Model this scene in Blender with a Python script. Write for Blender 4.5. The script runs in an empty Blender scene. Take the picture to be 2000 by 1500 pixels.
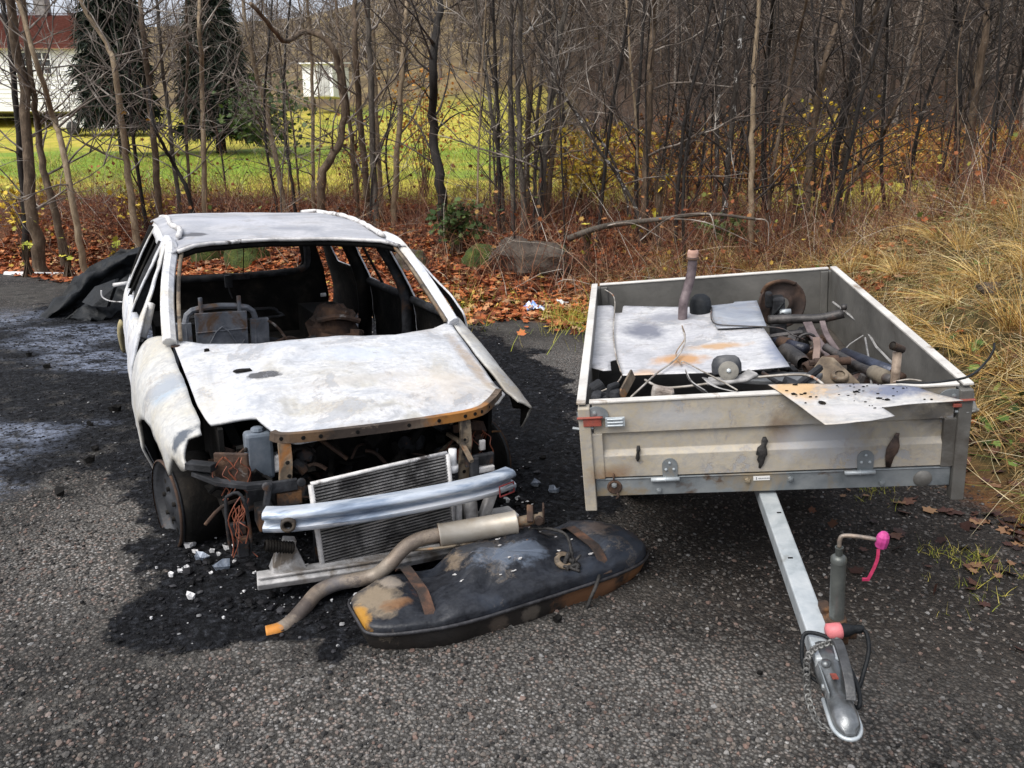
import bpy, math, random
import numpy as np
from mathutils import Vector, Matrix
random.seed(7); rng = np.random.default_rng(7)
S = bpy.context.scene
col = S.collection
R = math.radians

# ------------------------------------------------------------------ camera, sky, sun, exposure
CAM_H, PITCH, ROLL, FPX = 1.84, 16.0, 0.28, 1563.0
cd = bpy.data.cameras.new('camera'); cam = bpy.data.objects.new('camera', cd); col.objects.link(cam)
cd.sensor_width = 36; cd.lens = FPX / 2000 * 36; cd.clip_start = .05; cd.clip_end = 1500
cam.matrix_world = Matrix.Translation((0, 0, CAM_H)) @ Matrix.Rotation(R(90 - PITCH), 4, 'X') @ Matrix.Rotation(R(ROLL), 4, 'Z')
S.camera = cam
SUN_EL, SUN_AZ = 52.0, -132.0          # degrees; azimuth from +Y towards +X
W = bpy.data.worlds.new('World'); S.world = W; W.use_nodes = True
nt = W.node_tree; bg = nt.nodes['Background']
sky = nt.nodes.new('ShaderNodeTexSky'); sky.sky_type = 'NISHITA'; sky.sun_disc = False
sky.sun_elevation = R(SUN_EL); sky.sun_rotation = R(SUN_AZ)
sky.air_density = 1.0; sky.dust_density = 5.0; sky.ozone_density = 1.0
# thin bright overcast in front of the clear sky
tc = nt.nodes.new('ShaderNodeTexCoord'); cn = nt.nodes.new('ShaderNodeTexNoise'); cn.inputs['Scale'].default_value = 2.2; cn.inputs['Detail'].default_value = 6; cn.inputs['Distortion'].default_value = .6
nt.links.new(tc.outputs['Generated'], cn.inputs['Vector'])
cr = nt.nodes.new('ShaderNodeValToRGB'); cr.color_ramp.elements[0].position = .3; cr.color_ramp.elements[0].color = (.66, .66, .66, 1); cr.color_ramp.elements[1].position = .62; cr.color_ramp.elements[1].color = (.95, .95, .95, 1)
nt.links.new(cn.outputs['Fac'], cr.inputs[0])
mx = nt.nodes.new('ShaderNodeMix'); mx.data_type = 'RGBA'; nt.links.new(cr.outputs[0], mx.inputs[0]); nt.links.new(sky.outputs[0], mx.inputs[6]); mx.inputs[7].default_value = (2.55, 2.65, 2.95, 1)
nt.links.new(mx.outputs[2], bg.inputs[0]); bg.inputs[1].default_value = .15
sd = bpy.data.lights.new('sun', 'SUN'); sun = bpy.data.objects.new('sun', sd); col.objects.link(sun)
sd.energy = 1.9; sd.angle = R(48); sd.color = (1, .97, .93)
sv = Vector((math.sin(R(SUN_AZ)) * math.cos(R(SUN_EL)), math.cos(R(SUN_AZ)) * math.cos(R(SUN_EL)), math.sin(R(SUN_EL))))
sun.rotation_euler = sv.to_track_quat('Z', 'Y').to_euler()
S.view_settings.view_transform = 'Standard'; S.view_settings.look = 'None'
S.view_settings.exposure = 1.08; S.view_settings.gamma = 1

# ------------------------------------------------------------------ frames of the car and the trailer, measured from the photograph
def frame(yaw, tilt, pitch):
    y, t, q = R(yaw), R(tilt), R(pitch)
    Rz = np.array([[math.cos(y), -math.sin(y), 0], [math.sin(y), math.cos(y), 0], [0, 0, 1]])
    Ry = np.array([[math.cos(t), 0, -math.sin(t)], [0, 1, 0], [math.sin(t), 0, math.cos(t)]])
    Rx = np.array([[1, 0, 0], [0, math.cos(q), -math.sin(q)], [0, math.sin(q), math.cos(q)]])
    return Rz @ Ry @ Rx
CAR_C = np.array([-.855, 3.80, 0.]); CAR_F = frame(26.3, -.96, -1.03)
TR_C = np.array([.955, 2.867, .985]); TR_F = frame(-7.46, 5.65, 4.7)
EYE = np.array([0, 0, CAM_H])
def ray(px, py):
    a = R(ROLL); x, y = px - 1000, py - 750
    u = x * math.cos(a) + y * math.sin(a); v = -x * math.sin(a) + y * math.cos(a)
    c = (u / FPX, -v / FPX, 1.0); p = R(PITCH)
    return np.array([c[0], c[2] * math.cos(p) + c[1] * math.sin(p), -c[2] * math.sin(p) + c[1] * math.cos(p)])
def loc(C, F, px, py, i, val):
    o = F.T @ (EYE - C); d = F.T @ ray(px, py)
    return o + (val - o[i]) / d[i] * d
def tp(px, py, z): return loc(TR_C, TR_F, px, py, 2, z)          # trailer frame, at height z
def tv(px, py, v): return loc(TR_C, TR_F, px, py, 1, v)
def cp(px, py, v): return loc(CAR_C, CAR_F, px, py, 1, v)        # car frame, at station v
def wz(px, py, z=0.): return loc(np.zeros(3), np.eye(3), px, py, 2, z)
def wy(px, py, y): return loc(np.zeros(3), np.eye(3), px, py, 1, y)
def mat4(C, F):
    M = np.eye(4); M[:3, :3] = F; M[:3, 3] = C
    return Matrix(M.tolist())

# ------------------------------------------------------------------ objects
def tag(o, label=None, cat=None, group=None, kind=None):
    if label: o['label'] = label
    if cat: o['category'] = cat
    if group: o['group'] = group
    if kind: o['kind'] = kind
    return o
def thing(name, label, cat, M=None, group=None):
    o = bpy.data.objects.new(name, None); col.objects.link(o); o.empty_display_size = .1
    if M is not None: o.matrix_world = M
    return tag(o, label, cat, group)
def link(name, me, parent=None):
    o = bpy.data.objects.new(name, me); col.objects.link(o)
    if parent: o.parent = parent
    return o
def npmesh(name, v, f, mats, smooth=False, midx=None):
    v = np.asarray(v, np.float32); f = np.asarray(f, np.int32); k = f.shape[1]
    me = bpy.data.meshes.new(name)
    me.vertices.add(len(v)); me.vertices.foreach_set('co', v.ravel())
    me.loops.add(f.size); me.loops.foreach_set('vertex_index', f.ravel())
    me.polygons.add(len(f)); me.polygons.foreach_set('loop_start', np.arange(0, f.size, k, dtype=np.int32))
    me.polygons.foreach_set('loop_total', np.full(len(f), k, np.int32))
    if midx is not None: me.polygons.foreach_set('material_index', np.asarray(midx, np.int32))
    me.polygons.foreach_set('use_smooth', np.full(len(f), smooth))
    for m in (mats if isinstance(mats, (list, tuple)) else [mats]): me.materials.append(m)
    me.update(calc_edges=True); me.validate()
    return me
def V3(p): return np.array(p, float)
class MB:
    def __init__(s): s.v = []; s.f = []; s.m = []
    def add(s, vs, fs, m=0):
        b = len(s.v); s.v += [tuple(map(float, p)) for p in vs]
        s.f += [tuple(b + i for i in f) for f in fs]; s.m += [m] * len(fs); return s
    def box(s, c, d, M=None, m=0):
        c = V3(c); h = V3(d) / 2
        vs = [V3((x, y, z)) * h for x in (-1, 1) for y in (-1, 1) for z in (-1, 1)]
        if M is not None: vs = [np.array(M) @ p for p in vs]
        return s.add([c + p for p in vs], [(0, 1, 3, 2), (4, 6, 7, 5), (0, 4, 5, 1), (2, 3, 7, 6), (0, 2, 6, 4), (1, 5, 7, 3)], m)
    def tube(s, pts, r, n=8, cap=True, m=0, ry=None, closed=False):
        P = [V3(p) for p in pts]; k = len(P)
        rs = list(r) if hasattr(r, '__len__') else [r] * k
        vs = []; N = None
        for i in range(k):
            if closed: t = P[(i + 1) % k] - P[i - 1]
            else: t = P[min(i + 1, k - 1)] - P[max(i - 1, 0)]
            t = t / (np.linalg.norm(t) + 1e-9)
            if N is None:
                a = V3((0, 0, 1)) if abs(t[2]) < .9 else V3((1, 0, 0)); N = a - t * a.dot(t)
            else: N = N - t * N.dot(t)
            N = N / (np.linalg.norm(N) + 1e-9); B = np.cross(t, N)
            for j in range(n):
                a = 2 * math.pi * (j + .5) / n
                vs.append(P[i] + rs[i] * (math.cos(a) * N + math.sin(a) * B * (ry or 1)))
        fs = []
        for i in range(k if closed else k - 1):
            for j in range(n):
                a, b = i * n, ((i + 1) % k) * n; fs.append((a + j, a + (j + 1) % n, b + (j + 1) % n, b + j))
        if cap and not closed: fs += [tuple(range(n - 1, -1, -1)), tuple((k - 1) * n + j for j in range(n))]
        return s.add(vs, fs, m)
    def lathe(s, prof, c, ax, n=24, m=0, cap=False, sq=None):
        # prof: (radius, distance along ax)
        ax = V3(ax); ax = ax / np.linalg.norm(ax); c = V3(c)
        a = V3((0, 0, 1)) if abs(ax[2]) < .9 else V3((1, 0, 0)); N = a - ax * a.dot(ax); N /= np.linalg.norm(N); B = np.cross(ax, N)
        vs = [c + ax * h + rr * (math.cos(2 * math.pi * j / n) * N + math.sin(2 * math.pi * j / n) * B) for rr, h in prof for j in range(n)]
        fs = [(i * n + j, i * n + (j + 1) % n, (i + 1) * n + (j + 1) % n, (i + 1) * n + j) for i in range(len(prof) - 1) for j in range(n)]
        if cap: fs += [tuple(range(n - 1, -1, -1)), tuple((len(prof) - 1) * n + j for j in range(n))]
        return s.add(vs, fs, m)
    def sweep(s, path, prof, up=(0, 0, 1), m=0, cap=True, close=True):
        # prof: closed list of (side, up) swept along path
        P = [V3(p) for p in path]; n = len(prof); vs = []
        for i in range(len(P)):
            t = P[min(i + 1, len(P) - 1)] - P[max(i - 1, 0)]; t /= np.linalg.norm(t)
            U = V3(up); U = U - t * U.dot(t); U /= np.linalg.norm(U); B = np.cross(t, U)
            vs += [P[i] + B * a + U * b for a, b in prof]
        k = n if close else n - 1
        fs = [(i * n + j, i * n + (j + 1) % n, (i + 1) * n + (j + 1) % n, (i + 1) * n + j) for i in range(len(P) - 1) for j in range(k)]
        if cap and close: fs += [tuple(range(n - 1, -1, -1)), tuple((len(P) - 1) * n + j for j in range(n))]
        return s.add(vs, fs, m)
    def build(s, name, mats, parent=None, smooth=False, bevel=0, solid=0, auto=None, off=0):
        mats = mats if isinstance(mats, (list, tuple)) else [mats]
        me = bpy.data.meshes.new(name); me.from_pydata(s.v, [], s.f)
        for m in mats: me.materials.append(m)
        me.polygons.foreach_set('material_index', s.m)
        me.polygons.foreach_set('use_smooth', [bool(smooth or auto)] * len(s.f))
        me.update()
        if auto: me.set_sharp_from_angle(angle=R(auto))
        o = link(name, me, parent)
        if bevel:
            b = o.modifiers.new('b', 'BEVEL'); b.width = bevel; b.segments = 2; b.limit_method = 'ANGLE'; b.angle_limit = R(40)
        if solid:
            q = o.modifiers.new('s', 'SOLIDIFY'); q.thickness = solid; q.offset = -1
            if len(mats) > 1: q.material_offset = off or 1; q.material_offset_rim = 0
        return o
def spline(pts, k=6):
    P = [V3(p) for p in pts]; out = []
    for i in range(len(P) - 1):
        a, b, c, d = P[max(i - 1, 0)], P[i], P[i + 1], P[min(i + 2, len(P) - 1)]
        for j in range(k):
            t = j / k
            out.append(.5 * (2 * b + (c - a) * t + (2 * a - 5 * b + 4 * c - d) * t * t + (3 * b - a - 3 * c + d) * t ** 3))
    return out + [P[-1]]
def inpoly(x, y, poly):
    c = np.zeros(x.shape, bool); n = len(poly); j = n - 1
    for i in range(n):
        xi, yi = poly[i]; xj, yj = poly[j]
        if yi != yj:
            c ^= ((yi > y) != (yj > y)) & (x < (xj - xi) * (y - yi) / (yj - yi) + xi)
        j = i
    return c
def snap(p, polys):
    best = None; bd = 1e9
    for poly in polys:
        n = len(poly)
        for i in range(n):
            a = np.array(poly[i]); b = np.array(poly[(i + 1) % n]); d = b - a
            t = min(1, max(0, (p - a).dot(d) / (d.dot(d) + 1e-12))); q = a + t * d; e = (p - q).dot(p - q)
            if e < bd: bd = e; best = q
    return best
def panel(name, outer, holes, step, fn, mats, parent, thick=.01, smooth=True, flip=False):
    """sheet metal cut to an outline: a grid over the outline's plane, edges snapped to it, mapped to 3D by fn"""
    outer = [tuple(p) for p in outer]
    xs = [p[0] for p in outer]; ys = [p[1] for p in outer]
    nx = max(2, int((max(xs) - min(xs)) / step) + 1); ny = max(2, int((max(ys) - min(ys)) / step) + 1)
    gx = np.linspace(min(xs), max(xs), nx + 1); gy = np.linspace(min(ys), max(ys), ny + 1)
    cx, cy = np.meshgrid((gx[1:] + gx[:-1]) / 2, (gy[1:] + gy[:-1]) / 2, indexing='ij')
    keep = inpoly(cx, cy, outer)
    for h in holes: keep &= ~inpoly(cx, cy, h)
    idx = {}; v2 = []; cnt = {}; faces = []
    for i in range(nx):
        for j in range(ny):
            if not keep[i, j]: continue
            q = []
            for a, b in ((i, j), (i + 1, j), (i + 1, j + 1), (i, j + 1)):
                if (a, b) not in idx: idx[a, b] = len(v2); v2.append(np.array([gx[a], gy[b]])); cnt[a, b] = 0
                cnt[a, b] += 1; q.append(idx[a, b])
            faces.append(q[::-1] if flip else q)
    polys = [outer] + list(holes)
    for k, i in idx.items():
        if cnt[k] < 4: v2[i] = snap(v2[i], polys)
    me = bpy.data.meshes.new(name); me.from_pydata([tuple(map(float, fn(p[0], p[1]))) for p in v2], [], faces)
    mats = mats if isinstance(mats, (list, tuple)) else [mats]
    for m in mats: me.materials.append(m)
    me.polygons.foreach_set('use_smooth', [smooth] * len(faces)); me.update()
    o = link(name, me, parent)
    q = o.modifiers.new('s', 'SOLIDIFY'); q.thickness = abs(thick); q.offset = -1 if thick > 0 else 1
    if len(mats) > 1: q.material_offset = 1
    return o
def vn(x, y, seed=0, z=0.):
    """smooth value noise, numpy, about -1..1"""
    x = np.asarray(x, float); y = np.asarray(y, float)
    def h(i, j):
        n = (i.astype(np.int64) * 374761393 + j.astype(np.int64) * 668265263 + seed * 1442695041) & 0x7fffffff
        n = ((n ^ (n >> 13)) * 1274126177) & 0x7fffffff
        return ((n ^ (n >> 16)) & 0xffff) / 32767.5 - 1
    xi = np.floor(x); yi = np.floor(y); fx = x - xi; fy = y - yi
    fx = fx * fx * (3 - 2 * fx); fy = fy * fy * (3 - 2 * fy)
    return (h(xi, yi) * (1 - fx) + h(xi + 1, yi) * fx) * (1 - fy) + (h(xi, yi + 1) * (1 - fx) + h(xi + 1, yi + 1) * fx) * fy
def fbm(x, y, seed=0, o=4):
    return sum(vn(x * 2 ** i, y * 2 ** i, seed + i * 17) * .5 ** i for i in range(o)) / 1.6
def sstep(a, b, x): t = np.clip((np.asarray(x, float) - a) / (b - a), 0, 1); return t * t * (3 - 2 * t)

# ------------------------------------------------------------------ materials
class NT:
    def __init__(s, name):
        s.mat = bpy.data.materials.new(name); s.mat.use_nodes = True; s.t = s.mat.node_tree
        s.bsdf = s.t.nodes['Principled BSDF']; s.out = s.t.nodes['Material Output']
    def n(s, typ, **kw):
        o = s.t.nodes.new('ShaderNode' + typ)
        for k, v in kw.items():
            if hasattr(o, k) and k not in o.inputs: setattr(o, k, v)
            elif k in o.inputs: s.set(o.inputs[k], v)
        return o
    def set(s, inp, v):
        if isinstance(v, bpy.types.NodeSocket): s.t.links.new(v, inp)
        else: inp.default_value = v if not (isinstance(v, tuple) and len(v) == 3 and inp.type == 'RGBA') else (*v, 1)
    def coord(s, kind='Object'): return s.n('TexCoord').outputs[kind]
    def noise(s, vec, scale, detail=5, rough=.6, dist=0.):
        return s.n('TexNoise', Vector=vec, Scale=scale, Detail=detail, Roughness=rough, Distortion=dist).outputs['Fac']
    def ramp(s, fac, stops, interp='LINEAR'):
        r = s.n('ValToRGB'); s.t.links.new(fac, r.inputs[0]); e = r.color_ramp.elements; r.color_ramp.interpolation = interp
        while len(e) < len(stops): e.new(.5)
        for k, (p, c) in zip(e, stops):
            k.position = p; k.color = (*c, 1) if isinstance(c, tuple) else (c, c, c, 1)
        return r.outputs['Color']
    def mix(s, fac, a, b, mode='MIX'):
        m = s.n('Mix', data_type='RGBA', blend_type=mode); s.set(m.inputs[0], fac); s.set(m.inputs[6], a); s.set(m.inputs[7], b); return m.outputs[2]
    def math(s, op, a, b=0., c=None):
        m = s.n('Math', operation=op); s.set(m.inputs[0], a); s.set(m.inputs[1], b)
        if c is not None: s.set(m.inputs[2], c)
        return m.outputs[0]
    def attr(s, name): return s.n('Attribute', attribute_name=name)
    def bump(s, h, st=.5, d=.02, normal=None):
        b = s.n('Bump', Strength=st, Distance=d, Height=h)
        if normal is not None: s.t.links.new(normal, b.inputs['Normal'])
        return b.outputs['Normal']
    def fin(s, colr, rough=.7, metal=0., normal=None, spec=.5):
        s.set(s.bsdf.inputs['Base Color'], colr); s.set(s.bsdf.inputs['Roughness'], rough); s.set(s.bsdf.inputs['Metallic'], metal)
        s.bsdf.inputs['Specular IOR Level'].default_value = spec
        if normal is not None: s.t.links.new(normal, s.bsdf.inputs['Normal'])
        return s.mat
def simple(name, stops, scale=6, rough=.7, metal=0., bump=.3, bscale=40, bd=.01, patches=(), spec=.5, kind='Object', dist=.3, det=6, stretch=None):
    """noise-mottled surface; patches: (colour, noise scale, lo, hi, offset) of stains with a shape of their own"""
    k = NT(name); c = k.coord(kind)
    if stretch: c = k.n('Mapping', Vector=c, Scale=stretch).outputs[0]
    colr = k.ramp(k.noise(c, scale, det, .62, dist), stops)
    for (pc, ps, lo, hi, off) in patches:
        mp = k.n('Mapping', Vector=c, Location=(off, off * .7, off * 1.3)).outputs[0]
        colr = k.mix(k.ramp(k.noise(mp, ps, 7, .65, .5), [(lo, 0.), (hi, 1.)]), colr, pc)
    h = k.noise(c, bscale, 4, .6)
    return k.fin(colr, rough, metal, k.bump(h, bump, bd) if bump else None, spec)
def island(name, stops, rough=.7, spec=.3, trans=0., metal=0., mul=None):
    k = NT(name); g = k.n('NewGeometry').outputs['Random Per Island']
    c = k.ramp(g, stops)
    if mul: c = k.mix(1., c, k.ramp(k.noise(k.coord(), mul[0], 3), [(.3, mul[1]), (.7, mul[2])]), 'MULTIPLY')
    k.fin(c, rough, metal, None, spec)
    return k.mat

# ------------------------------------------------------------------ ground: one sheet, gravel lot rising into the bank, the field and the wooded hill
YE = ([-40, -14, -8, -5, -2, 0, 2, 5, 40], [15, 13.2, 12.3, 11, 9.6, 8.7, 7.9, 7.5, 7.5])
XE = ([-8, -2, 1, 2, 2.8, 3.6, 4.5, 6.5, 9, 14], [4.6, 3.9, 3.5, 3.1, 2.72, 2.5, 2.42, 2.5, 2.9, 5])
ZA = ([0, 1, 2.5, 4, 6, 10, 20, 32, 50, 80, 130, 190, 320], [0, .14, .55, .8, .86, 1.1, 1.95, 3.5, 6.5, 15, 33, 46, 60])
ZB = ([0, .5, 1.2, 2.0, 2.8, 6, 10, 40], [0, .18, .62, 1.05, 1.26, 1.24, .95, 0])
def edges(x, y):
    x = np.asarray(x, float); y = np.asarray(y, float)
    j = .25 * vn(x * .7, y * .7, 3) + .1 * vn(x * 2.5, y * 2.5, 4)
    return (y - np.interp(x, *YE)) * .96 + j, x - np.interp(y, *XE) + j * .7
def ground_z(x, y):
    x = np.asarray(x, float); y = np.asarray(y, float)
    s1, s2 = edges(x, y)
    za = np.interp(np.maximum(s1, 0), *ZA); zb = np.interp(np.maximum(s2, 0), *ZB)
    k = np.maximum(.25 - np.abs(za - zb), 0) / .25
    z = np.maximum(za, zb) + k * k * .06
    so = np.maximum(s1, s2); b = sstep(0, 1.2, so) * (1 - sstep(7, 16, so))
    z = z + sstep(.2, 1.0, s2) * (1 - sstep(5, 9, s2)) * (.1 * fbm(x * 2.3, y * 2.3, 11) + .05 * np.abs(vn(x * 5, y * 5, 12)))
    z = z + b * (.13 * fbm(x * 1.1, y * 1.1, 5) + .05 * vn(x * 4, y * 4, 8))
    far = sstep(30, 90, y)
    left = 1 - sstep(-.3, .1, x / np.maximum(y, 1.))
    z = z - np.maximum(z - 4, 0) * .27 * left
    return z + far * (.05 * (x + 10) * sstep(40, 120, y) + 1.2 * fbm(x * .03, y * .03, 9)) + .012 * fbm(x * 1.5, y * 1.5, 6)
def drop(px, py, y0=4., y1=80.):
    """where the ray through a photo point meets the ground"""
    d = ray(px, py); d = d / d[1]
    ys = np.linspace(y0, y1, 3000); P = EYE + ys[:, None] * d
    below = np.nonzero(P[:, 2] < ground_z(P[:, 0], P[:, 1]))[0]
    return P[below[0]] if len(below) else P[-1]
BURN = [wz(*q)[:2] for q in [(195, 1265), (260, 1300), (420, 1312), (560, 1300), (760, 1290), (930, 1220), (1150, 1090), (1230, 1030), (1260, 985), (1140, 900), (1120, 760), (1040, 700), (960, 660),
        (860, 640), (560, 600), (330, 585), (240, 600), (100, 600), (0, 632), (-360, 690), (-420, 860), (-200, 985), (0, 985), (120, 960), (215, 1000), (262, 1010), (285, 1040), (318, 1090), (340, 1130), (300, 1160), (250, 1205)]]
def burn_mask(x, y):
    acc = np.zeros(np.shape(x)); jx = .2 * fbm(x * 3, y * 3, 21, 5); jy = .2 * fbm(x * 3, y * 3, 22, 5)
    for a, b in ((0, 0), (.1, 0), (-.1, 0), (0, .09), (0, -.09), (.2, .15), (-.2, -.15), (.2, -.15)): acc += inpoly(x + jx + a, y + jy + b, BURN)
    return acc / 8 * (1 - .36 * sstep(-1.55, -2.1, x + .15 * (3.5 - y)) * sstep(3.0, 3.6, y))
gx = np.unique(np.concatenate([np.linspace(-150, -20, 34), np.linspace(-20, -5, 60), np.linspace(-5, 4, 260), np.linspace(4, 20, 60), np.linspace(20, 180, 36)]))
gy = np.unique(np.concatenate([np.linspace(-20, 1, 30), np.linspace(1, 6, 180), np.linspace(6, 15, 170), np.linspace(15, 45, 70), np.linspace(45, 330, 60)]))
X, Y = np.meshgrid(gx, gy, indexing='ij'); Z = ground_z(X, Y)
bm_ = np.zeros(X.shape); near = (X > -8) & (X < 3) & (Y > 1) & (Y < 13)
bm_[near] = burn_mask(X[near], Y[near])
Z = Z + bm_ * (.014 * fbm(X * 6, Y * 6, 31) + .012)
nx, ny = X.shape
I = np.arange(nx * ny).reshape(nx, ny)
F = np.stack([I[:-1, :-1], I[1:, :-1], I[1:, 1:], I[:-1, 1:]], -1).reshape(-1, 4)
s1, s2 = edges(X, Y); so = np.maximum(s1, s2)
wob = .5 * fbm(X * .9, Y * .9, 41)
bank = sstep(-.25, .35, so + wob * .8)
grassy = sstep(-.2, .5, s2 + .9 * wob) + sstep(1.3, 2.6, X + wob) * sstep(0, .8, so)
grassy = np.clip(grassy, 0, 1) * bank
field = sstep(4.6, 7.5, s1 + wob) * (1 - sstep(-1.5, 3.5, X - .02 * Y + 3 * fbm(X * .12, Y * .12, 51))) * (1 - sstep(52, 66, Y + 6 * fbm(X * .07, Y * .07, 52)))
green_r = sstep(4.5, 6, s1) * sstep(3, 5, X) * (1 - sstep(16, 22, Y))
field = np.clip(field + green_r, 0, 1)
strip = sstep(.35, .6, field) * 0 + sstep(.2, .7, fbm(X * .22, Y * .5, 53) + .9 * np.exp(-((Y - 29) / 5.) ** 2))      # greener bands in the grass
wet = np.clip(sstep(-.1, .5, fbm(X * .9, Y * 1.6, 61)), 0, 1) * (1 - sstep(-2.1, -1.5, X + .25 * Y * 0)) * (1 - sstep(8.5, 9.6, Y)) * sstep(3.4, 4.6, Y)  # wet ground at the left; also places the painted sky glare
moist = sstep(.05, .9, X + .4 * wob) * (1 - bank) * sstep(2.2, 2.9, Y + wob * .4 + .25 * (X - 1))
clean = np.exp(-((X - .1) / 1.1) ** 2 - ((Y - 2.15) / .55) ** 2) + .8 * np.exp(-((X + 1.9) / .5) ** 2 - ((Y - 3.4) / .7) ** 2) + .7 * np.exp(-((X - .6) / .8) ** 2 - ((Y - 6.6) / 1.3) ** 2)
me = npmesh('ground', np.stack([X, Y, Z], -1).reshape(-1, 3), F, [], True)
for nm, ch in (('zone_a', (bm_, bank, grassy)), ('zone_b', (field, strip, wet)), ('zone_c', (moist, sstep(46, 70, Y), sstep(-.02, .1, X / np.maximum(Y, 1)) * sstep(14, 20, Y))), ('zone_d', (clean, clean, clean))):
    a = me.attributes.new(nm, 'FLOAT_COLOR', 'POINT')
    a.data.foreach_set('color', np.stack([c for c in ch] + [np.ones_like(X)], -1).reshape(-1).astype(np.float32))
def ground_mat():
    k = NT('ground'); c = k.coord()
    za = k.n('SeparateColor', Color=k.attr('zone_a').outputs['Color']); zb = k.n('SeparateColor', Color=k.attr('zone_b').outputs['Color']); zc = k.n('SeparateColor', Color=k.attr('zone_c').outputs['Color'])
    burn, bank, gra = za.outputs; fld, stp, wet = zb.outputs; moi, hil, brn = zc.outputs
    vo = k.n('TexVoronoi', Vector=c, Scale=72.); vs = k.n('TexVoronoi', Vector=c, Scale=210.)
    sep = k.n('SeparateColor', Color=vo.outputs['Color']).outputs
    stone = k.ramp(sep[0], [(0, (.014, .014, .014)), (.35, (.042, .041, .04)), (.6, (.09, .087, .082)), (.76, (.14, .127, .112)), (.86, (.16, .108, .088)), (.95, (.23, .22, .205)), (1, (.34, .33, .315))])
    gap = k.ramp(vo.outputs['Distance'], [(.3, 1.), (.6, .12)])
    stone = k.mix(1., stone, gap, 'MULTIPLY')
    big = k.noise(c, .9, 5, .65, .4); mid = k.noise(c, 4.5, 5, .65)
    dirt = k.ramp(mid, [(.3, (.03, .028, .025)), (.7, (.085, .079, .07))])
    stone = k.mix(k.ramp(big, [(.4, 0.), (.6, .8)]), stone, dirt)
    stone = k.mix(k.ramp(k.noise(c, 1.7, 7, .72, 1.2), [(.5, 0.), (.64, .72)]), stone, (.016, .0155, .0155))
    stone = k.mix(k.ramp(k.noise(c, 6.5, 6, .7, .6), [(.56, 0.), (.7, .5)]), stone, (.2, .19, .17))
    stone = k.mix(k.math('MULTIPLY', moi, .82), stone, k.ramp(sep[1], [(0, (.012, .01, .009)), (.7, (.03, .025, .021)), (.93, (.06, .05, .042)), (1, (.16, .15, .14))]))
    cln = k.math('MULTIPLY', k.math('ADD', k.attr('zone_d').outputs['Fac'], k.math('MULTIPLY_ADD', big, 1.2, -.6)), 1.)
    stone = k.mix(k.ramp(cln, [(.15, 0.), (.62, .85)]), stone, k.mix(.2, k.mix(1., k.ramp(sep[2], [(0, (.04, .039, .038)), (.3, (.125, .121, .115)), (.6, (.25, .24, .225)), (.78, (.29, .22, .185)), (.92, (.4, .39, .375)), (1, (.52, .51, .49))]), gap, 'MULTIPLY'), (.2, .185, .165)))
    soot = k.ramp(k.noise(c, 26, 6, .7, .5), [(.32, (.002, .002, .0025)), (.5, (.009, .0095, .011)), (.62, (.026, .028, .033)), (.74, (.07, .074, .083))])
    bmask = k.ramp(k.math('ADD', burn, k.math('MULTIPLY_ADD', mid, 1.5, -.75)), [(.36, 0.), (.56, 1.)])
    colr = k.mix(bmask, stone, soot)
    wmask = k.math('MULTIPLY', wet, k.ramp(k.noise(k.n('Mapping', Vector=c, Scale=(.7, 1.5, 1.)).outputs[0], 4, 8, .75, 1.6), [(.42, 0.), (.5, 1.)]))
    litter = k.ramp(k.noise(c, 22, 5, .7), [(.25, (.02, .011, .007)), (.45, (.075, .03, .014)), (.6, (.16, .062, .025)), (.8, (.21, .11, .05))])
    dry = k.ramp(k.noise(c, 15, 5, .7), [(.25, (.012, .014, .005)), (.45, (.045, .036, .012)), (.6, (.1, .07, .025)), (.8, (.05, .065, .014))])
    colr = k.mix(k.ramp(k.math('ADD', bank, k.math('MULTIPLY_ADD', mid, .8, -.4)), [(.35, 0.), (.6, 1.)]), colr, k.mix(gra, litter, dry))
    gr = k.ramp(k.noise(c, 1.3, 6, .7, .6), [(.3, (.15, .16, .02)), (.48, (.34, .31, .035)), (.6, (.43, .34, .06)), (.75, (.27, .28, .03))])
    gr = k.mix(k.math('MULTIPLY', stp, .8), gr, k.ramp(mid, [(.3, (.07, .16, .012)), (.7, (.17, .3, .03))]))
    colr = k.mix(fld, colr, gr)
    hill = k.ramp(k.noise(c, .25, 6, .7), [(.3, (.06, .045, .026)), (.5, (.14, .1, .05)), (.62, (.22, .165, .075)), (.75, (.17, .18, .05))])
    colr = k.mix(hil, colr, hill)
    colr = k.mix(k.math('MULTIPLY', brn, k.math('SUBTRACT', 1., fld)), colr, k.ramp(mid, [(.35, (.02, .012, .008)), (.6, (.06, .034, .018))]))
    glare_mask = k.math('MULTIPLY', wmask, k.ramp(k.noise(c, 22, 5, .75, .6), [(.42, 0.), (.56, .9)]))
    colr = k.mix(glare_mask, colr, (.21, .245, .33))  # sky glare off the wet ground, painted into the colour as blue-grey speckle
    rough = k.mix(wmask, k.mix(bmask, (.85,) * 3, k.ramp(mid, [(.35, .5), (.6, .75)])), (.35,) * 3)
    h = k.math('ADD', k.math('MULTIPLY', vo.outputs['Distance'], -1.), k.math('MULTIPLY', vs.outputs['Distance'], -.35))
    off = k.math('SUBTRACT', 1., k.math('MAXIMUM', bmask, bank))
    nb = k.bump(k.math('MULTIPLY', h, off), .9, .012)
    nb = k.bump(k.math('MULTIPLY', k.noise(c, 60, 6, .7), bmask), .9, .02, nb)
    m_ = k.fin(colr, rough, 0., nb, .22)
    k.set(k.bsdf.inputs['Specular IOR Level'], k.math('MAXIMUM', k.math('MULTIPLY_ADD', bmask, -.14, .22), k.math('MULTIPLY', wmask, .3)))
    return m_
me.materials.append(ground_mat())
tag(link('ground', me), kind='structure')

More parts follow.
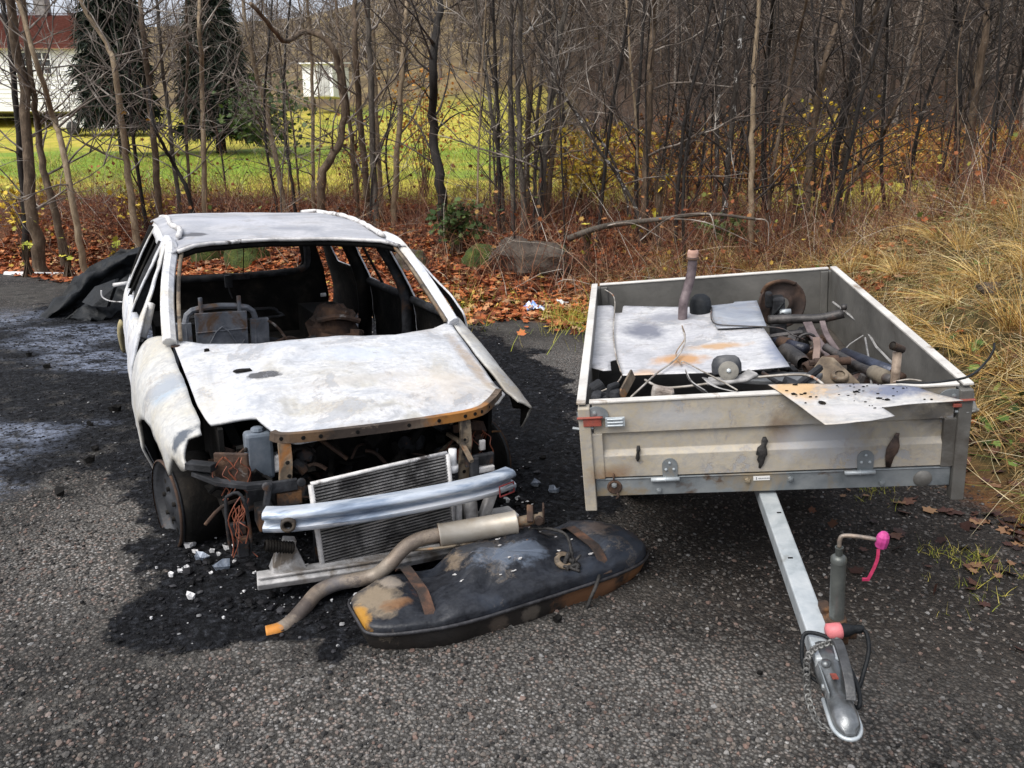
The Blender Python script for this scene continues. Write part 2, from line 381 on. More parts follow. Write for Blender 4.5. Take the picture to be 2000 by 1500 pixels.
# loose stones of the gravel near the camera
def stones(n, xr, yr, r0, r1, zf, keep=None, flat=.75):
    t = (1 + 5 ** .5) / 2
    ico = np.array([(-1, t, 0), (1, t, 0), (-1, -t, 0), (1, -t, 0), (0, -1, t), (0, 1, t), (0, -1, -t), (0, 1, -t), (t, 0, -1), (t, 0, 1), (-t, 0, -1), (-t, 0, 1)]) / 1.902
    fc = np.array([(0, 11, 5), (0, 5, 1), (0, 1, 7), (0, 7, 10), (0, 10, 11), (1, 5, 9), (5, 11, 4), (11, 10, 2), (10, 7, 6), (7, 1, 8), (3, 9, 4), (3, 4, 2), (3, 2, 6), (3, 6, 8), (3, 8, 9), (4, 9, 5), (2, 4, 11), (6, 2, 10), (8, 6, 7), (9, 8, 1)])
    x = rng.uniform(*xr, n); y = yr[0] + (yr[1] - yr[0]) * rng.uniform(0, 1, n) ** 1.4
    if keep is not None: q = keep(x, y); x, y = x[q], y[q]
    n = len(x); r = r0 + (r1 - r0) * rng.uniform(0, 1, n) ** 3
    sc = r[:, None, None] * rng.uniform(.55, 1.1, (n, 1, 3)); v = ico[None] * sc * (1 + .25 * rng.standard_normal((n, 12, 1)) * .6)
    a = rng.uniform(0, 6.28, n); ca, sa = np.cos(a)[:, None], np.sin(a)[:, None]
    v = np.stack([v[..., 0] * ca - v[..., 1] * sa, v[..., 0] * sa + v[..., 1] * ca, v[..., 2] * flat], -1)
    v += np.stack([x, y, zf(x, y) + r * .25], -1)[:, None]
    return v.reshape(-1, 3), (fc[None] + 12 * np.arange(n)[:, None, None]).reshape(-1, 3)
STONE = island('loose_stone', [(0, (.03, .03, .03)), (.3, (.075, .072, .068)), (.55, (.145, .137, .127)), (.72, (.19, .168, .145)), (.86, (.21, .14, .115)), (.95, (.27, .255, .235)), (1, (.33, .325, .315))], .85, .2, mul=(1.7, (.28, .28, .29), (1.08, 1.08, 1.08)))
def lot(x, y):
    a, b = edges(x, y); k = (np.maximum(a, b) < .1) & (burn_mask(x, y) < rng.uniform(.05, .6, x.shape))
    return k & ~((x > .3 + .3 * rng.standard_normal(x.shape)) & (y > 2.3) & (rng.uniform(0, 1, x.shape) > .35))
v, f = stones(62000, (-2.6, 2.6), (1.15, 5.2), .0038, .0125, lambda x, y: ground_z(x, y), lot)
tag(link('gravel', npmesh('gravel', v, f, STONE)), 'loose grey and pinkish gravel stones strewn over the lot', 'gravel', kind='stuff')
CLINKER = island('charred_crumb', [(0, (.002, .002, .0025)), (.6, (.006, .006, .007)), (.88, (.018, .018, .021)), (.98, (.05, .05, .055)), (1, (.3, .3, .3))], .75, .2)
v, f = stones(60000, (-6.0, 1.2), (2.4, 9.5), .003, .013, lambda x, y: ground_z(x, y) + .01, lambda x, y: burn_mask(x, y) > rng.uniform(.2, .9, x.shape), .4)
tag(link('charred_crumbs', npmesh('charred_crumbs', v, f, CLINKER)), 'black charred crumbs and clinker covering the burnt ground around the car', 'debris', kind='stuff')

FRONT = [wz(*q)[:2] for q in [(300, 1080), (330, 1170), (420, 1230), (640, 1230), (700, 1180), (900, 1060), (1050, 1010), (1060, 940), (940, 930), (700, 1060), (480, 1080), (420, 1000)]]
infr = lambda x, y: inpoly(x + .06 * vn(x * 9, y * 9, 95), y + .06 * vn(x * 9, y * 9, 96), FRONT) & (rng.uniform(0, 1, x.shape) < .3 + .7 * (vn(x * 5, y * 5, 97) > 0))
v, f = stones(5200, (-1.8, .6), (2.4, 5), .005, .028, lambda x, y: ground_z(x, y) + .014, infr, .55)
tag(link('burnt_rubble', npmesh('burnt_rubble', v, f, CLINKER)), 'burnt black rubble heaped under the front of the car', 'debris', kind='stuff')
v, f = stones(1500, (-1.8, .6), (2.4, 5), .0025, .009, lambda x, y: ground_z(x, y) + .02, infr, .5)
tag(link('ash_crumbs', npmesh('ash_crumbs', v, f, island('ash_crumb', [(0, (.1, .1, .105)), (.5, (.3, .3, .31)), (1, (.7, .7, .69))], .9, .2))), 'pale ash crumbs sprinkled over the rubble under the car front', 'ash', kind='stuff')
# ------------------------------------------------------------------ leaves, grass, stems
def frames(n, tilt):
    """random orientations: returns n x 3 x 3"""
    a = rng.uniform(0, 6.283, n); b = rng.uniform(0, 6.283, n); t = rng.normal(0, tilt, n)
    ca, sa, ct, st, cb, sb = np.cos(a), np.sin(a), np.cos(t), np.sin(t), np.cos(b), np.sin(b); z0 = np.zeros(n); o1 = np.ones(n)
    A = np.stack([np.stack([ca, -sa, z0], -1), np.stack([sa, ca, z0], -1), np.stack([z0, z0, o1], -1)], 1)
    T = np.stack([np.stack([o1, z0, z0], -1), np.stack([z0, ct, -st], -1), np.stack([z0, st, ct], -1)], 1)
    B = np.stack([np.stack([cb, -sb, z0], -1), np.stack([sb, cb, z0], -1), np.stack([z0, z0, o1], -1)], 1)
    return A @ T @ B
LEAF = np.array([(0, -.5), (.22, -.32), (.5, -.18), (.3, .02), (.42, .3), (.16, .26), (0, .55), (-.16, .26), (-.42, .3), (-.3, .02), (-.5, -.18), (-.22, -.32)])
def leaves(pos, size, tilt, curl=.35):
    n = len(pos); k = len(LEAF)
    P = np.concatenate([np.zeros((1, 2)), LEAF]); c = rng.uniform(-.2, 1, n)[:, None] * curl
    x = P[None, :, 0] * np.ones((n, 1)); y = P[None, :, 1] * np.ones((n, 1)); z = c * (1.6 * x ** 2 + .8 * y ** 2 * rng.uniform(-.5, 1, (n, 1)))
    L = np.stack([x, y, z], -1) * np.asarray(size)[:, None, None]
    v = np.einsum('nij,nkj->nki', frames(n, tilt), L) + np.asarray(pos)[:, None]
    fc = np.array([(0, 1 + i, 1 + (i + 1) % k) for i in range(k)])
    return v.reshape(-1, 3), (fc[None] + (k + 1) * np.arange(n)[:, None, None]).reshape(-1, 3)
def ribbons(b, d, L, w, bend, seg=3):
    """tapering blades from base b along direction d, bending by the vector bend"""
    n = len(b); d = d / np.linalg.norm(d, axis=1)[:, None]
    s = np.cross(d, rng.normal(0, 1, (n, 3))); s /= np.linalg.norm(s, axis=1)[:, None]
    vs = []
    for i in range(seg + 1):
        t = i / seg; c = b + d * (L * t)[:, None] + bend * (L * t * t)[:, None]; ww = (w * (1 - .85 * t) / 2)[:, None]
        vs += [c - s * ww, c + s * ww]
    v = np.stack(vs, 1); fc = np.array([(2 * i, 2 * i + 1, 2 * i + 3, 2 * i + 2) for i in range(seg)])
    return v.reshape(-1, 3), (fc[None] + 2 * (seg + 1) * np.arange(n)[:, None, None]).reshape(-1, 4)
def stems(b, d, L, w, bend, seg=4, sides=3):
    """thin round stems"""
    n = len(b); d = d / np.linalg.norm(d, axis=1)[:, None]
    s = np.cross(d, rng.normal(0, 1, (n, 3))); s /= np.linalg.norm(s, axis=1)[:, None]; u = np.cross(d, s); vs = []
    for i in range(seg + 1):
        t = i / seg; c = b + d * (L * t)[:, None] + bend * (L * t * t)[:, None]; ww = (w * (1 - .75 * t) / 2)[:, None]
        for j in range(sides): a = 6.283 * j / sides; vs.append(c + ww * (math.cos(a) * s + math.sin(a) * u))
    v = np.stack(vs, 1); fc = np.array([(i * sides + j, i * sides + (j + 1) % sides, (i + 1) * sides + (j + 1) % sides, (i + 1) * sides + j) for i in range(seg) for j in range(sides)])
    return v.reshape(-1, 3), (fc[None] + sides * (seg + 1) * np.arange(n)[:, None, None]).reshape(-1, 4)
def scatter(n, xr, yr, dens):
    x = rng.uniform(*xr, n); y = rng.uniform(*yr, n); a, b = edges(x, y)
    k = rng.uniform(0, 1, n) < dens(x, y, a, b); x, y = x[k], y[k]
    return np.stack([x, y, ground_z(x, y)], -1)
N3 = lambda n, s: rng.normal(0, s, (n, 3))
RUSTLEAF = island('fallen_leaf', [(0, (.05, .018, .01)), (.25, (.15, .04, .015)), (.5, (.3, .08, .025)), (.7, (.42, .13, .04)), (.85, (.48, .22, .09)), (.95, (.36, .24, .15)), (1, (.5, .34, .05))], .75, .3)
GOLDGRASS = island('dry_grass', [(0, (.05, .03, .012)), (.15, (.16, .085, .025)), (.35, (.32, .19, .07)), (.55, (.45, .32, .14)), (.75, (.55, .44, .24)), (.88, (.62, .54, .36)), (.94, (.13, .17, .03)), (1, (.07, .12, .02))], .7, .3)
GREENGRASS = island('meadow_grass', [(0, (.13, .18, .02)), (.4, (.29, .32, .04)), (.7, (.46, .4, .07)), (1, (.55, .45, .14))], .7, .3)
BRAMBLE = island('bramble_stem', [(0, (.03, .012, .01)), (.4, (.11, .036, .022)), (.65, (.2, .08, .042)), (.87, (.3, .17, .09)), (.96, (.4, .34, .26)), (1, (.5, .46, .4))], .7, .3)
# leaf litter
p = scatter(90000, (-9, 4), (6.5, 18), lambda x, y, a, b: np.clip(sstep(-.7, .5, a + .3 * vn(x * 2, y * 2, 71)) * (1 - sstep(4.5, 7, a)) * (1 - .6 * sstep(.8, 2.2, x + .6 * vn(x, y, 72)) * (1 - sstep(1.6, 2.8, a))), 0, 1))
v, f = leaves(p + [0, 0, .012] + np.abs(N3(len(p), .012)), rng.uniform(.05, .13, len(p)), .5)
tag(link('leaf_litter', npmesh('leaf_litter', v, f, RUSTLEAF)), 'rust coloured fallen leaves carpeting the bank below the trees', 'leaves', kind='stuff')
# leaves lying on the gravel edge at the right
p = scatter(3800, (1.0, 3.8), (1.2, 5.5), lambda x, y, a, b: sstep(-1.6, .2, b) ** 1.6 * .8 * (.3 + .7 * sstep(-.2, .3, fbm(x * 2, y * 2, 99))))
v, f = leaves(p + [0, 0, .012], rng.uniform(.035, .085, len(p)), .4)
tag(link('oak_leaves', npmesh('oak_leaves', v, f, island('brown_leaf', [(0, (.02, .011, .01)), (.5, (.07, .03, .022)), (.8, (.14, .065, .04)), (1, (.28, .16, .08))], .6))), 'brown curled leaves lying on the gravel beside the grass bank', 'leaves', kind='stuff')
# dry grass on the right-hand bank
def dens_g(x, y, a, b): return np.clip(sstep(-.15, .4, b + .25 * vn(x * 2.5, y * 2.5, 73)) + sstep(1.0, 2.2, x + .6 * vn(x, y, 72)) * sstep(-.2, .6, a) * (1 - .85 * sstep(1.7, 3.2, a - 1.2 * sstep(3.2, 4.5, x))), 0, 1) * (.62 + .38 * sstep(-.35, .2, fbm(x * 1.3, y * 1.3, 74)))
p = scatter(150000, (.6, 9), (1.2, 12.5), dens_g); n = len(p)
lean = np.stack([-.5 + .5 * vn(p[:, 0] * 1.7, p[:, 1] * 1.7, 75), -.45 + .6 * vn(p[:, 0] * 1.7, p[:, 1] * 1.7, 76), np.zeros(n)], -1)
v, f = ribbons(p, lean * rng.uniform(.1, 1.3, (n, 1)) + N3(n, .5) + [0, 0, .62], rng.uniform(.1, .5, n) * rng.uniform(.5, 1.2, n), rng.uniform(.002, .008, n), lean * .5 + [0, 0, -.5] + N3(n, .42))
tag(link('dry_grass', npmesh('dry_grass', v, f, GOLDGRASS)), 'long straw coloured grass flopped over the bank beside the trailer', 'grass', kind='stuff')
# tussocks: tufts of long straws fanning out and falling over
tc_ = scatter(900, (1.7, 8.5), (1.5, 11.5), lambda x, y, a, b: dens_g(x, y, a, b) * sstep(.15, .6, np.maximum(a, b)) * (.35 + .65 * sstep(-.1, .4, fbm(x * .8, y * .8, 173))))
nt_ = len(tc_); kk = 110; ii = np.repeat(np.arange(nt_), kk); n = len(ii); az = rng.uniform(0, 6.283, n); ra = rng.uniform(0, .07, n)
tb = tc_[ii] + np.stack([np.cos(az) * ra, np.sin(az) * ra, np.zeros(n)], -1); dn = np.stack([-.3 + rng.normal(0, .4, nt_), -.3 + rng.normal(0, .4, nt_), np.zeros(nt_)], -1)[ii] * rng.uniform(.4, 1.4, nt_)[ii][:, None]; dr = rng.uniform(.15, 1.15, nt_)[ii][:, None]
v, f = ribbons(tb, np.stack([np.cos(az), np.sin(az), np.zeros(n)], -1) * rng.uniform(.1, .8, (n, 1)) + dn * .5 + [0, 0, .9], rng.uniform(.25, .6, n) * rng.uniform(.6, 1.1, nt_)[ii], rng.uniform(.003, .007, n), (dn * .8 + np.stack([np.cos(az) * .4, np.sin(az) * .4, np.full(n, -.75)], -1)) * dr + N3(n, .16), 4)
TUSS = island('tussock_straw', [(0, (.1, .05, .015)), (.2, (.32, .17, .04)), (.45, (.58, .36, .1)), (.7, (.7, .5, .18)), (.9, (.76, .62, .32)), (1, (.2, .25, .04))], .65, .3)
tag(link('grass_tussocks', npmesh('grass_tussocks', v, f, TUSS)), 'golden tussocks of dead grass fanning out over the right bank', 'grass', kind='stuff')
# rust leaves, weeds and broken stems mixed into that bank
p = scatter(9000, (1.4, 8), (1.4, 12), lambda x, y, a, b: dens_g(x, y, a, b) * sstep(-.1, .5, fbm(x * .9, y * .9, 171)) * .8)
v, f = leaves(p + [0, 0, .03] + np.abs(N3(len(p), .06)), rng.uniform(.04, .11, len(p)), .7)
tag(link('bank_leaves', npmesh('bank_leaves', v, f, RUSTLEAF)), 'brown and rust leaves caught in the dry grass of the right bank', 'leaves', kind='stuff')
p = scatter(15000, (1.6, 8), (1.6, 11), lambda x, y, a, b: dens_g(x, y, a, b) * sstep(.05, .4, fbm(x * 1.4, y * 1.4, 172)))
v, f = leaves(p + [0, 0, .05] + np.abs(N3(len(p), .07)), rng.uniform(.03, .09, len(p)), .8)
tag(link('bank_weeds', npmesh('bank_weeds', v, f, island('weed_leaf', [(0, (.02, .045, .01)), (.5, (.06, .11, .02)), (.85, (.13, .19, .04)), (1, (.25, .25, .07))], .7))), 'low green weeds growing through the dry grass of the right bank', 'weeds', kind='stuff')
p = scatter(3600, (1.8, 9), (1.6, 12), lambda x, y, a, b: dens_g(x, y, a, b) * sstep(.1, .8, b)); n = len(p)
v, f = stems(p, N3(n, .6) + [0, 0, .8], rng.uniform(.25, .85, n), rng.uniform(.0025, .006, n), N3(n, .4) + [0, 0, -.3])
tag(link('dead_stems', npmesh('dead_stems', v, f, BRAMBLE)), 'thin dead stems poking out of the dry grass of the right bank', 'stems', kind='stuff')
# grass and reeds at the foot of the bank behind the car, small tufts on the gravel
p = scatter(26000, (-2, 2.6), (7, 11), lambda x, y, a, b: np.clip(np.exp(-((a - .3) / .6) ** 2) * sstep(-1.2, .3, x) * sstep(-.1, .35, fbm(x * 1.6, y * 1.6, 77)), 0, 1)); n = len(p)
v, f = ribbons(p, N3(n, .35) + [0, -.1, .9], rng.uniform(.1, .42, n), rng.uniform(.003, .007, n), N3(n, .25) + [0, 0, -.3])
p2 = scatter(26000, (1.4, 3.3), (1.3, 5), lambda x, y, a, b: sstep(.18, .5, fbm(x * 3, y * 3, 78)) * sstep(-1.3, -.2, b)); n = len(p2)
v2, f2 = ribbons(p2, N3(n, .5) + [0, 0, .8], rng.uniform(.02, .07, n), rng.uniform(.002, .004, n), N3(n, .3))
tag(link('low_grass', npmesh('low_grass', np.concatenate([v, v2]), np.concatenate([f, f2 + len(v)]), GREENGRASS)), 'short green and yellow grass at the gravel edge', 'grass', kind='stuff')
# rough meadow tufts
p = scatter(60000, (-18, 3), (14.5, 32), lambda x, y, a, b: sstep(4.8, 7, a) * sstep(-.5, .4, fbm(x * .8, y * .8, 79)) * .8); n = len(p)
v, f = ribbons(p, N3(n, .4) + [0, 0, .7], rng.uniform(.08, .26, n), rng.uniform(.008, .02, n), N3(n, .3) + [0, 0, -.3])
tag(link('meadow_grass', npmesh('meadow_grass', v, f, GREENGRASS)), 'yellow green meadow grass in the field behind the trees', 'grass', kind='stuff')
# brambles and thin reddish stems among the trees
def dens_b(x, y, a, b): return np.clip(sstep(.6, 2.2, a) * (1 - sstep(5, 8, a)) * (.35 + .65 * sstep(-.3, .35, fbm(x * .6, y * .6, 81))) * (.7 + .3 * sstep(-2.5, 1, x)), 0, 1)
p = scatter(62000, (-10, 9), (9, 18), dens_b); n = len(p)
v, f = stems(p, N3(n, .45) + [0, 0, .9], rng.uniform(.3, 1.7, n) * rng.uniform(.5, 1, n), rng.uniform(.004, .011, n), N3(n, .35) + [0, 0, -.35])
tag(link('bramble_thicket', npmesh('bramble_thicket', v, f, BRAMBLE)), 'tangle of thin reddish bramble stems under the bare trees', 'undergrowth', kind='stuff')
p = scatter(5000, (-9, 9), (8.6, 17), lambda x, y, a, b: dens_b(x, y, a, b) * .9); n = len(p)
p = p + np.stack([np.zeros(n), np.zeros(n), rng.uniform(.1, 1.0, n)], -1)
v, f = leaves(p, rng.uniform(.035, .08, n), 1.0)
tag(link('bramble_leaves', npmesh('bramble_leaves', v, f, island('bramble_leaf', [(0, (.13, .035, .015)), (.35, (.26, .09, .03)), (.6, (.3, .16, .05)), (.8, (.38, .27, .04)), (.9, (.1, .14, .03)), (1, (.3, .28, .06))], .7))), 'scattered rust and yellow leaves still hanging in the brambles', 'leaves', kind='stuff')

# ------------------------------------------------------------------ trees
def bark(name, stops, spots=None, bump=.8):
    k = NT(name); c = k.coord(); m = k.n('Mapping', Vector=c, Scale=(1, 1, .35)).outputs[0]
    colr = k.ramp(k.noise(m, 9, 7, .7, .6), stops)
    if spots: colr = k.mix(k.ramp(k.noise(c, spots[1], 5, .7, .8), [(spots[2], 0.), (spots[2] + .06, 1.)]), colr, spots[0])
    return k.fin(colr, .85, 0, k.bump(k.noise(m, 40, 6, .7), bump, .02), .3)
B_BROWN = bark('brown_bark', [(.3, (.028, .02, .013)), (.5, (.1, .07, .046)), (.7, (.22, .165, .115))], ((.3, .29, .25), 14, .64))
B_TAN = bark('tan_bark', [(.3, (.11, .078, .048)), (.5, (.24, .18, .115)), (.7, (.37, .3, .21))], ((.05, .035, .025), 11, .66))
B_DARK = bark('dark_bark', [(.3, (.008, .007, .007)), (.6, (.026, .022, .019)), (.8, (.06, .052, .045))])
B_GREY = bark('grey_bark', [(.3, (.045, .037, .03)), (.5, (.09, .078, .064)), (.7, (.15, .132, .11))], ((.33, .33, .3), 22, .66))
B_BIRCH = bark('birch_bark', [(.3, (.02, .017, .015)), (.5, (.05, .042, .036)), (.7, (.1, .088, .075))], ((.58, .57, .54), 7, .56))
B_MOSS = bark('mossy_bark', [(.3, (.02, .03, .008)), (.5, (.05, .07, .015)), (.7, (.1, .12, .03))], ((.14, .11, .08), 9, .6))
B_TWIG = simple('twig', [(.35, (.06, .047, .038)), (.52, (.17, .14, .115)), (.64, (.44, .4, .35))], 3, .8, bump=0)
B_TWIGD = simple('dark_twig', [(.35, (.012, .009, .008)), (.54, (.04, .03, .024)), (.62, (.1, .08, .066)), (.7, (.36, .32, .28))], 1.6, .85, bump=0)
HANGLEAF = island('hanging_leaf', [(0, (.55, .2, .02)), (.4, (.62, .3, .03)), (.7, (.66, .45, .05)), (1, (.5, .52, .1))], .6)
def rnd(a, b): return random.uniform(a, b)
def branch(mb, p, d, L, r, depth, up=.25, wild=.3):
    n = 6 if depth else 5; pts = [p]; q = p.copy(); dd = d / np.linalg.norm(d); bend = V3((rnd(-1, 1), rnd(-1, 1), rnd(-.5, .9))) * wild * 2.2
    for i in range(n):
        dd = dd + bend / n + V3((rnd(-1, 1), rnd(-1, 1), rnd(-1, 1))) * .24 + V3((0, 0, up / n)); dd /= np.linalg.norm(dd)
        q = q + dd * L / n; pts.append(q.copy())
    mb.tube(pts, [max(.0018, r * (1 - .8 * i / n)) for i in range(n + 1)], 4 if depth else 3, False)
    if depth:
        for j in range(random.randint(3, 5) if depth > 1 else random.randint(2, 4)):
            i = random.randint(1, n); a = V3((rnd(-1, 1), rnd(-1, 1), rnd(-.5, .8)))
            branch(mb, pts[i], dd * .6 + a * .8, L * rnd(.35, .6), max(.0025, r * .5), depth - 1, up, wild)
def make_tree(name, label, cat, pts, r0, bk, nb=14, tw=None, twig=B_TWIG, low=.25, leafs=0, group=None, lfmat=None, bl=(.7, 1.9), root=None, lpos=()):
    pts = [V3(p) for p in pts]; base = pts[0]
    M = Matrix.Translation(Vector(base.tolist()))
    T = thing(name, label, cat, M, group)
    sp = spline([p - base for p in pts], 5); k = len(sp)
    sp = [p + V3((rnd(-1, 1), rnd(-1, 1), 0)) * r0 * .25 * (i > 0) for i, p in enumerate(sp)]
    rad = [r0 * (1.35 if i == 0 else 1.) * (1 - .62 * i / (k - 1)) for i in range(k)]
    m = MB(); m.tube(sp, rad, 8); m.build('trunk', bk, T, True)
    c = MB(); ln = sum(np.linalg.norm(sp[i + 1] - sp[i]) for i in range(k - 1)); zmax = ln
    nb = int(nb * 1.45)
    for j in range(nb):
        t = low + (1 - low) * (j + rnd(0, 1)) / nb; i = min(k - 2, int(t * (k - 1))); p = sp[i] + (sp[i + 1] - sp[i]) * (t * (k - 1) - i)
        a = rnd(0, 6.283); d = V3((math.cos(a), math.sin(a), rnd(.1, 1.1)))
        L = rnd(*bl) * (1.15 - .5 * t)
        branch(c, p, d, L, min(rad[i] * .45, .006 + .008 * L), 2 if L > .9 else 1, rnd(-.1, .5), rnd(.15, .5))
    if c.v: c.build('crown', twig, T, True)
    if leafs or len(lpos):
        vs = np.array(c.v); ps = [vs[random.randrange(len(vs))] for _ in range(leafs)] if leafs else []
        P = np.array(ps + [V3(q) - base for q in lpos])
        v, f = leaves(P, rng.uniform(.05, .1, len(P)), 1.1)
        link('leaves', npmesh('leaves', v, f, lfmat or HANGLEAF), T)
    return T
def px_tree(label, Y, w, px, bk, nb=14, cat='tree', name='bare_tree', ext=3.5, **kw):
    """a trunk standing on the ground at distance Y, following the photo's trunk; px from the base upward"""
    Yk = [Y + rnd(-.12, .12) * i for i in range(len(px))]
    P = [wy(q[0], q[1], y) for q, y in zip(px, Yk)]
    g = ground_z(P[0][0], Y) - .06
    P[0] = V3((P[0][0], Y, g)) if abs(P[0][2] - g) < .12 else P[0]
    if P[0][2] > g + .02: P = [V3((P[0][0] - .12 * (P[1][0] - P[0][0]), Y, g))] + P
    d = P[-1] - P[-2]; d = d / np.linalg.norm(d); d = d * .8 + V3((0, 0, .25)); P += [P[-1] + d * ext * .5, P[-1] + d * ext + V3((rnd(-.3, .3), rnd(-.3, .3), .2))]
    P = [p for i, p in enumerate(P) if i == 0 or p[2] > P[i - 1][2] - 5]
    r = w / 2 * (Y * 1.02) / FPX
    return make_tree(name, label, cat, P, r, bk, nb, **kw)
random.seed(11)
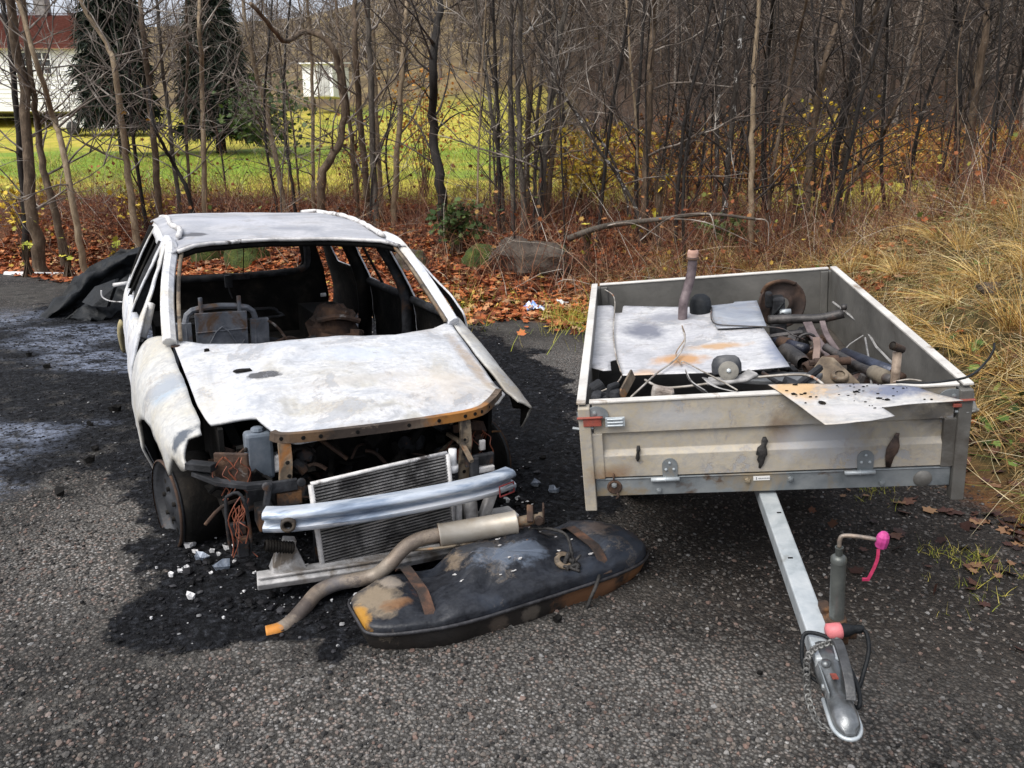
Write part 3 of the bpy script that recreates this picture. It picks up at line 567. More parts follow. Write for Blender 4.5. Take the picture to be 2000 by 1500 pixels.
TR = [
 # left group, on the edge of the field
 ('stout brown trunk at the far left, leaning left in front of the white house', 12.2, 25, [(72, 470), (60, 380), (45, 180), (18, 0)], B_BROWN, 16, {}),
 ('dark slim trunk pressed behind the stout brown trunk at the far left', 13.2, 14, [(52, 480), (40, 300), (22, 120), (4, 0)], B_DARK, 12, {}),
 ('slim tan tree curving left, its foot behind the white pole', 12.0, 14, [(163, 512), (141, 390), (120, 280), (103, 225), (70, 120), (36, 0)], B_TAN, 14, dict(leafs=3)),
 ('rough brown trunk beside the slim tan tree at left', 12.6, 15, [(128, 520), (108, 420), (84, 330), (74, 250), (60, 150), (45, 0)], B_BROWN, 12, {}),
 ('tan tree with a long straight trunk rising behind the black bumper', 13.0, 14, [(265, 450), (250, 340), (240, 245), (222, 130), (208, 85), (155, 0)], B_TAN, 16, dict(leafs=4)),
 ('brown tree standing before the first dark spruce', 13.6, 14, [(311, 415), (303, 300), (290, 158), (279, 60), (272, 0)], B_BROWN, 16, dict(leafs=2)),
 ('very slim grey tree just right of the first spruce', 13.8, 9, [(352, 415), (338, 300), (325, 192), (313, 80), (306, 0)], B_GREY, 12, {}),
 ('straight light brown tree in front of the gap between the spruces', 13.4, 11, [(400, 420), (398, 300), (395, 175), (390, 60), (388, 0)], B_TAN, 16, dict(bl=(.8, 2.2))),
 ('short dark trunk bowed over in front of the green field', 13.2, 9, [(377, 420), (365, 370), (345, 330), (322, 290), (300, 240), (290, 170)], B_DARK, 8, dict(ext=1.)),
 ('thin dark sapling before the second spruce, leaning right', 14.0, 7, [(372, 418), (368, 330), (362, 240), (366, 120), (364, 0)], B_BROWN, 10, {}),
 ('flaking light trunk leaning left beside the second spruce', 14.2, 11, [(557, 410), (540, 320), (514, 192), (490, 105), (474, 0)], B_TAN, 14, dict(leafs=2)),
 ('thin black sapling left of the crooked tree', 13.6, 6, [(543, 420), (535, 370), (522, 300), (516, 200), (524, 90), (532, 0)], B_DARK, 10, {}),
 ('slender black pole-like sapling rising from the car roof line', 13.4, 7, [(578, 420), (568, 340), (556, 250), (556, 120), (566, 0)], B_DARK, 10, {}),
 ('crooked tree whose trunk kinks right, then arches back to the left', 12.8, 17, [(629, 415), (630, 343), (648, 305), (665, 273), (672, 217), (660, 130), (640, 80), (597, 62), (560, 80)], B_BROWN, 8, dict(ext=1.2)),
 ('straight pale sapling in front of the white shed', 14.4, 9, [(612, 410), (611, 300), (609, 122), (600, 0)], B_TAN, 12, {}),
 ('brown twin stem crossing behind the crooked tree', 13.6, 10, [(698, 400), (690, 320), (684, 245), (668, 120), (655, 0)], B_BROWN, 12, {}),
 # middle group
 ('dark trunk, leftmost of the close trio right of the crooked tree', 13.4, 15, [(722, 400), (716, 367), (702, 210), (695, 80), (692, 0)], B_BROWN, 12, {}),
 ('middle trunk of the close trio right of the crooked tree', 13.0, 15, [(733, 410), (730, 330), (723, 140), (716, 0)], B_GREY, 12, {}),
 ('pale trunk, rightmost of the close trio right of the crooked tree', 14.0, 11, [(744, 395), (736, 250), (731, 120), (729, 0)], B_TAN, 10, {}),
 ('smooth grey tan tree left of the black trunk', 13.2, 13, [(770, 400), (777, 290), (783, 175), (790, 60), (794, 0)], B_TAN, 14, dict(leafs=6)),
 ('black wet trunk standing alone above the ferns', 12.0, 22, [(866, 425), (857, 340), (846, 245), (845, 140), (853, 60), (861, 0)], B_DARK, 16, dict(twig=B_TWIGD, bl=(.9, 2.3))),
 ('slim trunk bending left at its top, right of the black trunk', 12.2, 10, [(982, 400), (975, 315), (963, 240), (951, 157), (940, 70), (929, 0)], B_GREY, 12, {}),
 ('thin straight stem, leftmost of the clump above the grey boulder', 12.0, 12, [(1003, 400), (1000, 332), (997, 170), (1000, 0)], B_GREY, 10, dict(leafs=3)),
 ('ringed trunk second in the clump above the grey boulder', 11.8, 14, [(1022, 400), (1017, 330), (1013, 170), (1017, 0)], B_GREY, 10, {}),
 ('darker trunk third in the clump above the grey boulder', 12.3, 14, [(1030, 400), (1030, 300), (1036, 150), (1042, 0)], B_BROWN, 10, {}),
 ('thin stem squeezed inside the clump above the grey boulder', 12.7, 9, [(1044, 400), (1046, 300), (1056, 150), (1066, 0)], B_GREY, 8, {}),
 ('stoutest trunk of the clump, spotted with lichen and leaning right', 11.9, 17, [(1056, 400), (1066, 297), (1084, 122), (1106, 0)], B_GREY, 14, dict(leafs=5)),
 ('rear trunk leaning right behind the stoutest trunk of the clump', 12.8, 10, [(1070, 400), (1080, 304), (1100, 122), (1120, 0)], B_BROWN, 10, {}),
 ('fallen-over stem slanting left from the foot of the reddish brown trunk', 11.2, 8, [(1248, 425), (1210, 350), (1168, 290), (1130, 230), (1098, 182)], B_BIRCH, 5, dict(ext=.8)),
 ('second slanting stem above the fallen-over one', 11.8, 6, [(1225, 395), (1190, 300), (1150, 250), (1110, 200), (1090, 180)], B_BIRCH, 4, dict(ext=.6)),
 ('light slim pole tree between the clump and the reddish brown trunk', 11.6, 6, [(1246, 410), (1243, 250), (1232, 120), (1224, 0)], B_TAN, 10, {}),
 ('reddish brown flaking trunk left of the birches', 11.4, 17, [(1256, 425), (1262, 330), (1270, 157), (1276, 60), (1277, 0)], B_BROWN, 12, dict(leafs=4)),
 # right group
 ('white spotted birch with the straighter trunk', 13.2, 10, [(1400, 330), (1401, 245), (1405, 140), (1413, 40), (1416, 0)], B_BIRCH, 14, dict(twig=B_TWIGD)),
 ('birch with broad white patches and a mossy foot', 11.4, 14, [(1412, 440), (1418, 370), (1430, 245), (1441, 120), (1455, 0)], B_BIRCH, 14, dict(twig=B_TWIGD)),
 ('light brown straight tree right of the birches, foot above the fallen branch', 10.6, 13, [(1466, 485), (1467, 380), (1469, 245), (1475, 100), (1482, 0)], B_TAN, 14, dict(twig=B_TWIGD)),
 ('dark thin trunk right of the light brown straight tree', 13.2, 12, [(1494, 400), (1492, 300), (1494, 190), (1500, 100), (1512, 0)], B_DARK, 12, dict(twig=B_TWIGD)),
 ('slim brown stem leaning right beside the light brown tree', 11.0, 9, [(1492, 480), (1502, 400), (1512, 315), (1545, 140), (1575, 0)], B_BROWN, 12, dict(twig=B_TWIGD)),
 ('dark brown trunk leaning right over the trailer tail', 11.8, 15, [(1575, 400), (1583, 290), (1598, 190), (1615, 105), (1650, 0)], B_BROWN, 14, dict(twig=B_TWIGD)),
 ('stoutest dark trunk of the right thicket, leaning right', 12.4, 18, [(1612, 420), (1625, 330), (1645, 240), (1667, 140), (1682, 0)], B_DARK, 14, dict(twig=B_TWIGD)),
 ('dark trunk close behind the stoutest one of the right thicket', 13.0, 13, [(1638, 400), (1648, 320), (1662, 220), (1685, 120), (1715, 0)], B_BROWN, 12, dict(twig=B_TWIGD)),
 ('low bent stem leaning far right in the right thicket', 12.6, 8, [(1650, 400), (1672, 340), (1713, 287), (1740, 230), (1765, 175), (1800, 60)], B_BROWN, 10, dict(twig=B_TWIGD)),
 ('thin upright dark stem above the green patch at right', 13.4, 8, [(1728, 400), (1722, 330), (1726, 200), (1733, 80), (1735, 0)], B_DARK, 12, dict(twig=B_TWIGD)),
 ('dark trunk, left one of the pair at the right of the green patch', 12.6, 12, [(1868, 410), (1866, 330), (1874, 175), (1868, 60), (1866, 0)], B_DARK, 16, dict(twig=B_TWIGD)),
 ('dark brown trunk, right one of the pair at the right of the green patch', 12.2, 17, [(1886, 415), (1890, 300), (1908, 180), (1926, 60), (1930, 0)], B_BROWN, 18, dict(twig=B_TWIGD)),
 ('leaning dark stem at the far right edge above the tall bank', 11.6, 10, [(1960, 390), (1968, 300), (1985, 180), (2010, 40)], B_DARK, 16, dict(twig=B_TWIGD)),
]
for lab, Y, w, px, bk, nb, kw in TR:
    px_tree(lab, Y, w, px, bk, nb, **{**dict(ext=3.0), **kw})
# low arching bough that droops in front of the spruces
random.seed(5)
# saplings: eight kinds, copied with their parts
random.seed(23); kinds = []
for i in range(8):
    h = rnd(3.4, 6.2); P = [(0, 0, -.05), (rnd(-.1, .1), rnd(-.1, .1), h * .3), (rnd(-.3, .3), rnd(-.3, .3), h * .65), (rnd(-.5, .5), rnd(-.5, .5), h)]
    t = make_tree('sapling', 'pencil-thin bare sapling crowding between the larger trunks', 'sapling', P, rnd(.014, .028), [B_TAN, B_BROWN, B_GREY, B_DARK, B_DARK, B_BROWN, B_DARK, B_DARK][i], 13, twig=B_TWIG if i < 3 else B_TWIGD, low=.12, bl=(.5, 1.5), group='thin saplings between the larger trunks')
    kinds.append(t)
def copy_tree(o, M):
    c = o.copy(); col.objects.link(c); c.matrix_world = M
    for ch in o.children:
        d = ch.copy(); col.objects.link(d); d.parent = c
    return c
spots = []
while len(spots) < 92:
    x = rnd(-9.5, 9.5); a = rnd(1.9, 7.5); y = float(np.interp(x, *YE)) + a
    if x < -6.2: continue
    if abs(x - 2.2) < 1.6 and a < 2.6 and random.random() < .6: continue
    if random.random() > (.3 if x < -1 else .6 if x < 2 else 1): continue
    if random.random() < .45 and x > 1: y += rnd(0, 7)
    spots.append((x, y))
for i, (x, y) in enumerate(spots):
    M = Matrix.Translation((x, y, float(ground_z(x, y)) - .05)) @ Matrix.Rotation(rnd(0, 6.28), 4, 'Z') @ Matrix.Rotation(rnd(-.12, .12), 4, 'X') @ Matrix.Scale(rnd(.75, 1.25), 4)
    if i < 8: kinds[i].matrix_world = M
    else: copy_tree(kinds[i % 8 if x < 0 else 3 + i % 5], M)
# the wood on the hill: too many to count
random.seed(31)
p = []
while len(p) < 470:
    y = rnd(20, 120); x = rnd(-.75 * y, .8 * y)
    k = sstep(46, 58, y + 5 * vn(x * .1, y * .1, 91)) if x < 3 + .12 * y else sstep(24, 42, y)
    if random.random() < float(k) * (1. if x > -.16 * y else .45): p.append((x, y))
p = np.array(p); n = len(p); z = ground_z(p[:, 0], p[:, 1]); b = np.stack([p[:, 0], p[:, 1], z - .2], -1)
H = rng.uniform(6, 11, n) * np.where(p[:, 0] < -.02 * p[:, 1], .72, 1)
d = N3(n, .07) + [0, 0, 1]
v, f = stems(b, d, H, rng.uniform(.12, .3, n), N3(n, .06), 5, 5)
vs, fs = [v], [f]; o = len(v)
m = 46; bi = np.repeat(np.arange(n), m); t = rng.uniform(.18, 1, n * m)
bp = b[bi] + (d / np.linalg.norm(d, axis=1)[:, None])[bi] * (H[bi] * t)[:, None]
az = rng.uniform(0, 6.283, n * m); bd = np.stack([np.cos(az), np.sin(az), rng.uniform(.3, 1.6, n * m)], -1); bL = rng.uniform(1.2, 3.2, n * m) * (1.15 - .6 * t)
v, f = stems(bp, bd, bL, rng.uniform(.03, .07, n * m), N3(n * m, .25), 3, 3); vs.append(v); fs.append(f + o); o += len(v)
q = 5; ci = np.repeat(np.arange(n * m), q); tt = rng.uniform(.3, 1, len(ci)); bdn = bd / np.linalg.norm(bd, axis=1)[:, None]
tp_ = bp[ci] + bdn[ci] * (bL[ci] * tt)[:, None]
v, f = ribbons(tp_, bdn[ci] + N3(len(ci), .7), rng.uniform(.5, 1.3, len(ci)), rng.uniform(.02, .045, len(ci)), N3(len(ci), .3), 2); vs.append(v); fs.append(f + o)
tag(link('distant_wood', npmesh('distant_wood', np.concatenate(vs), np.concatenate(fs), island('distant_twig', [(0, (.025, .019, .015)), (.5, (.08, .06, .046)), (.8, (.16, .125, .1)), (1, (.28, .245, .21))], .9, .2))), 'leafless brown wood covering the hillside beyond the field', 'wood', kind='stuff')
# bracken and rusty scrub below the hill at the right
p = scatter(80000, (-2, 26), (14, 34), lambda x, y, a, b: sstep(4, 6, a) * sstep(-.3, .3, fbm(x * .25, y * .25, 93)) * sstep(-1, 3, x - .02 * y) * .9 * (1 - .8 * ((x > 3) & (y < 20) & (fbm(x * .3, y * .3, 94) > 0)))); n = len(p)
v, f = ribbons(p, N3(n, .5) + [0, 0, .8], rng.uniform(.3, .9, n), rng.uniform(.015, .05, n), N3(n, .3) + [0, 0, -.35])
tag(link('bracken', npmesh('bracken', v, f, island('bracken_frond', [(0, (.07, .022, .01)), (.35, (.22, .065, .022)), (.6, (.33, .13, .04)), (.8, (.42, .27, .05)), (1, (.3, .3, .05))], .8))), 'rusty brown bracken and scrub between the right-hand trees and the hill', 'bracken', kind='stuff')

# shrubs still in leaf
def shrub(name, label, px, py, Y, wpx, hpx, mat_l, nl=420, twm=B_BROWN, size=(.05, .1), group=None):
    c = wy(px, py, Y); g = float(ground_z(c[0], Y)); T = thing(name, label, 'shrub', Matrix.Translation((c[0], Y, g)), group)
    w = wpx * Y / FPX / 2; zc = c[2] - g; h = hpx * Y / FPX / 2
    m = MB(); tips = []
    for i in range(26):
        a = rnd(0, 6.283); r = rnd(.1, 1); e = V3((math.cos(a) * w * r, math.sin(a) * w * r * .8, zc + h * rnd(-.9, 1)))
        pts = spline([(rnd(-.1, .1), rnd(-.1, .1), -.05), e * V3((.4, .4, .55)), e], 3); m.tube(pts, [.011 - .008 * k / (len(pts) - 1) for k in range(len(pts))], 3, False); tips += pts[3:]
    m.build('stems', twm, T, True)
    P = np.array([tips[random.randrange(len(tips))] for _ in range(nl)]) + N3(nl, 1) * [w * .3, w * .25, h * .28]
    v, f = leaves(P, rng.uniform(*size, nl), 1.)
    link('foliage', npmesh('foliage', v, f, mat_l), T); return T
YELLOW = island('yellow_leaf', [(0, (.32, .2, .02)), (.5, (.62, .42, .03)), (.8, (.7, .55, .08)), (1, (.4, .4, .06))], .6)
ORANGE = island('orange_leaf', [(0, (.28, .08, .02)), (.5, (.5, .2, .03)), (.8, (.6, .33, .06)), (1, (.4, .3, .05))], .6)
GREENL = island('green_leaf', [(0, (.02, .04, .012)), (.5, (.045, .08, .02)), (1, (.09, .12, .03))], .6)
RUSTL = island('rust_leaf', [(0, (.09, .03, .014)), (.5, (.22, .075, .025)), (.85, (.33, .15, .04)), (1, (.35, .24, .05))], .7)
YGREEN = island('yellow_green_leaf', [(0, (.3, .33, .04)), (.6, (.5, .5, .06)), (1, (.6, .5, .08))], .6)
random.seed(41)
shrub('yellow_shrub', 'bright yellow low shrub right of the grey trunk clump', 1140, 292, 13.4, 230, 80, YELLOW, 900)
shrub('orange_shrub', 'orange leaved shrub glowing behind the black trunk', 825, 190, 18, 160, 120, ORANGE, 760)
shrub('yellow_shrub', 'yellow shrub low at the far left under the stout brown trunk', 40, 375, 13.4, 120, 60, YELLOW, 240)
shrub('yellow_shrub', 'yellow leaved bush at the field edge, left of the burnt car roof', 285, 385, 14.2, 110, 60, YELLOW, 180)
shrub('rust_shrub', 'rust red shrub between the birches and the reddish brown trunk', 1340, 240, 15.5, 200, 100, RUSTL, 700)
shrub('yellow_shrub', 'pale yellow shrub under the dark leaning trunks at right', 1600, 240, 15.5, 170, 80, YELLOW, 420)
shrub('rust_shrub', 'tall rust and yellow scrub under the leaning dark trunks at right', 1480, 280, 16, 240, 110, RUSTL, 620)
shrub('yellow_shrub', 'loose golden shrub in front of the pair of dark trunks at far right', 1780, 250, 17, 170, 90, ORANGE, 360)
shrub('green_bush', 'dark green bush at the right foot of the second spruce', 520, 205, 30, 170, 90, GREENL, 900, size=(.12, .25))
shrub('rust_shrub', 'rust brown leafy shrub in front of the crooked tree', 690, 255, 16.5, 110, 90, RUSTL, 260)
shrub('fern_clump', 'green fern clump at the foot of the black wet trunk', 890, 425, 11.4, 110, 50, GREENL, 420, size=(.04, .12))
shrub('fern_clump', 'dark green plant tuft at the foot of the birch with the mossy foot', 1420, 452, 11.0, 100, 60, GREENL, 360, size=(.04, .1))
for (x, y, Y, lab) in [(45, 478, 11.9, 'pale yellow green leaf sprig left of the slim tan tree'), (128, 478, 11.7, 'yellow green maple seedling above the white pole'), (222, 478, 11.6, 'small yellow green leaf sprig above the black bumper'), (1560, 345, 11.5, 'lime yellow leaf pair hanging under the dark leaning trunks'), (1290, 345, 11.0, 'cluster of big yellow leaves right of the reddish brown trunk'), (1150, 440, 10.4, 'green seedling between the boulder and the fallen branch')]:
    shrub('leafy_sprig', lab, x, y, Y, 34, 26, YELLOW if 'big' in lab else YGREEN, 9, size=(.07, .13))

# two spruces in front of the house garden
NEEDLE = island('spruce_needle', [(0, (.004, .007, .005)), (.5, (.012, .02, .013)), (.85, (.025, .036, .022)), (1, (.05, .06, .04))], .8, .25)
def spruce(label, px, Y, hgt, wid):
    c = wy(px, 265, Y); g = float(ground_z(c[0], Y)); T = thing('spruce_tree', label, 'tree', Matrix.Translation((c[0], Y, g)))
    m = MB(); m.tube([(0, 0, -.1), (0, 0, hgt * .5), (0, 0, hgt)], [.2, .12, .02], 8); m.build('trunk', B_DARK, T, True)
    n = 560; t = rng.uniform(.09, 1, n) ** .8; a = rng.uniform(0, 6.283, n); L = wid * (1.05 - t) ** .75 * rng.uniform(.7, 1.1, n) + .15
    b = np.stack([0 * t, 0 * t, t * hgt], -1); d = np.stack([np.cos(a), np.sin(a), -.12 + .3 * t], -1); d /= np.linalg.norm(d, axis=1)[:, None]
    v, f = stems(b, d, L, np.full(n, .04), np.tile([0, 0, -.12], (n, 1)), 3, 3)
    k = 46; i = np.repeat(np.arange(n), k); tt = rng.uniform(.12, 1, n * k); P = b[i] + d[i] * (L[i] * tt)[:, None] + np.stack([0 * tt, 0 * tt, -.12 * L[i] * tt ** 2], -1)
    dd = d[i] * .6 + N3(n * k, .55) + [0, 0, -.35]
    v2, f2 = ribbons(P, dd, rng.uniform(.22, .55, n * k), rng.uniform(.05, .13, n * k), np.tile([0, 0, -.3], (n * k, 1)), 2)
    link('crown', npmesh('crown', np.concatenate([v, v2]), np.concatenate([f, f2 + len(v)]), NEEDLE), T)
spruce('tall dark spruce beside the white house, left of the two', 240, 31, 9.0, 1.5)
spruce('dark spruce right of the tall one, its top just below the photo edge', 430, 32, 5.9, 1.6)

# ------------------------------------------------------------------ white house, shed and a car in the garden
WHITE = simple('white_boards', [(.35, (.8, .8, .83)), (.6, (.86, .86, .88))], 2, .6, bump=.15)
TILE = simple('roof_tile', [(.3, (.16, .05, .035)), (.5, (.28, .1, .07)), (.7, (.36, .17, .13))], 7, .8, bump=.5, bscale=18, bd=.05)
GLASS = simple('window_glass', [(.4, (.02, .022, .025)), (.6, (.06, .065, .07))], 2, .15, bump=0)
CONC = simple('stone_step', [(.35, (.12, .12, .115)), (.6, (.26, .25, .24))], 5, .85)
YH = 44.0; k = YH / FPX * .985
hx = wy(160, 212, YH); gz = hx[2] - .15
T = thing('white_house', 'white wooden house with a red tiled roof at the far left beyond the field', 'house', Matrix.Translation((hx[0], YH, gz)))
Lh, Dh, Hh, Rh = 10.0, 7.0, 2.75, 2.45
m = MB(); m.box((-Lh / 2, Dh / 2, Hh / 2 + .2), (Lh, Dh, Hh + .4))
m.add([(-Lh, 0, Hh + .4), (-Lh, Dh, Hh + .4), (-Lh, Dh / 2, Hh + Rh), (0, 0, Hh + .4), (0, Dh, Hh + .4), (0, Dh / 2, Hh + Rh)], [(0, 2, 1), (3, 4, 5)])
for i in range(14): m.box((-Lh / 2, -.012, .45 + i * .22), (Lh - .1, .02, .012))
m.build('wall', WHITE, T)
m = MB(); e = .35
for s_ in (0, 1):
    y0, y1 = (-e, Dh / 2) if s_ == 0 else (Dh + e, Dh / 2)
    N = 40
    for i in range(N):
        a0, a1 = i / N, (i + 1) / N; za = Hh + .32 + (Rh - .3) * a0; zb = Hh + .32 + (Rh - .3) * a1 + .03
        ya = y0 + (y1 - y0) * a0; yb = y0 + (y1 - y0) * a1
        m.add([(-Lh - .3, ya, za + .08), (.3, ya, za + .08), (.3, yb, zb), (-Lh - .3, yb, zb)], [(0, 1, 2, 3)])
m.add([(-Lh - .3, -e, Hh + .26), (.3, -e, Hh + .26), (.3, Dh / 2, Hh + Rh - .06), (-Lh - .3, Dh / 2, Hh + Rh - .06)], [(3, 2, 1, 0)])
rf = m.build('roof', TILE, T)
m = MB(); m.box((-3.2, Dh / 2, Hh + Rh + .25), (.6, .6, 1.1)); m.box((-3.2, Dh / 2, Hh + Rh + .83), (.72, .72, .1)); m.build('chimney', CONC, rf)
for x in (-1.65, -2.75, -5.5):
    m = MB()
    for q in ((-.42, 0, .06, 1.05), (.42, 0, .06, 1.05), (0, 0, .05, 1.05)): m.box((x + q[0], -.05, 2.35), (q[2], .09, q[3]))
    for zz in (1.83, 2.18, 2.52, 2.87): m.box((x, -.045, zz), (.9, .07, .05))
    w_ = m.build('window', WHITE, T)
    m = MB(); m.box((x, -.012, 2.35), (.82, .02, 1.02)); m.build('pane', GLASS, w_)
m = MB()
for i in range(6): m.box((.3 + i * .24, -.5, .85 - i * .16), (.24, 1.1, .17))
m.build('steps', CONC, T)
m = MB(); m.tube([(-.3, -1.06, 1.9), (.3, -1.06, 1.85), (1.75, -1.06, .9)], .025, 6)
for i in range(7): m.tube([(-.2 + i * .3, -1.06, .2), (-.2 + i * .3, -1.06, 1.88 - max(0, i * .3 - .5) * .66)], .015, 4)
m.build('railing', WHITE, T)
c = wy(622, 185, 50); T = thing('white_shed', 'small white shed far across the field, behind the straight pale sapling', 'shed', Matrix.Translation((c[0], 50, c[2] - .1)) @ Matrix.Rotation(R(-12), 4, 'Z'))
m = MB(); m.box((0, 1.2, .9), (1.9, 2.4, 1.8)); m.build('wall', WHITE, T)
m = MB(); m.add([(-1.1, -.2, 1.78), (1.1, -.2, 1.78), (1.1, 2.6, 2.05), (-1.1, 2.6, 2.05), (-1.1, -.2, 1.86), (1.1, -.2, 1.86), (1.1, 2.6, 2.13), (-1.1, 2.6, 2.13)], [(0, 1, 5, 4), (4, 5, 6, 7), (1, 2, 6, 5), (3, 0, 4, 7), (2, 3, 7, 6), (3, 2, 1, 0)]); m.build('roof', WHITE, T)
m = MB(); m.box((.35, -.02, .85), (.7, .04, 1.6)); m.build('door', simple('grey_door', [(.4, (.4, .4, .4)), (.6, (.55, .55, .55))], 3, .6), T)
c = wy(205, 200, 40); T = thing('parked_car', 'white car parked in the garden between the house and the tall spruce', 'car', Matrix.Translation((c[0], 40, float(ground_z(c[0], 40)))))
m = MB(); prof = [(-1.9, .3), (-1.95, .75), (-1.2, .88), (-.75, 1.38), (.9, 1.4), (1.6, .95), (1.95, .85), (1.95, .3)]
vs = [(x, y, z) for y in (-.8, .8) for x, z in prof]; n_ = len(prof); m.add(vs, [tuple(range(n_)), tuple(range(2 * n_ - 1, n_ - 1, -1))] + [(i, i + n_, (i + 1) % n_ + n_, (i + 1) % n_) for i in range(n_)])
m.build('body', simple('white_paint', [(.4, (.7, .7, .7)), (.6, (.78, .78, .78))], 2, .3, bump=0), T, bevel=.05)
m = MB(); m.add([(-.72, -.815, 1.3), (.8, -.815, 1.32), (1.3, -.815, 1.0), (-1.05, -.815, .98)], [(3, 2, 1, 0)]); m.build('side_window', GLASS, T)
for x in (-1.25, 1.2):
    m = MB(); m.lathe([(.02, 0), (.2, 0), (.31, .02), (.31, .2), (.02, .2)], (x, -.86, .31), (0, 1, 0), 20); m.build('wheel', simple('tyre_black', [(.4, .015), (.6, .03)], 8, .8), T, True)

# ------------------------------------------------------------------ boulders, fallen branch, pole, litter
ROCK = simple('grey_rock', [(.3, (.03, .022, .017)), (.5, (.07, .054, .042)), (.7, (.12, .1, .08))], 3, .9, bump=.8, bscale=12, bd=.05, patches=[((.06, .075, .02), 2.5, .58, .66, 4)])
MOSS = simple('moss', [(.3, (.018, .03, .006)), (.5, (.05, .075, .012)), (.7, (.11, .14, .025))], 9, .95, bump=1, bscale=40, bd=.05, patches=[((.09, .06, .04), 3, .6, .66, 2)])
def boulder(label, px, py, Y, w, h, mat_, seed, ang=.25):
    c = wy(px, py, Y); g = float(ground_z(c[0], Y)); N = 26; vs = []
    for i in range(N + 1):
        th = math.pi * i / N
        for j in range(2 * N):
            ph = math.pi * j / N; d = V3((math.sin(th) * math.cos(ph), math.sin(th) * math.sin(ph), math.cos(th)))
            r = 1 + ang * fbm(d[0] * 1.3 + seed, d[1] * 1.3 + d[2] * 1.7, seed) + .05 * fbm(d[0] * 6, d[1] * 6 + d[2] * 5, seed + 1)
            vs.append(d * r * V3((w / 2, w * .42, h)))
    fs = [(i * 2 * N + j, (i + 1) * 2 * N + j, (i + 1) * 2 * N + (j + 1) % (2 * N), i * 2 * N + (j + 1) % (2 * N)) for i in range(N) for j in range(2 * N)]
    m = MB(); m.add(vs, fs); o = m.build('boulder', mat_, None, auto=50); o.matrix_world = Matrix.Translation((c[0], Y, g)); tag(o, label, 'boulder')
boulder('grey brown boulder under the trunk clump, behind the gravel lot', 1046, 480, 10.7, .98, .36, ROCK, 5, .5)
boulder('mossy dark stone beside the grey brown boulder', 942, 474, 11.0, .55, .24, MOSS, 8)
boulder('larger mossy boulder seen through the windscreen opening of the burnt car', 487, 510, 11.9, .75, .42, MOSS, 12)
boulder('mossy boulder at the left of the windscreen view, beside the larger one', 408, 500, 12.4, .6, .5, MOSS, 15)
boulder('low rust brown stone in the leaf litter right of the car roof', 800, 470, 11.2, .6, .25, ROCK, 19)
boulder('grey stone in the grass on the right bank', 1940, 530, 6.4, .2, .06, ROCK, 22)
m = MB(); P = [wy(1110, 466, 10.4), wy(1180, 442, 10.2), wy(1290, 428, 10.0), wy(1380, 418, 10.), wy(1475, 428, 9.9)]
m.tube(spline(P, 5), [.045 - .0014 * i for i in range(21)], 7)
o = m.build('fallen_branch', B_GREY, None, True); tag(o, 'long grey fallen branch lying across the leaf bank behind the trailer', 'branch')
c_ = MB()
for (i, tgt) in ((3, (1400, 470)), (2, (1480, 480)), (4, (1500, 480)), (3, (1250, 470)), (1, (1300, 470))):
    q = wy(*tgt, 9.6); pts = spline([P[i], (P[i] + q) / 2 + V3((rnd(-.1, .1), 0, .12)), q], 4); c_.tube(pts, [.014 - .0012 * k for k in range(9)], 4, False)
b = c_.build('side_branch', B_TWIG, o, True)
P = [wz(12, 537, .05), wz(152, 540, .05)]; m = MB(); m.tube([P[0], (P[0] + P[1]) / 2, P[1]], .055, 12); m.tube([P[0] - (P[1] - P[0]) * .002, P[0] + (P[1] - P[0]) * .004], .058, 12)
tag(m.build('white_pole', simple('pvc', [(.4, (.68, .68, .66)), (.65, (.8, .8, .8))], 5, .5, bump=.1), None, True), 'white plastic pole lying at the edge of the lot at far left', 'pole')
def crumple(name, label, cat, c, s, mat_, n=7, flat=.35, seed=0):
    g = MB(); vs = []
    for i in range(n):
        for j in range(n):
            x, y = (i / (n - 1) - .5), (j / (n - 1) - .5); k_ = 1 + .4 * float(vn(x * 4 + seed, y * 4, seed))
            vs.append((x * s[0] * k_, y * s[1] * k_, max(.002, s[2] * (.5 + .8 * float(vn(x * 5, y * 5 + seed, seed + 2))))))
    g.add(vs, [(i * n + j, (i + 1) * n + j, (i + 1) * n + j + 1, i * n + j + 1) for i in range(n - 1) for j in range(n - 1)])
    o = g.build(name, mat_, None, False, solid=.004); o.matrix_world = Matrix.Translation(Vector([float(t) for t in c])) @ Matrix.Rotation(rnd(0, 6.28), 4, 'Z'); return tag(o, label, cat)
k_ = NT('wrapper'); cc = k_.coord(); WRAP = k_.fin(k_.ramp(k_.noise(cc, 9, 2), [(.4, (.75, .76, .78)), (.5, (.05, .2, .6)), (.62, (.7, .72, .75)), (.68, (.5, .05, .06))]), .35)
q = wz(1042, 622); crumple('litter_wrapper', 'blue and white crumpled wrapper at the gravel edge between car and trailer', 'litter', (q[0], q[1], float(ground_z(q[0], q[1])) + .01), (.28, .16, .1), WRAP, seed=3)
q = wz(1095, 619); crumple('litter_wrapper', 'small white crumpled scrap right of the blue and white wrapper', 'litter', (q[0], q[1], float(ground_z(q[0], q[1])) + .01), (.16, .1, .06), simple('white_scrap', [(.4, .6), (.6, .75)], 6, .6), seed=5)

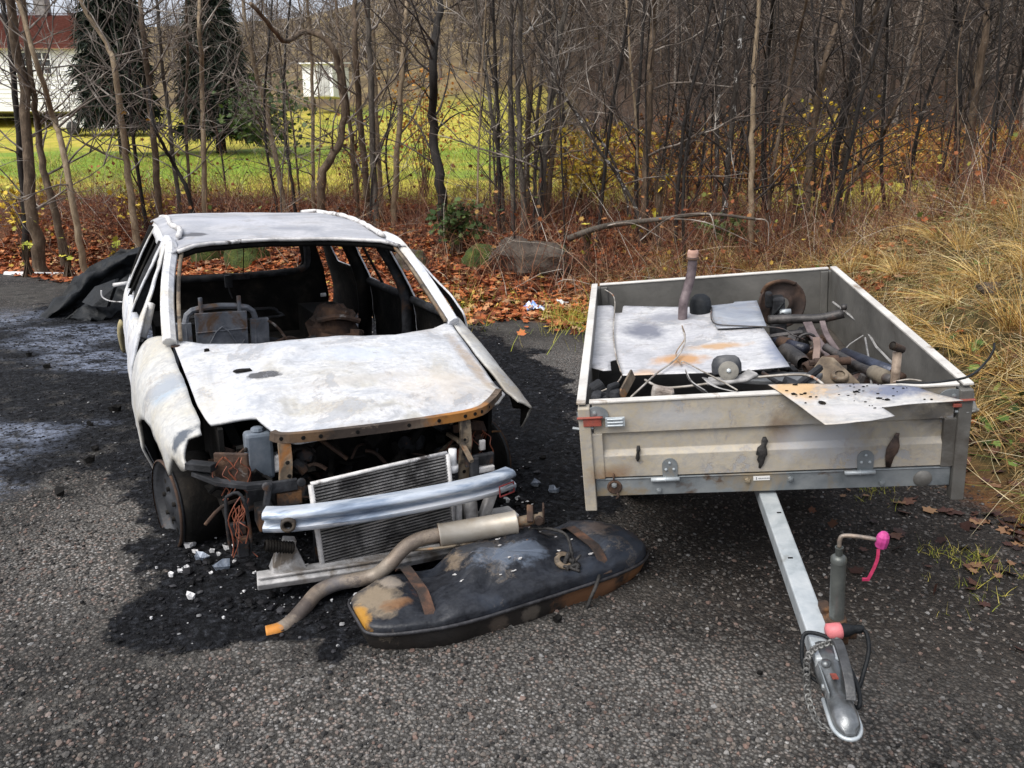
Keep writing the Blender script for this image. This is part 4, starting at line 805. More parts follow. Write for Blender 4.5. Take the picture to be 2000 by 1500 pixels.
# ------------------------------------------------------------------ materials of the burnt things
def burnt(name, base, spots, rough=.62, metal=0., bump=.25, crack=False, speck=(.3, .31, .33, .35), ns=9, sh=1.):
    """scorched sheet metal: base mottling plus stains; spots: (centre, radius xyz, colour, softness, strength)"""
    k = NT(name); c = k.coord()
    colr = k.ramp(k.noise(c, 2.6, 8, .62, .8), base)
    colr = k.mix(k.ramp(k.noise(c, 34, 6, .75), [(.42, speck[3]), (.6, 0.)]), colr, speck[:3])
    colr = k.mix(k.ramp(k.noise(k.n('Mapping', Vector=c, Scale=(1., 2.2, 1.)).outputs[0], 11, 7, .72, 1.5), [(.5, 0.), (.68, speck[3] * 1.5)]), colr, tuple(q * .75 for q in speck[:3]))
    for (cen, rad, pc, soft, amt) in spots:
        mp = k.n('Mapping', Vector=c, Location=tuple(-a / b for a, b in zip(cen, rad)), Scale=tuple(1 / b for b in rad)).outputs[0]
        d = k.n('VectorMath', operation='LENGTH', Vector=mp) if False else None
        vm = k.n('VectorMath', operation='LENGTH'); k.t.links.new(mp, vm.inputs[0])
        dn = k.math('ADD', vm.outputs['Value'], k.math('MULTIPLY_ADD', k.noise(c, ns, 8, .7, .5), 1.7, -.85))
        colr = k.mix(k.math('MULTIPLY', k.ramp(dn, [(max(0, .75 - soft * sh), 1.), (min(1, .75 + soft * sh), 0.)]), amt), colr, pc)
    fk = k.noise(k.n('Mapping', Vector=c, Location=(3.1, 1.7, .4)).outputs[0], 3.2, 12, .74, .4)
    colr = k.mix(k.ramp(fk, [(.575, 0.), (.59, speck[3] * 1.8)]), colr, tuple(q * .95 for q in speck[:3]))
    colr = k.mix(k.ramp(fk, [(.555, 0.), (.572, speck[3] * .9), (.59, 0.)]), colr, (.34, .27, .2))
    nb = k.bump(k.noise(c, 5, 4, .6), bump, .02)
    nb = k.bump(k.ramp(fk, [(.57, 1.), (.59, 0.)]), .35, .004, nb)
    nb = k.bump(k.noise(c, 120, 4, .7), .25, .004, nb)
    if crack:
        v = k.n('TexVoronoi', Vector=c, Scale=55., feature='DISTANCE_TO_EDGE')
        colr = k.mix(k.math('MULTIPLY', k.ramp(v.outputs['Distance'], [(.03, 1.), (.1, 0.)]), k.ramp(k.noise(c, 3, 3), [(.5, 0.), (.62, .35)])), colr, (.45, .48, .54))
    fl = k.ramp(k.noise(c, 60, 5, .8, 1.), [(.7, 0.), (.74, 1.)])
    colr = k.mix(fl, colr, (.06, .06, .065))
    return k.fin(colr, rough, metal, nb, .4)
WHITEASH = [(.3, (.26, .285, .33)), (.42, (.46, .475, .5)), (.52, (.6, .605, .61)), (.62, (.46, .445, .4)), (.74, (.34, .3, .245))]
HOODM = burnt('burnt_hood', WHITEASH, [((-.38, -.08, .8), (.1, .05, .2), (.035, .036, .042), .07, .9), ((.42, -.35, .75), (.35, .25, .4), (.6, .53, .44), .5, .55), ((.12, .05, .85), (.3, .1, .3), (.46, .5, .56), .4, .7),
    ((-.62, -.2, .8), (.07, .3, .3), (.5, .48, .43), .4, .6), ((.66, -.1, .85), (.05, .4, .5), (.3, .2, .1), .4, .6), ((-.12, -.6, .7), (.14, .035, .3), (.4, .38, .36), .3, .7), ((.0, -.25, .8), (.5, .04, .3), (.42, .4, .37), .4, .6), ((.5, .28, .95), (.2, .06, .3), (.4, .38, .36), .4, .6), ((-.3, .2, .95), (.3, .05, .3), (.38, .41, .46), .4, .6)], bump=.5, crack=True)
ROOFM = burnt('burnt_roof', [(.3, (.2, .21, .25)), (.45, (.34, .35, .38)), (.58, (.47, .47, .49)), (.72, (.3, .295, .3))], [((-.5, 1.35, 1.4), (.09, .09, .3), (.05, .05, .055), .12, .8), ((-.2, 1.9, 1.4), (.5, .3, .4), (.42, .44, .5), .5, .5)])
SIDEM = burnt('burnt_side', [(.3, (.34, .37, .44)), (.42, (.6, .62, .66)), (.52, (.72, .72, .72)), (.62, (.6, .57, .5)), (.74, (.5, .46, .38))], [((-.84, -.3, .75), (.25, .05, .16), (.06, .08, .11), .2, .85), ((-.8, 0, .82), (.2, .1, .08), (.3, .37, .45), .4, .6),
    ((-.95, .9, .6), (.3, .12, .3), (.25, .28, .36), .3, .5), ((-.95, 1.9, .45), (.3, .3, .2), (.2, .2, .22), .4, .6)])
FENDM = burnt('burnt_fender', [(.3, (.3, .31, .32)), (.45, (.5, .5, .48)), (.58, (.47, .45, .39)), (.72, (.36, .325, .26))], [((-.85, -.36, .68), (.2, .06, .09), (.04, .055, .08), .15, .9), ((-.8, .02, .80), (.2, .1, .09), (.25, .33, .42), .35, .7), ((-.74, -.1, .83), (.05, .1, .06), (.2, .22, .25), .2, .6), ((.85, -.3, .7), (.3, .3, .3), (.2, .17, .13), .4, .6)])
SOOT = simple('soot_metal', [(.3, (.002, .002, .002)), (.52, (.007, .0065, .006)), (.66, (.02, .017, .014)), (.8, (.045, .034, .024))], 7, .85, bump=.5, spec=.18)
SOOTG = simple('sooty_grey_metal', [(.3, (.006, .0065, .007)), (.5, (.02, .021, .024)), (.7, (.06, .062, .067))], 8, .75, spec=.25, bump=.4, patches=[((.09, .045, .022), 5, .56, .68, 3)])
RUST = simple('rusted_steel', [(.3, (.014, .009, .007)), (.48, (.05, .027, .015)), (.6, (.15, .07, .024)), (.74, (.3, .15, .045))], 9, .85, bump=.6, patches=[((.03, .025, .022), 6, .52, .62, 2)])
SEATM = simple('burnt_seat_steel', [(.3, (.05, .054, .064)), (.5, (.12, .13, .15)), (.7, (.22, .23, .25))], 8, .65, bump=.4, patches=[((.12, .07, .04), 5, .58, .68, 3)])
RUSTD = simple('dark_rust', [(.3, (.014, .01, .008)), (.52, (.05, .027, .017)), (.7, (.12, .065, .035))], 9, .85, bump=.5, patches=[((.2, .19, .18), 7, .62, .7, 5)])
TANST = simple('scorched_tan_steel', [(.3, (.05, .036, .024)), (.5, (.14, .105, .07)), (.7, (.28, .235, .17))], 9, .75, bump=.4, patches=[((.035, .028, .022), 6, .54, .62, 1), ((.28, .12, .035), 5, .58, .68, 7)])
BLUEST = simple('heat_blued_steel', [(.3, (.09, .115, .165)), (.44, (.27, .33, .42)), (.55, (.55, .6, .66)), (.66, (.38, .43, .51)), (.78, (.12, .15, .2))], 7,   .34, .3, bump=.15, patches=[((.62, .64, .67), 5, .55, .66, 3)], dist=.3, stretch=(.35, 1.6, 2.2))
ALU = simple('ash_white_aluminium', [(.3, (.3, .29, .28)), (.5, (.55, .54, .53)), (.7, (.72, .71, .7))], 10, .6, bump=.5, patches=[((.1, .09, .085), 8, .58, .66, 2)])
FIN = simple('radiator_fin', [(.3, (.07, .068, .065)), (.5, (.2, .195, .19)), (.7, (.38, .37, .36))], 6, .55, .3, bump=.6, bscale=160, patches=[((.05, .048, .048), 4, .5, .62, 5)])
COPPER = simple('burnt_copper_wire', [(.3, (.05, .015, .01)), (.5, (.17, .045, .02)), (.7, (.3, .1, .05))], 20, .6, bump=0)
BOTTLE = simple('sooty_plastic', [(.3, (.05, .065, .085)), (.5, (.105, .13, .16)), (.7, (.18, .2, .23))], 5, .6, bump=.2, patches=[((.06, .065, .08), 4, .55, .7, 1)])
BLACKP = simple('black_plastic', [(.3, (.004, .005, .006)), (.55, (.01, .012, .014)), (.75, (.025, .028, .032))], 5, .6, spec=.25, bump=.4, bscale=14, bd=.03)

# ------------------------------------------------------------------ the burnt-out car; its frame: u right, v rearwards, z up, origin under the front axle
CARM = mat4(CAR_C, CAR_F)
CAR = thing('burnt_car', 'burnt-out ash white passenger car without glass, bumper or grille, standing on bare rims', 'car', CARM)
def ease(a, b, x): t = min(1, max(0, (x - a) / (b - a))); return t * t * (3 - 2 * t)
def side_u(v, z):
    lo = np.interp(z, [.1, .22, .4, .6, .8, .9], [.80, .865, .915, .935, .925, .90])
    if z > .9: lo = .90 + (.655 - .90) * ((z - .9) / .5) ** 1.12
    if v < .45: lo -= .165 * ((.45 - v) / .95) ** 1.7
    if v > 2.5: lo -= .10 * ((v - 2.5) / .8) ** 2
    return lo + .012 * float(fbm(v * 3, z * 4, 5))
def roof_edge(v): return 1.325 + .085 * ease(.95, 2.1, v) - .05 * ease(2.5, 3.3, v)
def hood_u(v): return .70 + .086 * (v + 0.02)
def hood_z(v): return .73 + .314 * (v + .31) if v > -.31 else .73 + .1 * (v + .31)
def fender_pt(sgn, bend=0.):
    def fn(v, s):
        if s <= .6: u, z = side_u(v, s), s
        else:
            t = (s - .6) / .35; a = V3((side_u(v, .6), .6)); zh = hood_z(v); c = V3((hood_u(v) + .012, zh - .004)); b = V3((side_u(v, .62) - .005, zh - .035))
            u, z = a * (1 - t) ** 2 + 2 * b * t * (1 - t) + c * t * t
        d = .013 * float(fbm(v * 4 + 3, s * 5, 15)); w = ease(.45, -.5, v)
        return (sgn * (u + d + bend * w * (.3 + .7 * ease(.3, .8, s))), v, z - abs(bend) * .35 * w * ease(.5, 1, s))
    return fn
def side_pt(sgn): return lambda v, z: (sgn * (side_u(v, z) - .006 * 0), v, z)
arch = [(.06 + .36 * math.cos(R(a)), .27 + .365 * math.sin(R(a))) for a in range(12, 150, 9)]
fl = [(.40, .95), (-.31, .95), (-.43, .91), (-.40, .80), (-.45, .71), (-.465, .64), (-.51, .585), (-.43, .55), (-.34, .585)] + [(x, max(z, .0)) for x, z in reversed(arch) if x > -.3] + [(.46, .17), (.53, .17), (.53, .62), (.50, .86), (.44, .95)]
INNER = SOOT
panel('front_fender', fl, [], .022, fender_pt(-1), [FENDM, INNER], CAR, .012, flip=True)
fr = [(.44, .95), (.0, .95), (-.3, .945), (-.44, .92), (-.45, .74), (-.40, .58), (-.33, .50), (-.27, .58)] + [(x, z) for x, z in reversed(arch) if x > -.2] + [(.46, .17), (.53, .17), (.53, .62), (.50, .86)]
o = panel('front_fender', fr, [], .022, fender_pt(1, .075), [FENDM, INNER], CAR, .012); o['label'] = 'torn front fender bent outwards'
rear_arch = [(2.72 + .37 * math.cos(R(a)), .27 + .37 * math.sin(R(a))) for a in range(0, 181, 10)]
for sg in (-1, 1):
    th = .012; fp_ = sg < 0
    top = lambda v: roof_edge(v) + .02
    fd = [(.535, .16), (1.46, .16), (1.46, top(1.46) - .015), (1.10, top(1.1) - .015), (.95, 1.27), (.60, 1.06), (.50, .96), (.51, .86), (.54, .62)]
    fh = [(.66, .945), (.74, 1.06), (1.00, 1.235), (1.14, 1.285), (1.40, 1.305), (1.405, .93), (.9, .905)]
    o = panel('front_door', fd, [fh], .03, side_pt(sg), [SIDEM, INNER], CAR, th, flip=fp_)
    rd = [(1.472, .16), (2.18, .16), (2.34, .40), (2.52, .66), (2.52, .95), (2.46, top(2.4) - .015), (1.472, top(1.48) - .015)]
    rh = [(1.525, .93), (1.525, 1.31), (2.37, 1.345), (2.43, 1.1), (2.43, .95)]
    o = panel('rear_door', rd, [rh], .03, side_pt(sg), [SIDEM, INNER], CAR, th, flip=fp_)
    if True:
        m = MB(); m.tube([(sg * (side_u(2.1, .94) - .01), 2.1, .94), (sg * (side_u(2.08, 1.33) - .02), 2.08, 1.33)], .011, 6); m.build('window_divider', SOOT, o)
    ru = lambda v: roof_edge(v) + .005
    rq = [(2.535, .68), (2.50, .55)] + [(x, z) for x, z in reversed(rear_arch) if x > 2.36 and z < .64 and x < 9] + [(3.10, .2), (3.3, .25), (3.38, .6), (3.34, .95), (3.2, 1.25), (3.1, ru(3.1)), (2.475, ru(2.48)), (2.535, .95)]
    rqp = [(2.535, .68), (2.50, .60), (2.45, .53)] + [(2.72 + .37 * math.cos(R(a)), .27 + .37 * math.sin(R(a))) for a in range(130, -1, -10)] + [(3.10, .2), (3.3, .25), (3.38, .6), (3.34, .95), (3.2, 1.25), (3.1, ru(3.1)), (2.475, ru(2.48)), (2.535, .95)]
    qh = [(2.62, .985), (2.60, 1.335), (2.92, 1.325), (3.08, 1.16), (3.1, 1.02)]
    panel('rear_quarter_panel', rqp, [qh], .03, side_pt(sg), [SIDEM, INNER], CAR, th, flip=fp_)
    m = MB(); cp_ = [(sg * .742, .33, .945), (sg * .722, .6, 1.095), (sg * .69, .82, 1.225), (sg * .652, 1.02, 1.335), (sg * .648, 1.3, 1.362)]
    m.sweep(spline(cp_, 4), [(-.036, -.012), (-.028, -.026), (.020, -.026), (.030, -.010), (.030, .012), (.012, .026), (-.018, .026), (-.036, .012)], up=(-sg * .6, 0, .8)); m.build('windscreen_pillar', SIDEM, CAR, bevel=.004, auto=35)
    m = MB(); m.tube(spline([(sg * .695, .34, .955), (sg * .672, .6, 1.10), (sg * .64, .82, 1.235), (sg * .602, 1.0, 1.335)], 4), .013, 4); m.build('windscreen_frame', TANST, CAR, True)
    # centre pillar, door inner frame
    m = MB(); m.tube(spline([(sg * (side_u(1.47, .2) - .06), 1.46, .2), (sg * (side_u(1.47, .9) - .05), 1.47, .9), (sg * .66, 1.5, 1.33)], 4), .045, 6, ry=.6); m.build('centre_pillar', SOOTG, CAR, True)
    m = MB(); m.tube(spline([(sg * (side_u(2.5, .4) - .08), 2.5, .3), (sg * (side_u(2.5, .9) - .07), 2.5, .9), (sg * .65, 2.46, 1.36)], 4), .06, 6, ry=.7); m.build('rear_pillar', SOOT, CAR, True)
    m = MB(); m.tube([(sg * (side_u(v, .9) - .035), v, .915) for v in (.7, 1.0, 1.4)], .028, 6); m.tube([(sg * (side_u(v, .9) - .04), v, .925) for v in (1.54, 2.0, 2.42)], .028, 6); m.build('window_sill', SOOTG if sg > 0 else SIDEM, CAR, True)
    if sg < 0:
        m = MB(); m.tube([(-.86, .60, .93), (-.835, .63, 1.0), (-.80, .68, 1.09)], [.022, .028, .022], 8); m.build('mirror_mount', SIDEM, CAR, True)
# roof
def roof_f(u): return 1.17 - .25 * (abs(u) / .66) ** 2.2
def roof_pt(u, v):
    e = max(0, abs(u) - .5) / .17
    return (u, v, roof_edge(v) + .035 + .012 * (1 - (u / .66) ** 2) - .035 * e * e + .007 * float(fbm(u * 4, v * 3, 71)) - .012 * math.exp(-((u + .1) / .3) ** 2 - ((v - 1.7) / .4) ** 2))
ro = [(u, roof_f(u)) for u in np.linspace(-.668, .668, 15)] + [(.668, 3.0), (.5, 3.1), (0, 3.14), (-.5, 3.1), (-.668, 3.0)]
RF = panel('roof', ro, [], .035, roof_pt, [ROOFM, INNER], CAR, .012)
m = MB(); m.tube([(u, roof_f(u) - .012, roof_pt(u, roof_f(u))[2] - .012) for u in np.linspace(-.63, .63, 15)], .012, 6); m.build('windscreen_header', ALU, CAR, True)
m = MB(); m.tube([(u, roof_f(u) + .02, roof_pt(u, roof_f(u))[2] - .036) for u in np.linspace(-.63, .63, 15)], .024, 6); m.build('header_seal', SOOT, CAR, True)
m = MB(); m.tube(spline([(.60, 1.15, 1.375), (.615, 1.5, 1.405), (.62, 1.75, 1.425), (.60, 2.1, 1.45), (.585, 2.45, 1.452), (.545, 2.62, 1.452), (.56, 2.8, 1.45)], 5), [.013 + .006 * abs(math.sin(i * .9)) for i in range(31)], 7)
m.tube(spline([(.46, 2.9, 1.445), (.52, 2.7, 1.462), (.6, 2.65, 1.45)], 4), .014, 6)
o = m.build('roof_rail', ALU, RF, True); o['label'] = 'melted roof rail sagging in waves'
m = MB(); m.tube(spline([(-.6, 1.25, 1.385), (-.57, 1.5, 1.412), (-.6, 1.8, 1.425), (-.585, 2.3, 1.44), (-.6, 2.8, 1.42)], 5), [.011 + .008 * abs(math.sin(i * 1.3)) for i in range(21)], 7); m.build('roof_rail', ALU, RF, True)
# hood, warped by the heat
def hood_pt(u, v):
    cr = ease(-.66, -.3, v) * (.03 + .028 * ease(.3, -.1, v)) * (1 - (u / .72) ** 2)
    z = hood_z(v) + cr + .015 * float(fbm(u * 2.6 + 7, v * 3.2, 81)) * ease(.38, .2, v)
    z += .032 * math.exp(-(((u - .02) / .22) ** 2 + ((v + .46) / .1) ** 2)) - .026 * math.exp(-(((u + .28) / .12) ** 2 + ((v + .42) / .1) ** 2)) + .022 * math.exp(-(((u + .44) / .1) ** 2 + ((v + .3) / .12) ** 2)) + .022 * math.exp(-(((u - .42) / .2) ** 2 + ((v + .36) / .1) ** 2))
    z -= .02 * math.exp(-(((u - .1) / .35) ** 2 + ((v - .02) / .1) ** 2)) - .014 * math.exp(-(((u - .1) / .4) ** 2 + ((v + .22) / .07) ** 2))
    f = max(0, min(1, (-.50 - v) / .12)); z -= .02 * f * f
    return (u, v, z)
ho = [(-.732, .40), (-.60, .31), (-.36, .245), (.05, .25), (.36, .22), (.60, .29), (.735, .375), (.72, .1), (.70, -.43), (.62, -.53), (.451, -.612), (.144, -.622), (-.086, -.625), (-.345, -.63), (-.41, -.595), (-.438, -.516), (-.475, -.43), (-.56, -.405), (-.655, -.385), (-.685, -.2)]
panel('hood', ho, [], .02, hood_pt, [HOODM, INNER], CAR, .012)
# floor pan, firewall, tailgate, sills: one sooty shell
m = MB(); m.box((0, 1.75, .2), (1.6, 3.0, .03)); m.box((0, .36, .54), (1.42, .04, .66)); m.box((-.78, 1.6, .17), (.1, 2.2, .12)); m.box((.78, 1.6, .17), (.1, 2.2, .12))
m.box((0, 1.8, .27), (.22, 2.6, .14)); m.box((0, 2.75, .40), (1.4, .9, .04)); m.box((.58, 2.75, .52), (.3, .7, .3)); m.box((-.58, 2.75, .52), (.3, .7, .3))
m.box((-.52, -.1, .45), (.05, .8, .16)); m.box((.52, -.1, .45), (.05, .8, .16)); m.build('floor_pan', SOOT, CAR)
tg = [(-.70, .3), (.70, .3), (.74, .7), (.70, .95), (.56, 1.36), (-.56, 1.36), (-.70, .95), (-.74, .7)]
th_ = [(-.56, .965), (-.50, 1.31), (.46, 1.32), (.515, 1.0), (.47, .955), (0, .925), (-.5, .925)]
TG = panel('tailgate', tg, [th_], .03, lambda u, z: (u, 3.28 - .2 * max(0, z - .85) + .02 * math.cos(u * 2), z), [SOOT, SIDEM], CAR, -.02)
m = MB(); m.tube(spline([(-.56, 3.19, .90), (-.2, 3.17, .905), (.2, 3.16, .925), (.48, 3.15, .95), (.535, 3.12, 1.05), (.50, 3.06, 1.3)], 4), .03, 6, ry=.6); m.build('window_frame', SOOTG, TG, True)
m = MB(); m.box((-.03, 3.14, .915), (.16, .06, .05)); m.box((-.12, 3.12, .88), (.06, .05, .1)); m.tube([(-.13, 3.1, .92), (-.12, 3.1, .8), (-.1, 3.1, .74)], .008, 5); m.build('wiper_motor', SOOTG, TG, bevel=.006)
m = MB(); m.tube([(.0, 3.12, .92), (.03, 3.08, 1.33)], .005, 4); m.build('wiper_arm', SOOT, TG)
# seat remains
def seat(u, v, ang, label):
    Mx = Matrix.Rotation(R(ang), 3, 'X'); T_ = lambda p: np.array(Mx @ Vector(p)) + V3((u, v, .51))
    m = MB(); fr_ = [(-.19, 0, 0), (-.2, 0, .28), (-.16, .01, .44), (.16, .01, .44), (.2, 0, .28), (.19, 0, 0)]
    m.tube([T_(p) for p in spline(fr_, 4)], .02, 6)
    m.box(T_((0, -.02, .24)), (.30, .014, .38), Mx); m.box(T_((-.225, 0, .2)), (.11, .03, .34), Mx); m.box(T_((.225, 0, .2)), (.11, .03, .34), Mx)
    for x in (-.11, .11): m.tube([T_((x, .0, .38)), T_((x, .0, .52))], .014, 6)
    for q in ((.06, .34), (.2, .1)): m.tube([T_(p) for p in spline([(-.13, -.032, q[0] + .05), (0, -.032, q[1]), (.13, -.032, q[0] + .05)], 4)], .006, 4)
    for z in (.1, .17, .31): m.tube([T_((-.15, -.03, z)), T_((.15, -.03, z + .01))], .005, 4)
    m.box(T_((0, -.22, -.02)), (.42, .42, .05)); m.tube([T_((-.2, -.42, .0)), T_((.2, -.42, .02))], .018, 6)
    o = m.build('seat_frame', SEATM, CAR, bevel=.004); o['label'] = label
seat(-.40, 1.33, 8, 'burnt grey steel seat back frame'); 
m = MB(); m.tube(spline([(-.55, 1.9, .80), (-.3, 1.92, .82), (0, 1.92, .83), (.05, 1.92, .80)], 4), .012, 5); m.tube(spline([(-.55, 1.9, .80), (-.56, 1.9, .76), (.05, 1.92, .77), (.05, 1.92, .80)], 3), .009, 5); m.build('headrest_wire', SOOTG, CAR)
random.seed(3)
def clump(name, mats, c, s, n, seed, lab=None):
    random.seed(seed); m = MB()
    for i in range(n):
        p = V3(c) + V3((rnd(-1, 1) * s[0], rnd(-1, 1) * s[1], rnd(-1, 1) * s[2])); Mx = Matrix.Rotation(rnd(0, 3), 3, 'X') @ Matrix.Rotation(rnd(0, 3), 3, 'Z')
        if i % 3 == 0: m.box(p, (rnd(.04, .14), rnd(.02, .1), rnd(.01, .06)), Mx, i % len(mats))
        elif i % 3 == 1:
            a = V3((rnd(-1, 1), rnd(-1, 1), rnd(-.6, .8))) * rnd(.06, .2); m.tube(spline([p, p + a + V3((0, 0, .03)), p + a * 1.7], 3), rnd(.004, .014), 5, True, i % len(mats))
        else: m.lathe([(.0, 0), (rnd(.02, .05), 0), (rnd(.02, .05), rnd(.02, .08)), (0, .08)], p, (rnd(-1, 1), rnd(-1, 1), rnd(-1, 1)), 12, i % len(mats))
    o = m.build(name, mats, CAR, bevel=.003)
    if lab: o['label'] = lab
    return o
clump('interior_debris', [SOOTG, RUSTD, SOOT], (.02, 1.2, .62), (.16, .15, .1), 34, 5)
clump('interior_debris', [RUSTD, SOOTG], (.1, 1.0, .56), (.35, .12, .06), 30, 6)
m = MB(); vs_ = []
for i in range(15):
    for j in range(20):
        th = math.pi * i / 14; ph = 2 * math.pi * j / 20; d_ = V3((math.sin(th) * math.cos(ph), math.sin(th) * math.sin(ph), math.cos(th))); d_ = np.sign(d_) * np.abs(d_) ** .7
        vs_.append(V3((.33, 1.46, .70)) + d_ * (1 + .28 * float(fbm(d_[0] * 2 + 4, d_[1] * 2 + d_[2] * 3, 7)) + .1 * float(fbm(d_[0] * 7, d_[1] * 6 + d_[2] * 7, 8))) * V3((.16, .1, .2)))
m.add(vs_, [(i * 20 + j, (i + 1) * 20 + j, (i + 1) * 20 + (j + 1) % 20, i * 20 + (j + 1) % 20) for i in range(14) for j in range(20)]); m.tube(spline([(.2, 1.36, .82), (.34, 1.34, .84), (.48, 1.36, .80)], 4), .02, 7); m.tube(spline([(.22, 1.36, .72), (.34, 1.33, .70), (.5, 1.36, .72)], 4), .022, 7); m.tube([(.42, 1.3, .5), (.45, 1.33, .75)], .04, 7)
o = m.build('seat_frame', RUSTD, CAR, bevel=.02); o['label'] = 'collapsed rusty seat remains'
m = MB(); m.tube(spline([(-.7, .55, .78), (-.3, .56, .76), (.2, .56, .77), (.7, .55, .80)], 4), .03, 8); m.tube(spline([(-.35, .56, .76), (-.36, .75, .74), (-.38, .9, .78)], 3), .02, 7); m.build('dashboard_beam', RUSTD, CAR, True)
m = MB(); m.tube([(.52, 2.62, .80), (.56, 2.62, .80)], .016, 10); m.build('belt_reel', ALU, CAR)
# engine bay
m = MB(); m.box((.1, -.1, .42), (.62, .42, .4)); m.box((.1, -.12, .66), (.5, .26, .09)); m.box((-.3, -.1, .40), (.2, .34, .3)); 
for q in ((-.16, -.36, .5, .07), (.08, -.35, .56, .06), (.24, -.34, .42, .075), (-.28, -.34, .46, .05)):
    m.lathe([(.0, 0), (q[3] * .4, 0), (q[3], .012), (q[3], .03), (q[3] * .8, .036), (q[3], .045), (q[3], .08), (.0, .08)], q[:3], (0, 1, 0), 20)
for i in range(9): m.lathe([(.055, 0), (.068, .004), (.055, .01)], (-.29, -.42 + i * .012, .52), (0, 1, 0), 16)
m.tube(spline([(.4, -.2, .66), (.2, -.4, .62), (-.05, -.42, .66), (-.2, -.3, .64)], 5), .022, 8); m.tube(spline([(-.35, -.4, .3), (0, -.45, .36), (.3, -.4, .62)], 5), .02, 8); m.tube([(.02, -.4, .69), (.14, -.42, .62)], .008, 6)
m.build('engine', SOOT, CAR, bevel=.008)
clump('engine_debris', [SOOT, RUSTD, SOOTG], (.05, -.36, .46), (.4, .08, .16), 54, 9)
clump('engine_debris', [RUSTD, TANST, SOOT], (.47, -.36, .54), (.09, .12, .12), 26, 12)
clump('engine_debris', [RUSTD, SOOT], (-.56, -.38, .50), (.08, .1, .12), 22, 14)
m = MB()
for sg in (-1, 1): m = MB(); m.box((sg * .62, -.05, .5), (.02, .75, .42)); m.tube([(sg * .6 , .06 + .34 * math.cos(R(a)), .27 + .36 * math.sin(R(a))) for a in range(0, 181, 15)], .02, 6); m.build('wheel_housing', SOOT, CAR)
m = MB(); m.tube([(.60, .06 + .33 * math.cos(R(a)), .28 + .35 * math.sin(R(a))) for a in range(0, 181, 12)], .12, 6, ry=.15); m.build('wheel_arch_liner', SOOT, CAR, True)
# front frame
XM = burnt('scorched_crossmember', [(.3, (.015, .011, .009)), (.48, (.045, .033, .025)), (.6, (.12, .085, .06)), (.74, (.26, .22, .17))], [((.38, -.63, .70), (.2, .2, .1), (.36, .15, .03), .4, .9), ((.02, -.64, .7), (.2, .1, .1), (.03, .022, .018), .4, .8), ((-.3, -.63, .7), (.1, .1, .1), (.16, .09, .04), .4, .6)], .8, 0, .5, speck=(.05, .035, .025, .3), ns=18)
m = MB(); bar = spline([(-.44, -.595, .715), (-.38, -.63, .705), (-.1, -.64, .70), (.2, -.635, .70), (.45, -.615, .705), (.56, -.55, .72), (.66, -.44, .735)], 4)
m.sweep(bar, [(-.016, -.02), (.016, -.02), (.016, .02), (-.016, .02)])
hs = [3, 5, 6, 8, 11, 13, 15, 16, 17, 19]
for i in hs: p = bar[i]; m.lathe([(.0, -.0185), (.009, -.0183), (.009, -.0165)], p, (0, 1, 0), 10, 1)
m.build('upper_crossmember', [XM, SOOT], CAR, bevel=.004)
for pts, lab in (([(-.40, -.625, .69), (-.398, -.63, .60), (-.405, -.635, .5), (-.38, -.64, .40)], 0), ([(.40, -.62, .69), (.405, -.63, .58), (.39, -.635, .45), (.385, -.64, .36)], 1)):
    m = MB(); m.sweep(spline(pts, 3), [(-.026, -.012), (.026, -.012), (.026, .012), (-.026, .012)], up=(0, 1, 0))
    for t in (.3, .5, .75): p = V3(pts[0]) * (1 - t) + V3(pts[-1]) * t; m.lathe([(0, -.016), (.009, -.0155), (.009, -.013)], p, (0, 1, 0), 10, 1)
    m.build('radiator_post', [TANST, SOOT], CAR, bevel=.005)
m = MB(); m.box((-.475, -.44, .585), (.115, .08, .21)); m.tube([(-.475, -.44, .68), (-.475, -.44, .71)], .03, 10); m.build('coolant_bottle', BOTTLE, CAR, bevel=.03)
m = MB(); m.box((-.40, -.44, .54), (.05, .06, .08)); m.build('reservoir_bracket', ALU, CAR, bevel=.01)
# lamp housings left over
m = MB(); m.sweep([(-.74, -.5, .565), (-.66, -.6, .545), (-.56, -.66, .535), (-.46, -.66, .53)], [(-.02, -.01), (.02, -.01), (.02, .01), (-.02, .01)]); m.box((-.715, -.53, .60), (.12, .05, .03), Matrix.Rotation(-.7, 3, 'Z')); m.build('lamp_bracket', SOOTG, CAR, bevel=.003)
m = MB(); m.box((-.60, -.55, .58), (.14, .02, .13), Matrix.Rotation(-.5, 3, 'Z')); m.build('scorched_plate', RUSTD, CAR, bevel=.004)
m = MB(); fr_ = spline([(-.645, -.66, .50), (-.65, -.68, .40), (-.64, -.68, .27), (-.60, -.70, .255), (-.57, -.71, .28), (-.575, -.71, .46), (-.60, -.68, .52), (-.645, -.66, .50)], 3); m.tube(fr_, .008, 6); m.box((-.61, -.68, .37), (.06, .03, .05)); m.box((-.60, -.7, .30), (.04, .05, .08)); m.build('lamp_frame', SOOTG, CAR, bevel=.004)
random.seed(9)
def wires(name, starts, n, drop_, mat_, r=.003, sp=.05):
    m = MB()
    for i in range(n):
        p = V3(random.choice(starts)) + V3((rnd(-sp, sp), rnd(-.03, .03), rnd(-.02, .02))); pts = [p]
        for j in range(5): p = p + V3((rnd(-.03, .03), rnd(-.02, .02), -drop_ / 5 * rnd(.5, 1.4))); pts.append(p)
        m.tube(spline(pts, 3), r * rnd(.7, 1.4), 4, False)
    return m.build(name, mat_, CAR)
wires('wire_bundle', [(-.60, -.57, .62), (-.57, -.56, .60)], 9, .15, COPPER, .0022)
wires('wire_bundle', [(-.575, -.69, .50), (-.60, -.69, .46)], 9, .22, COPPER, .0026, .025)
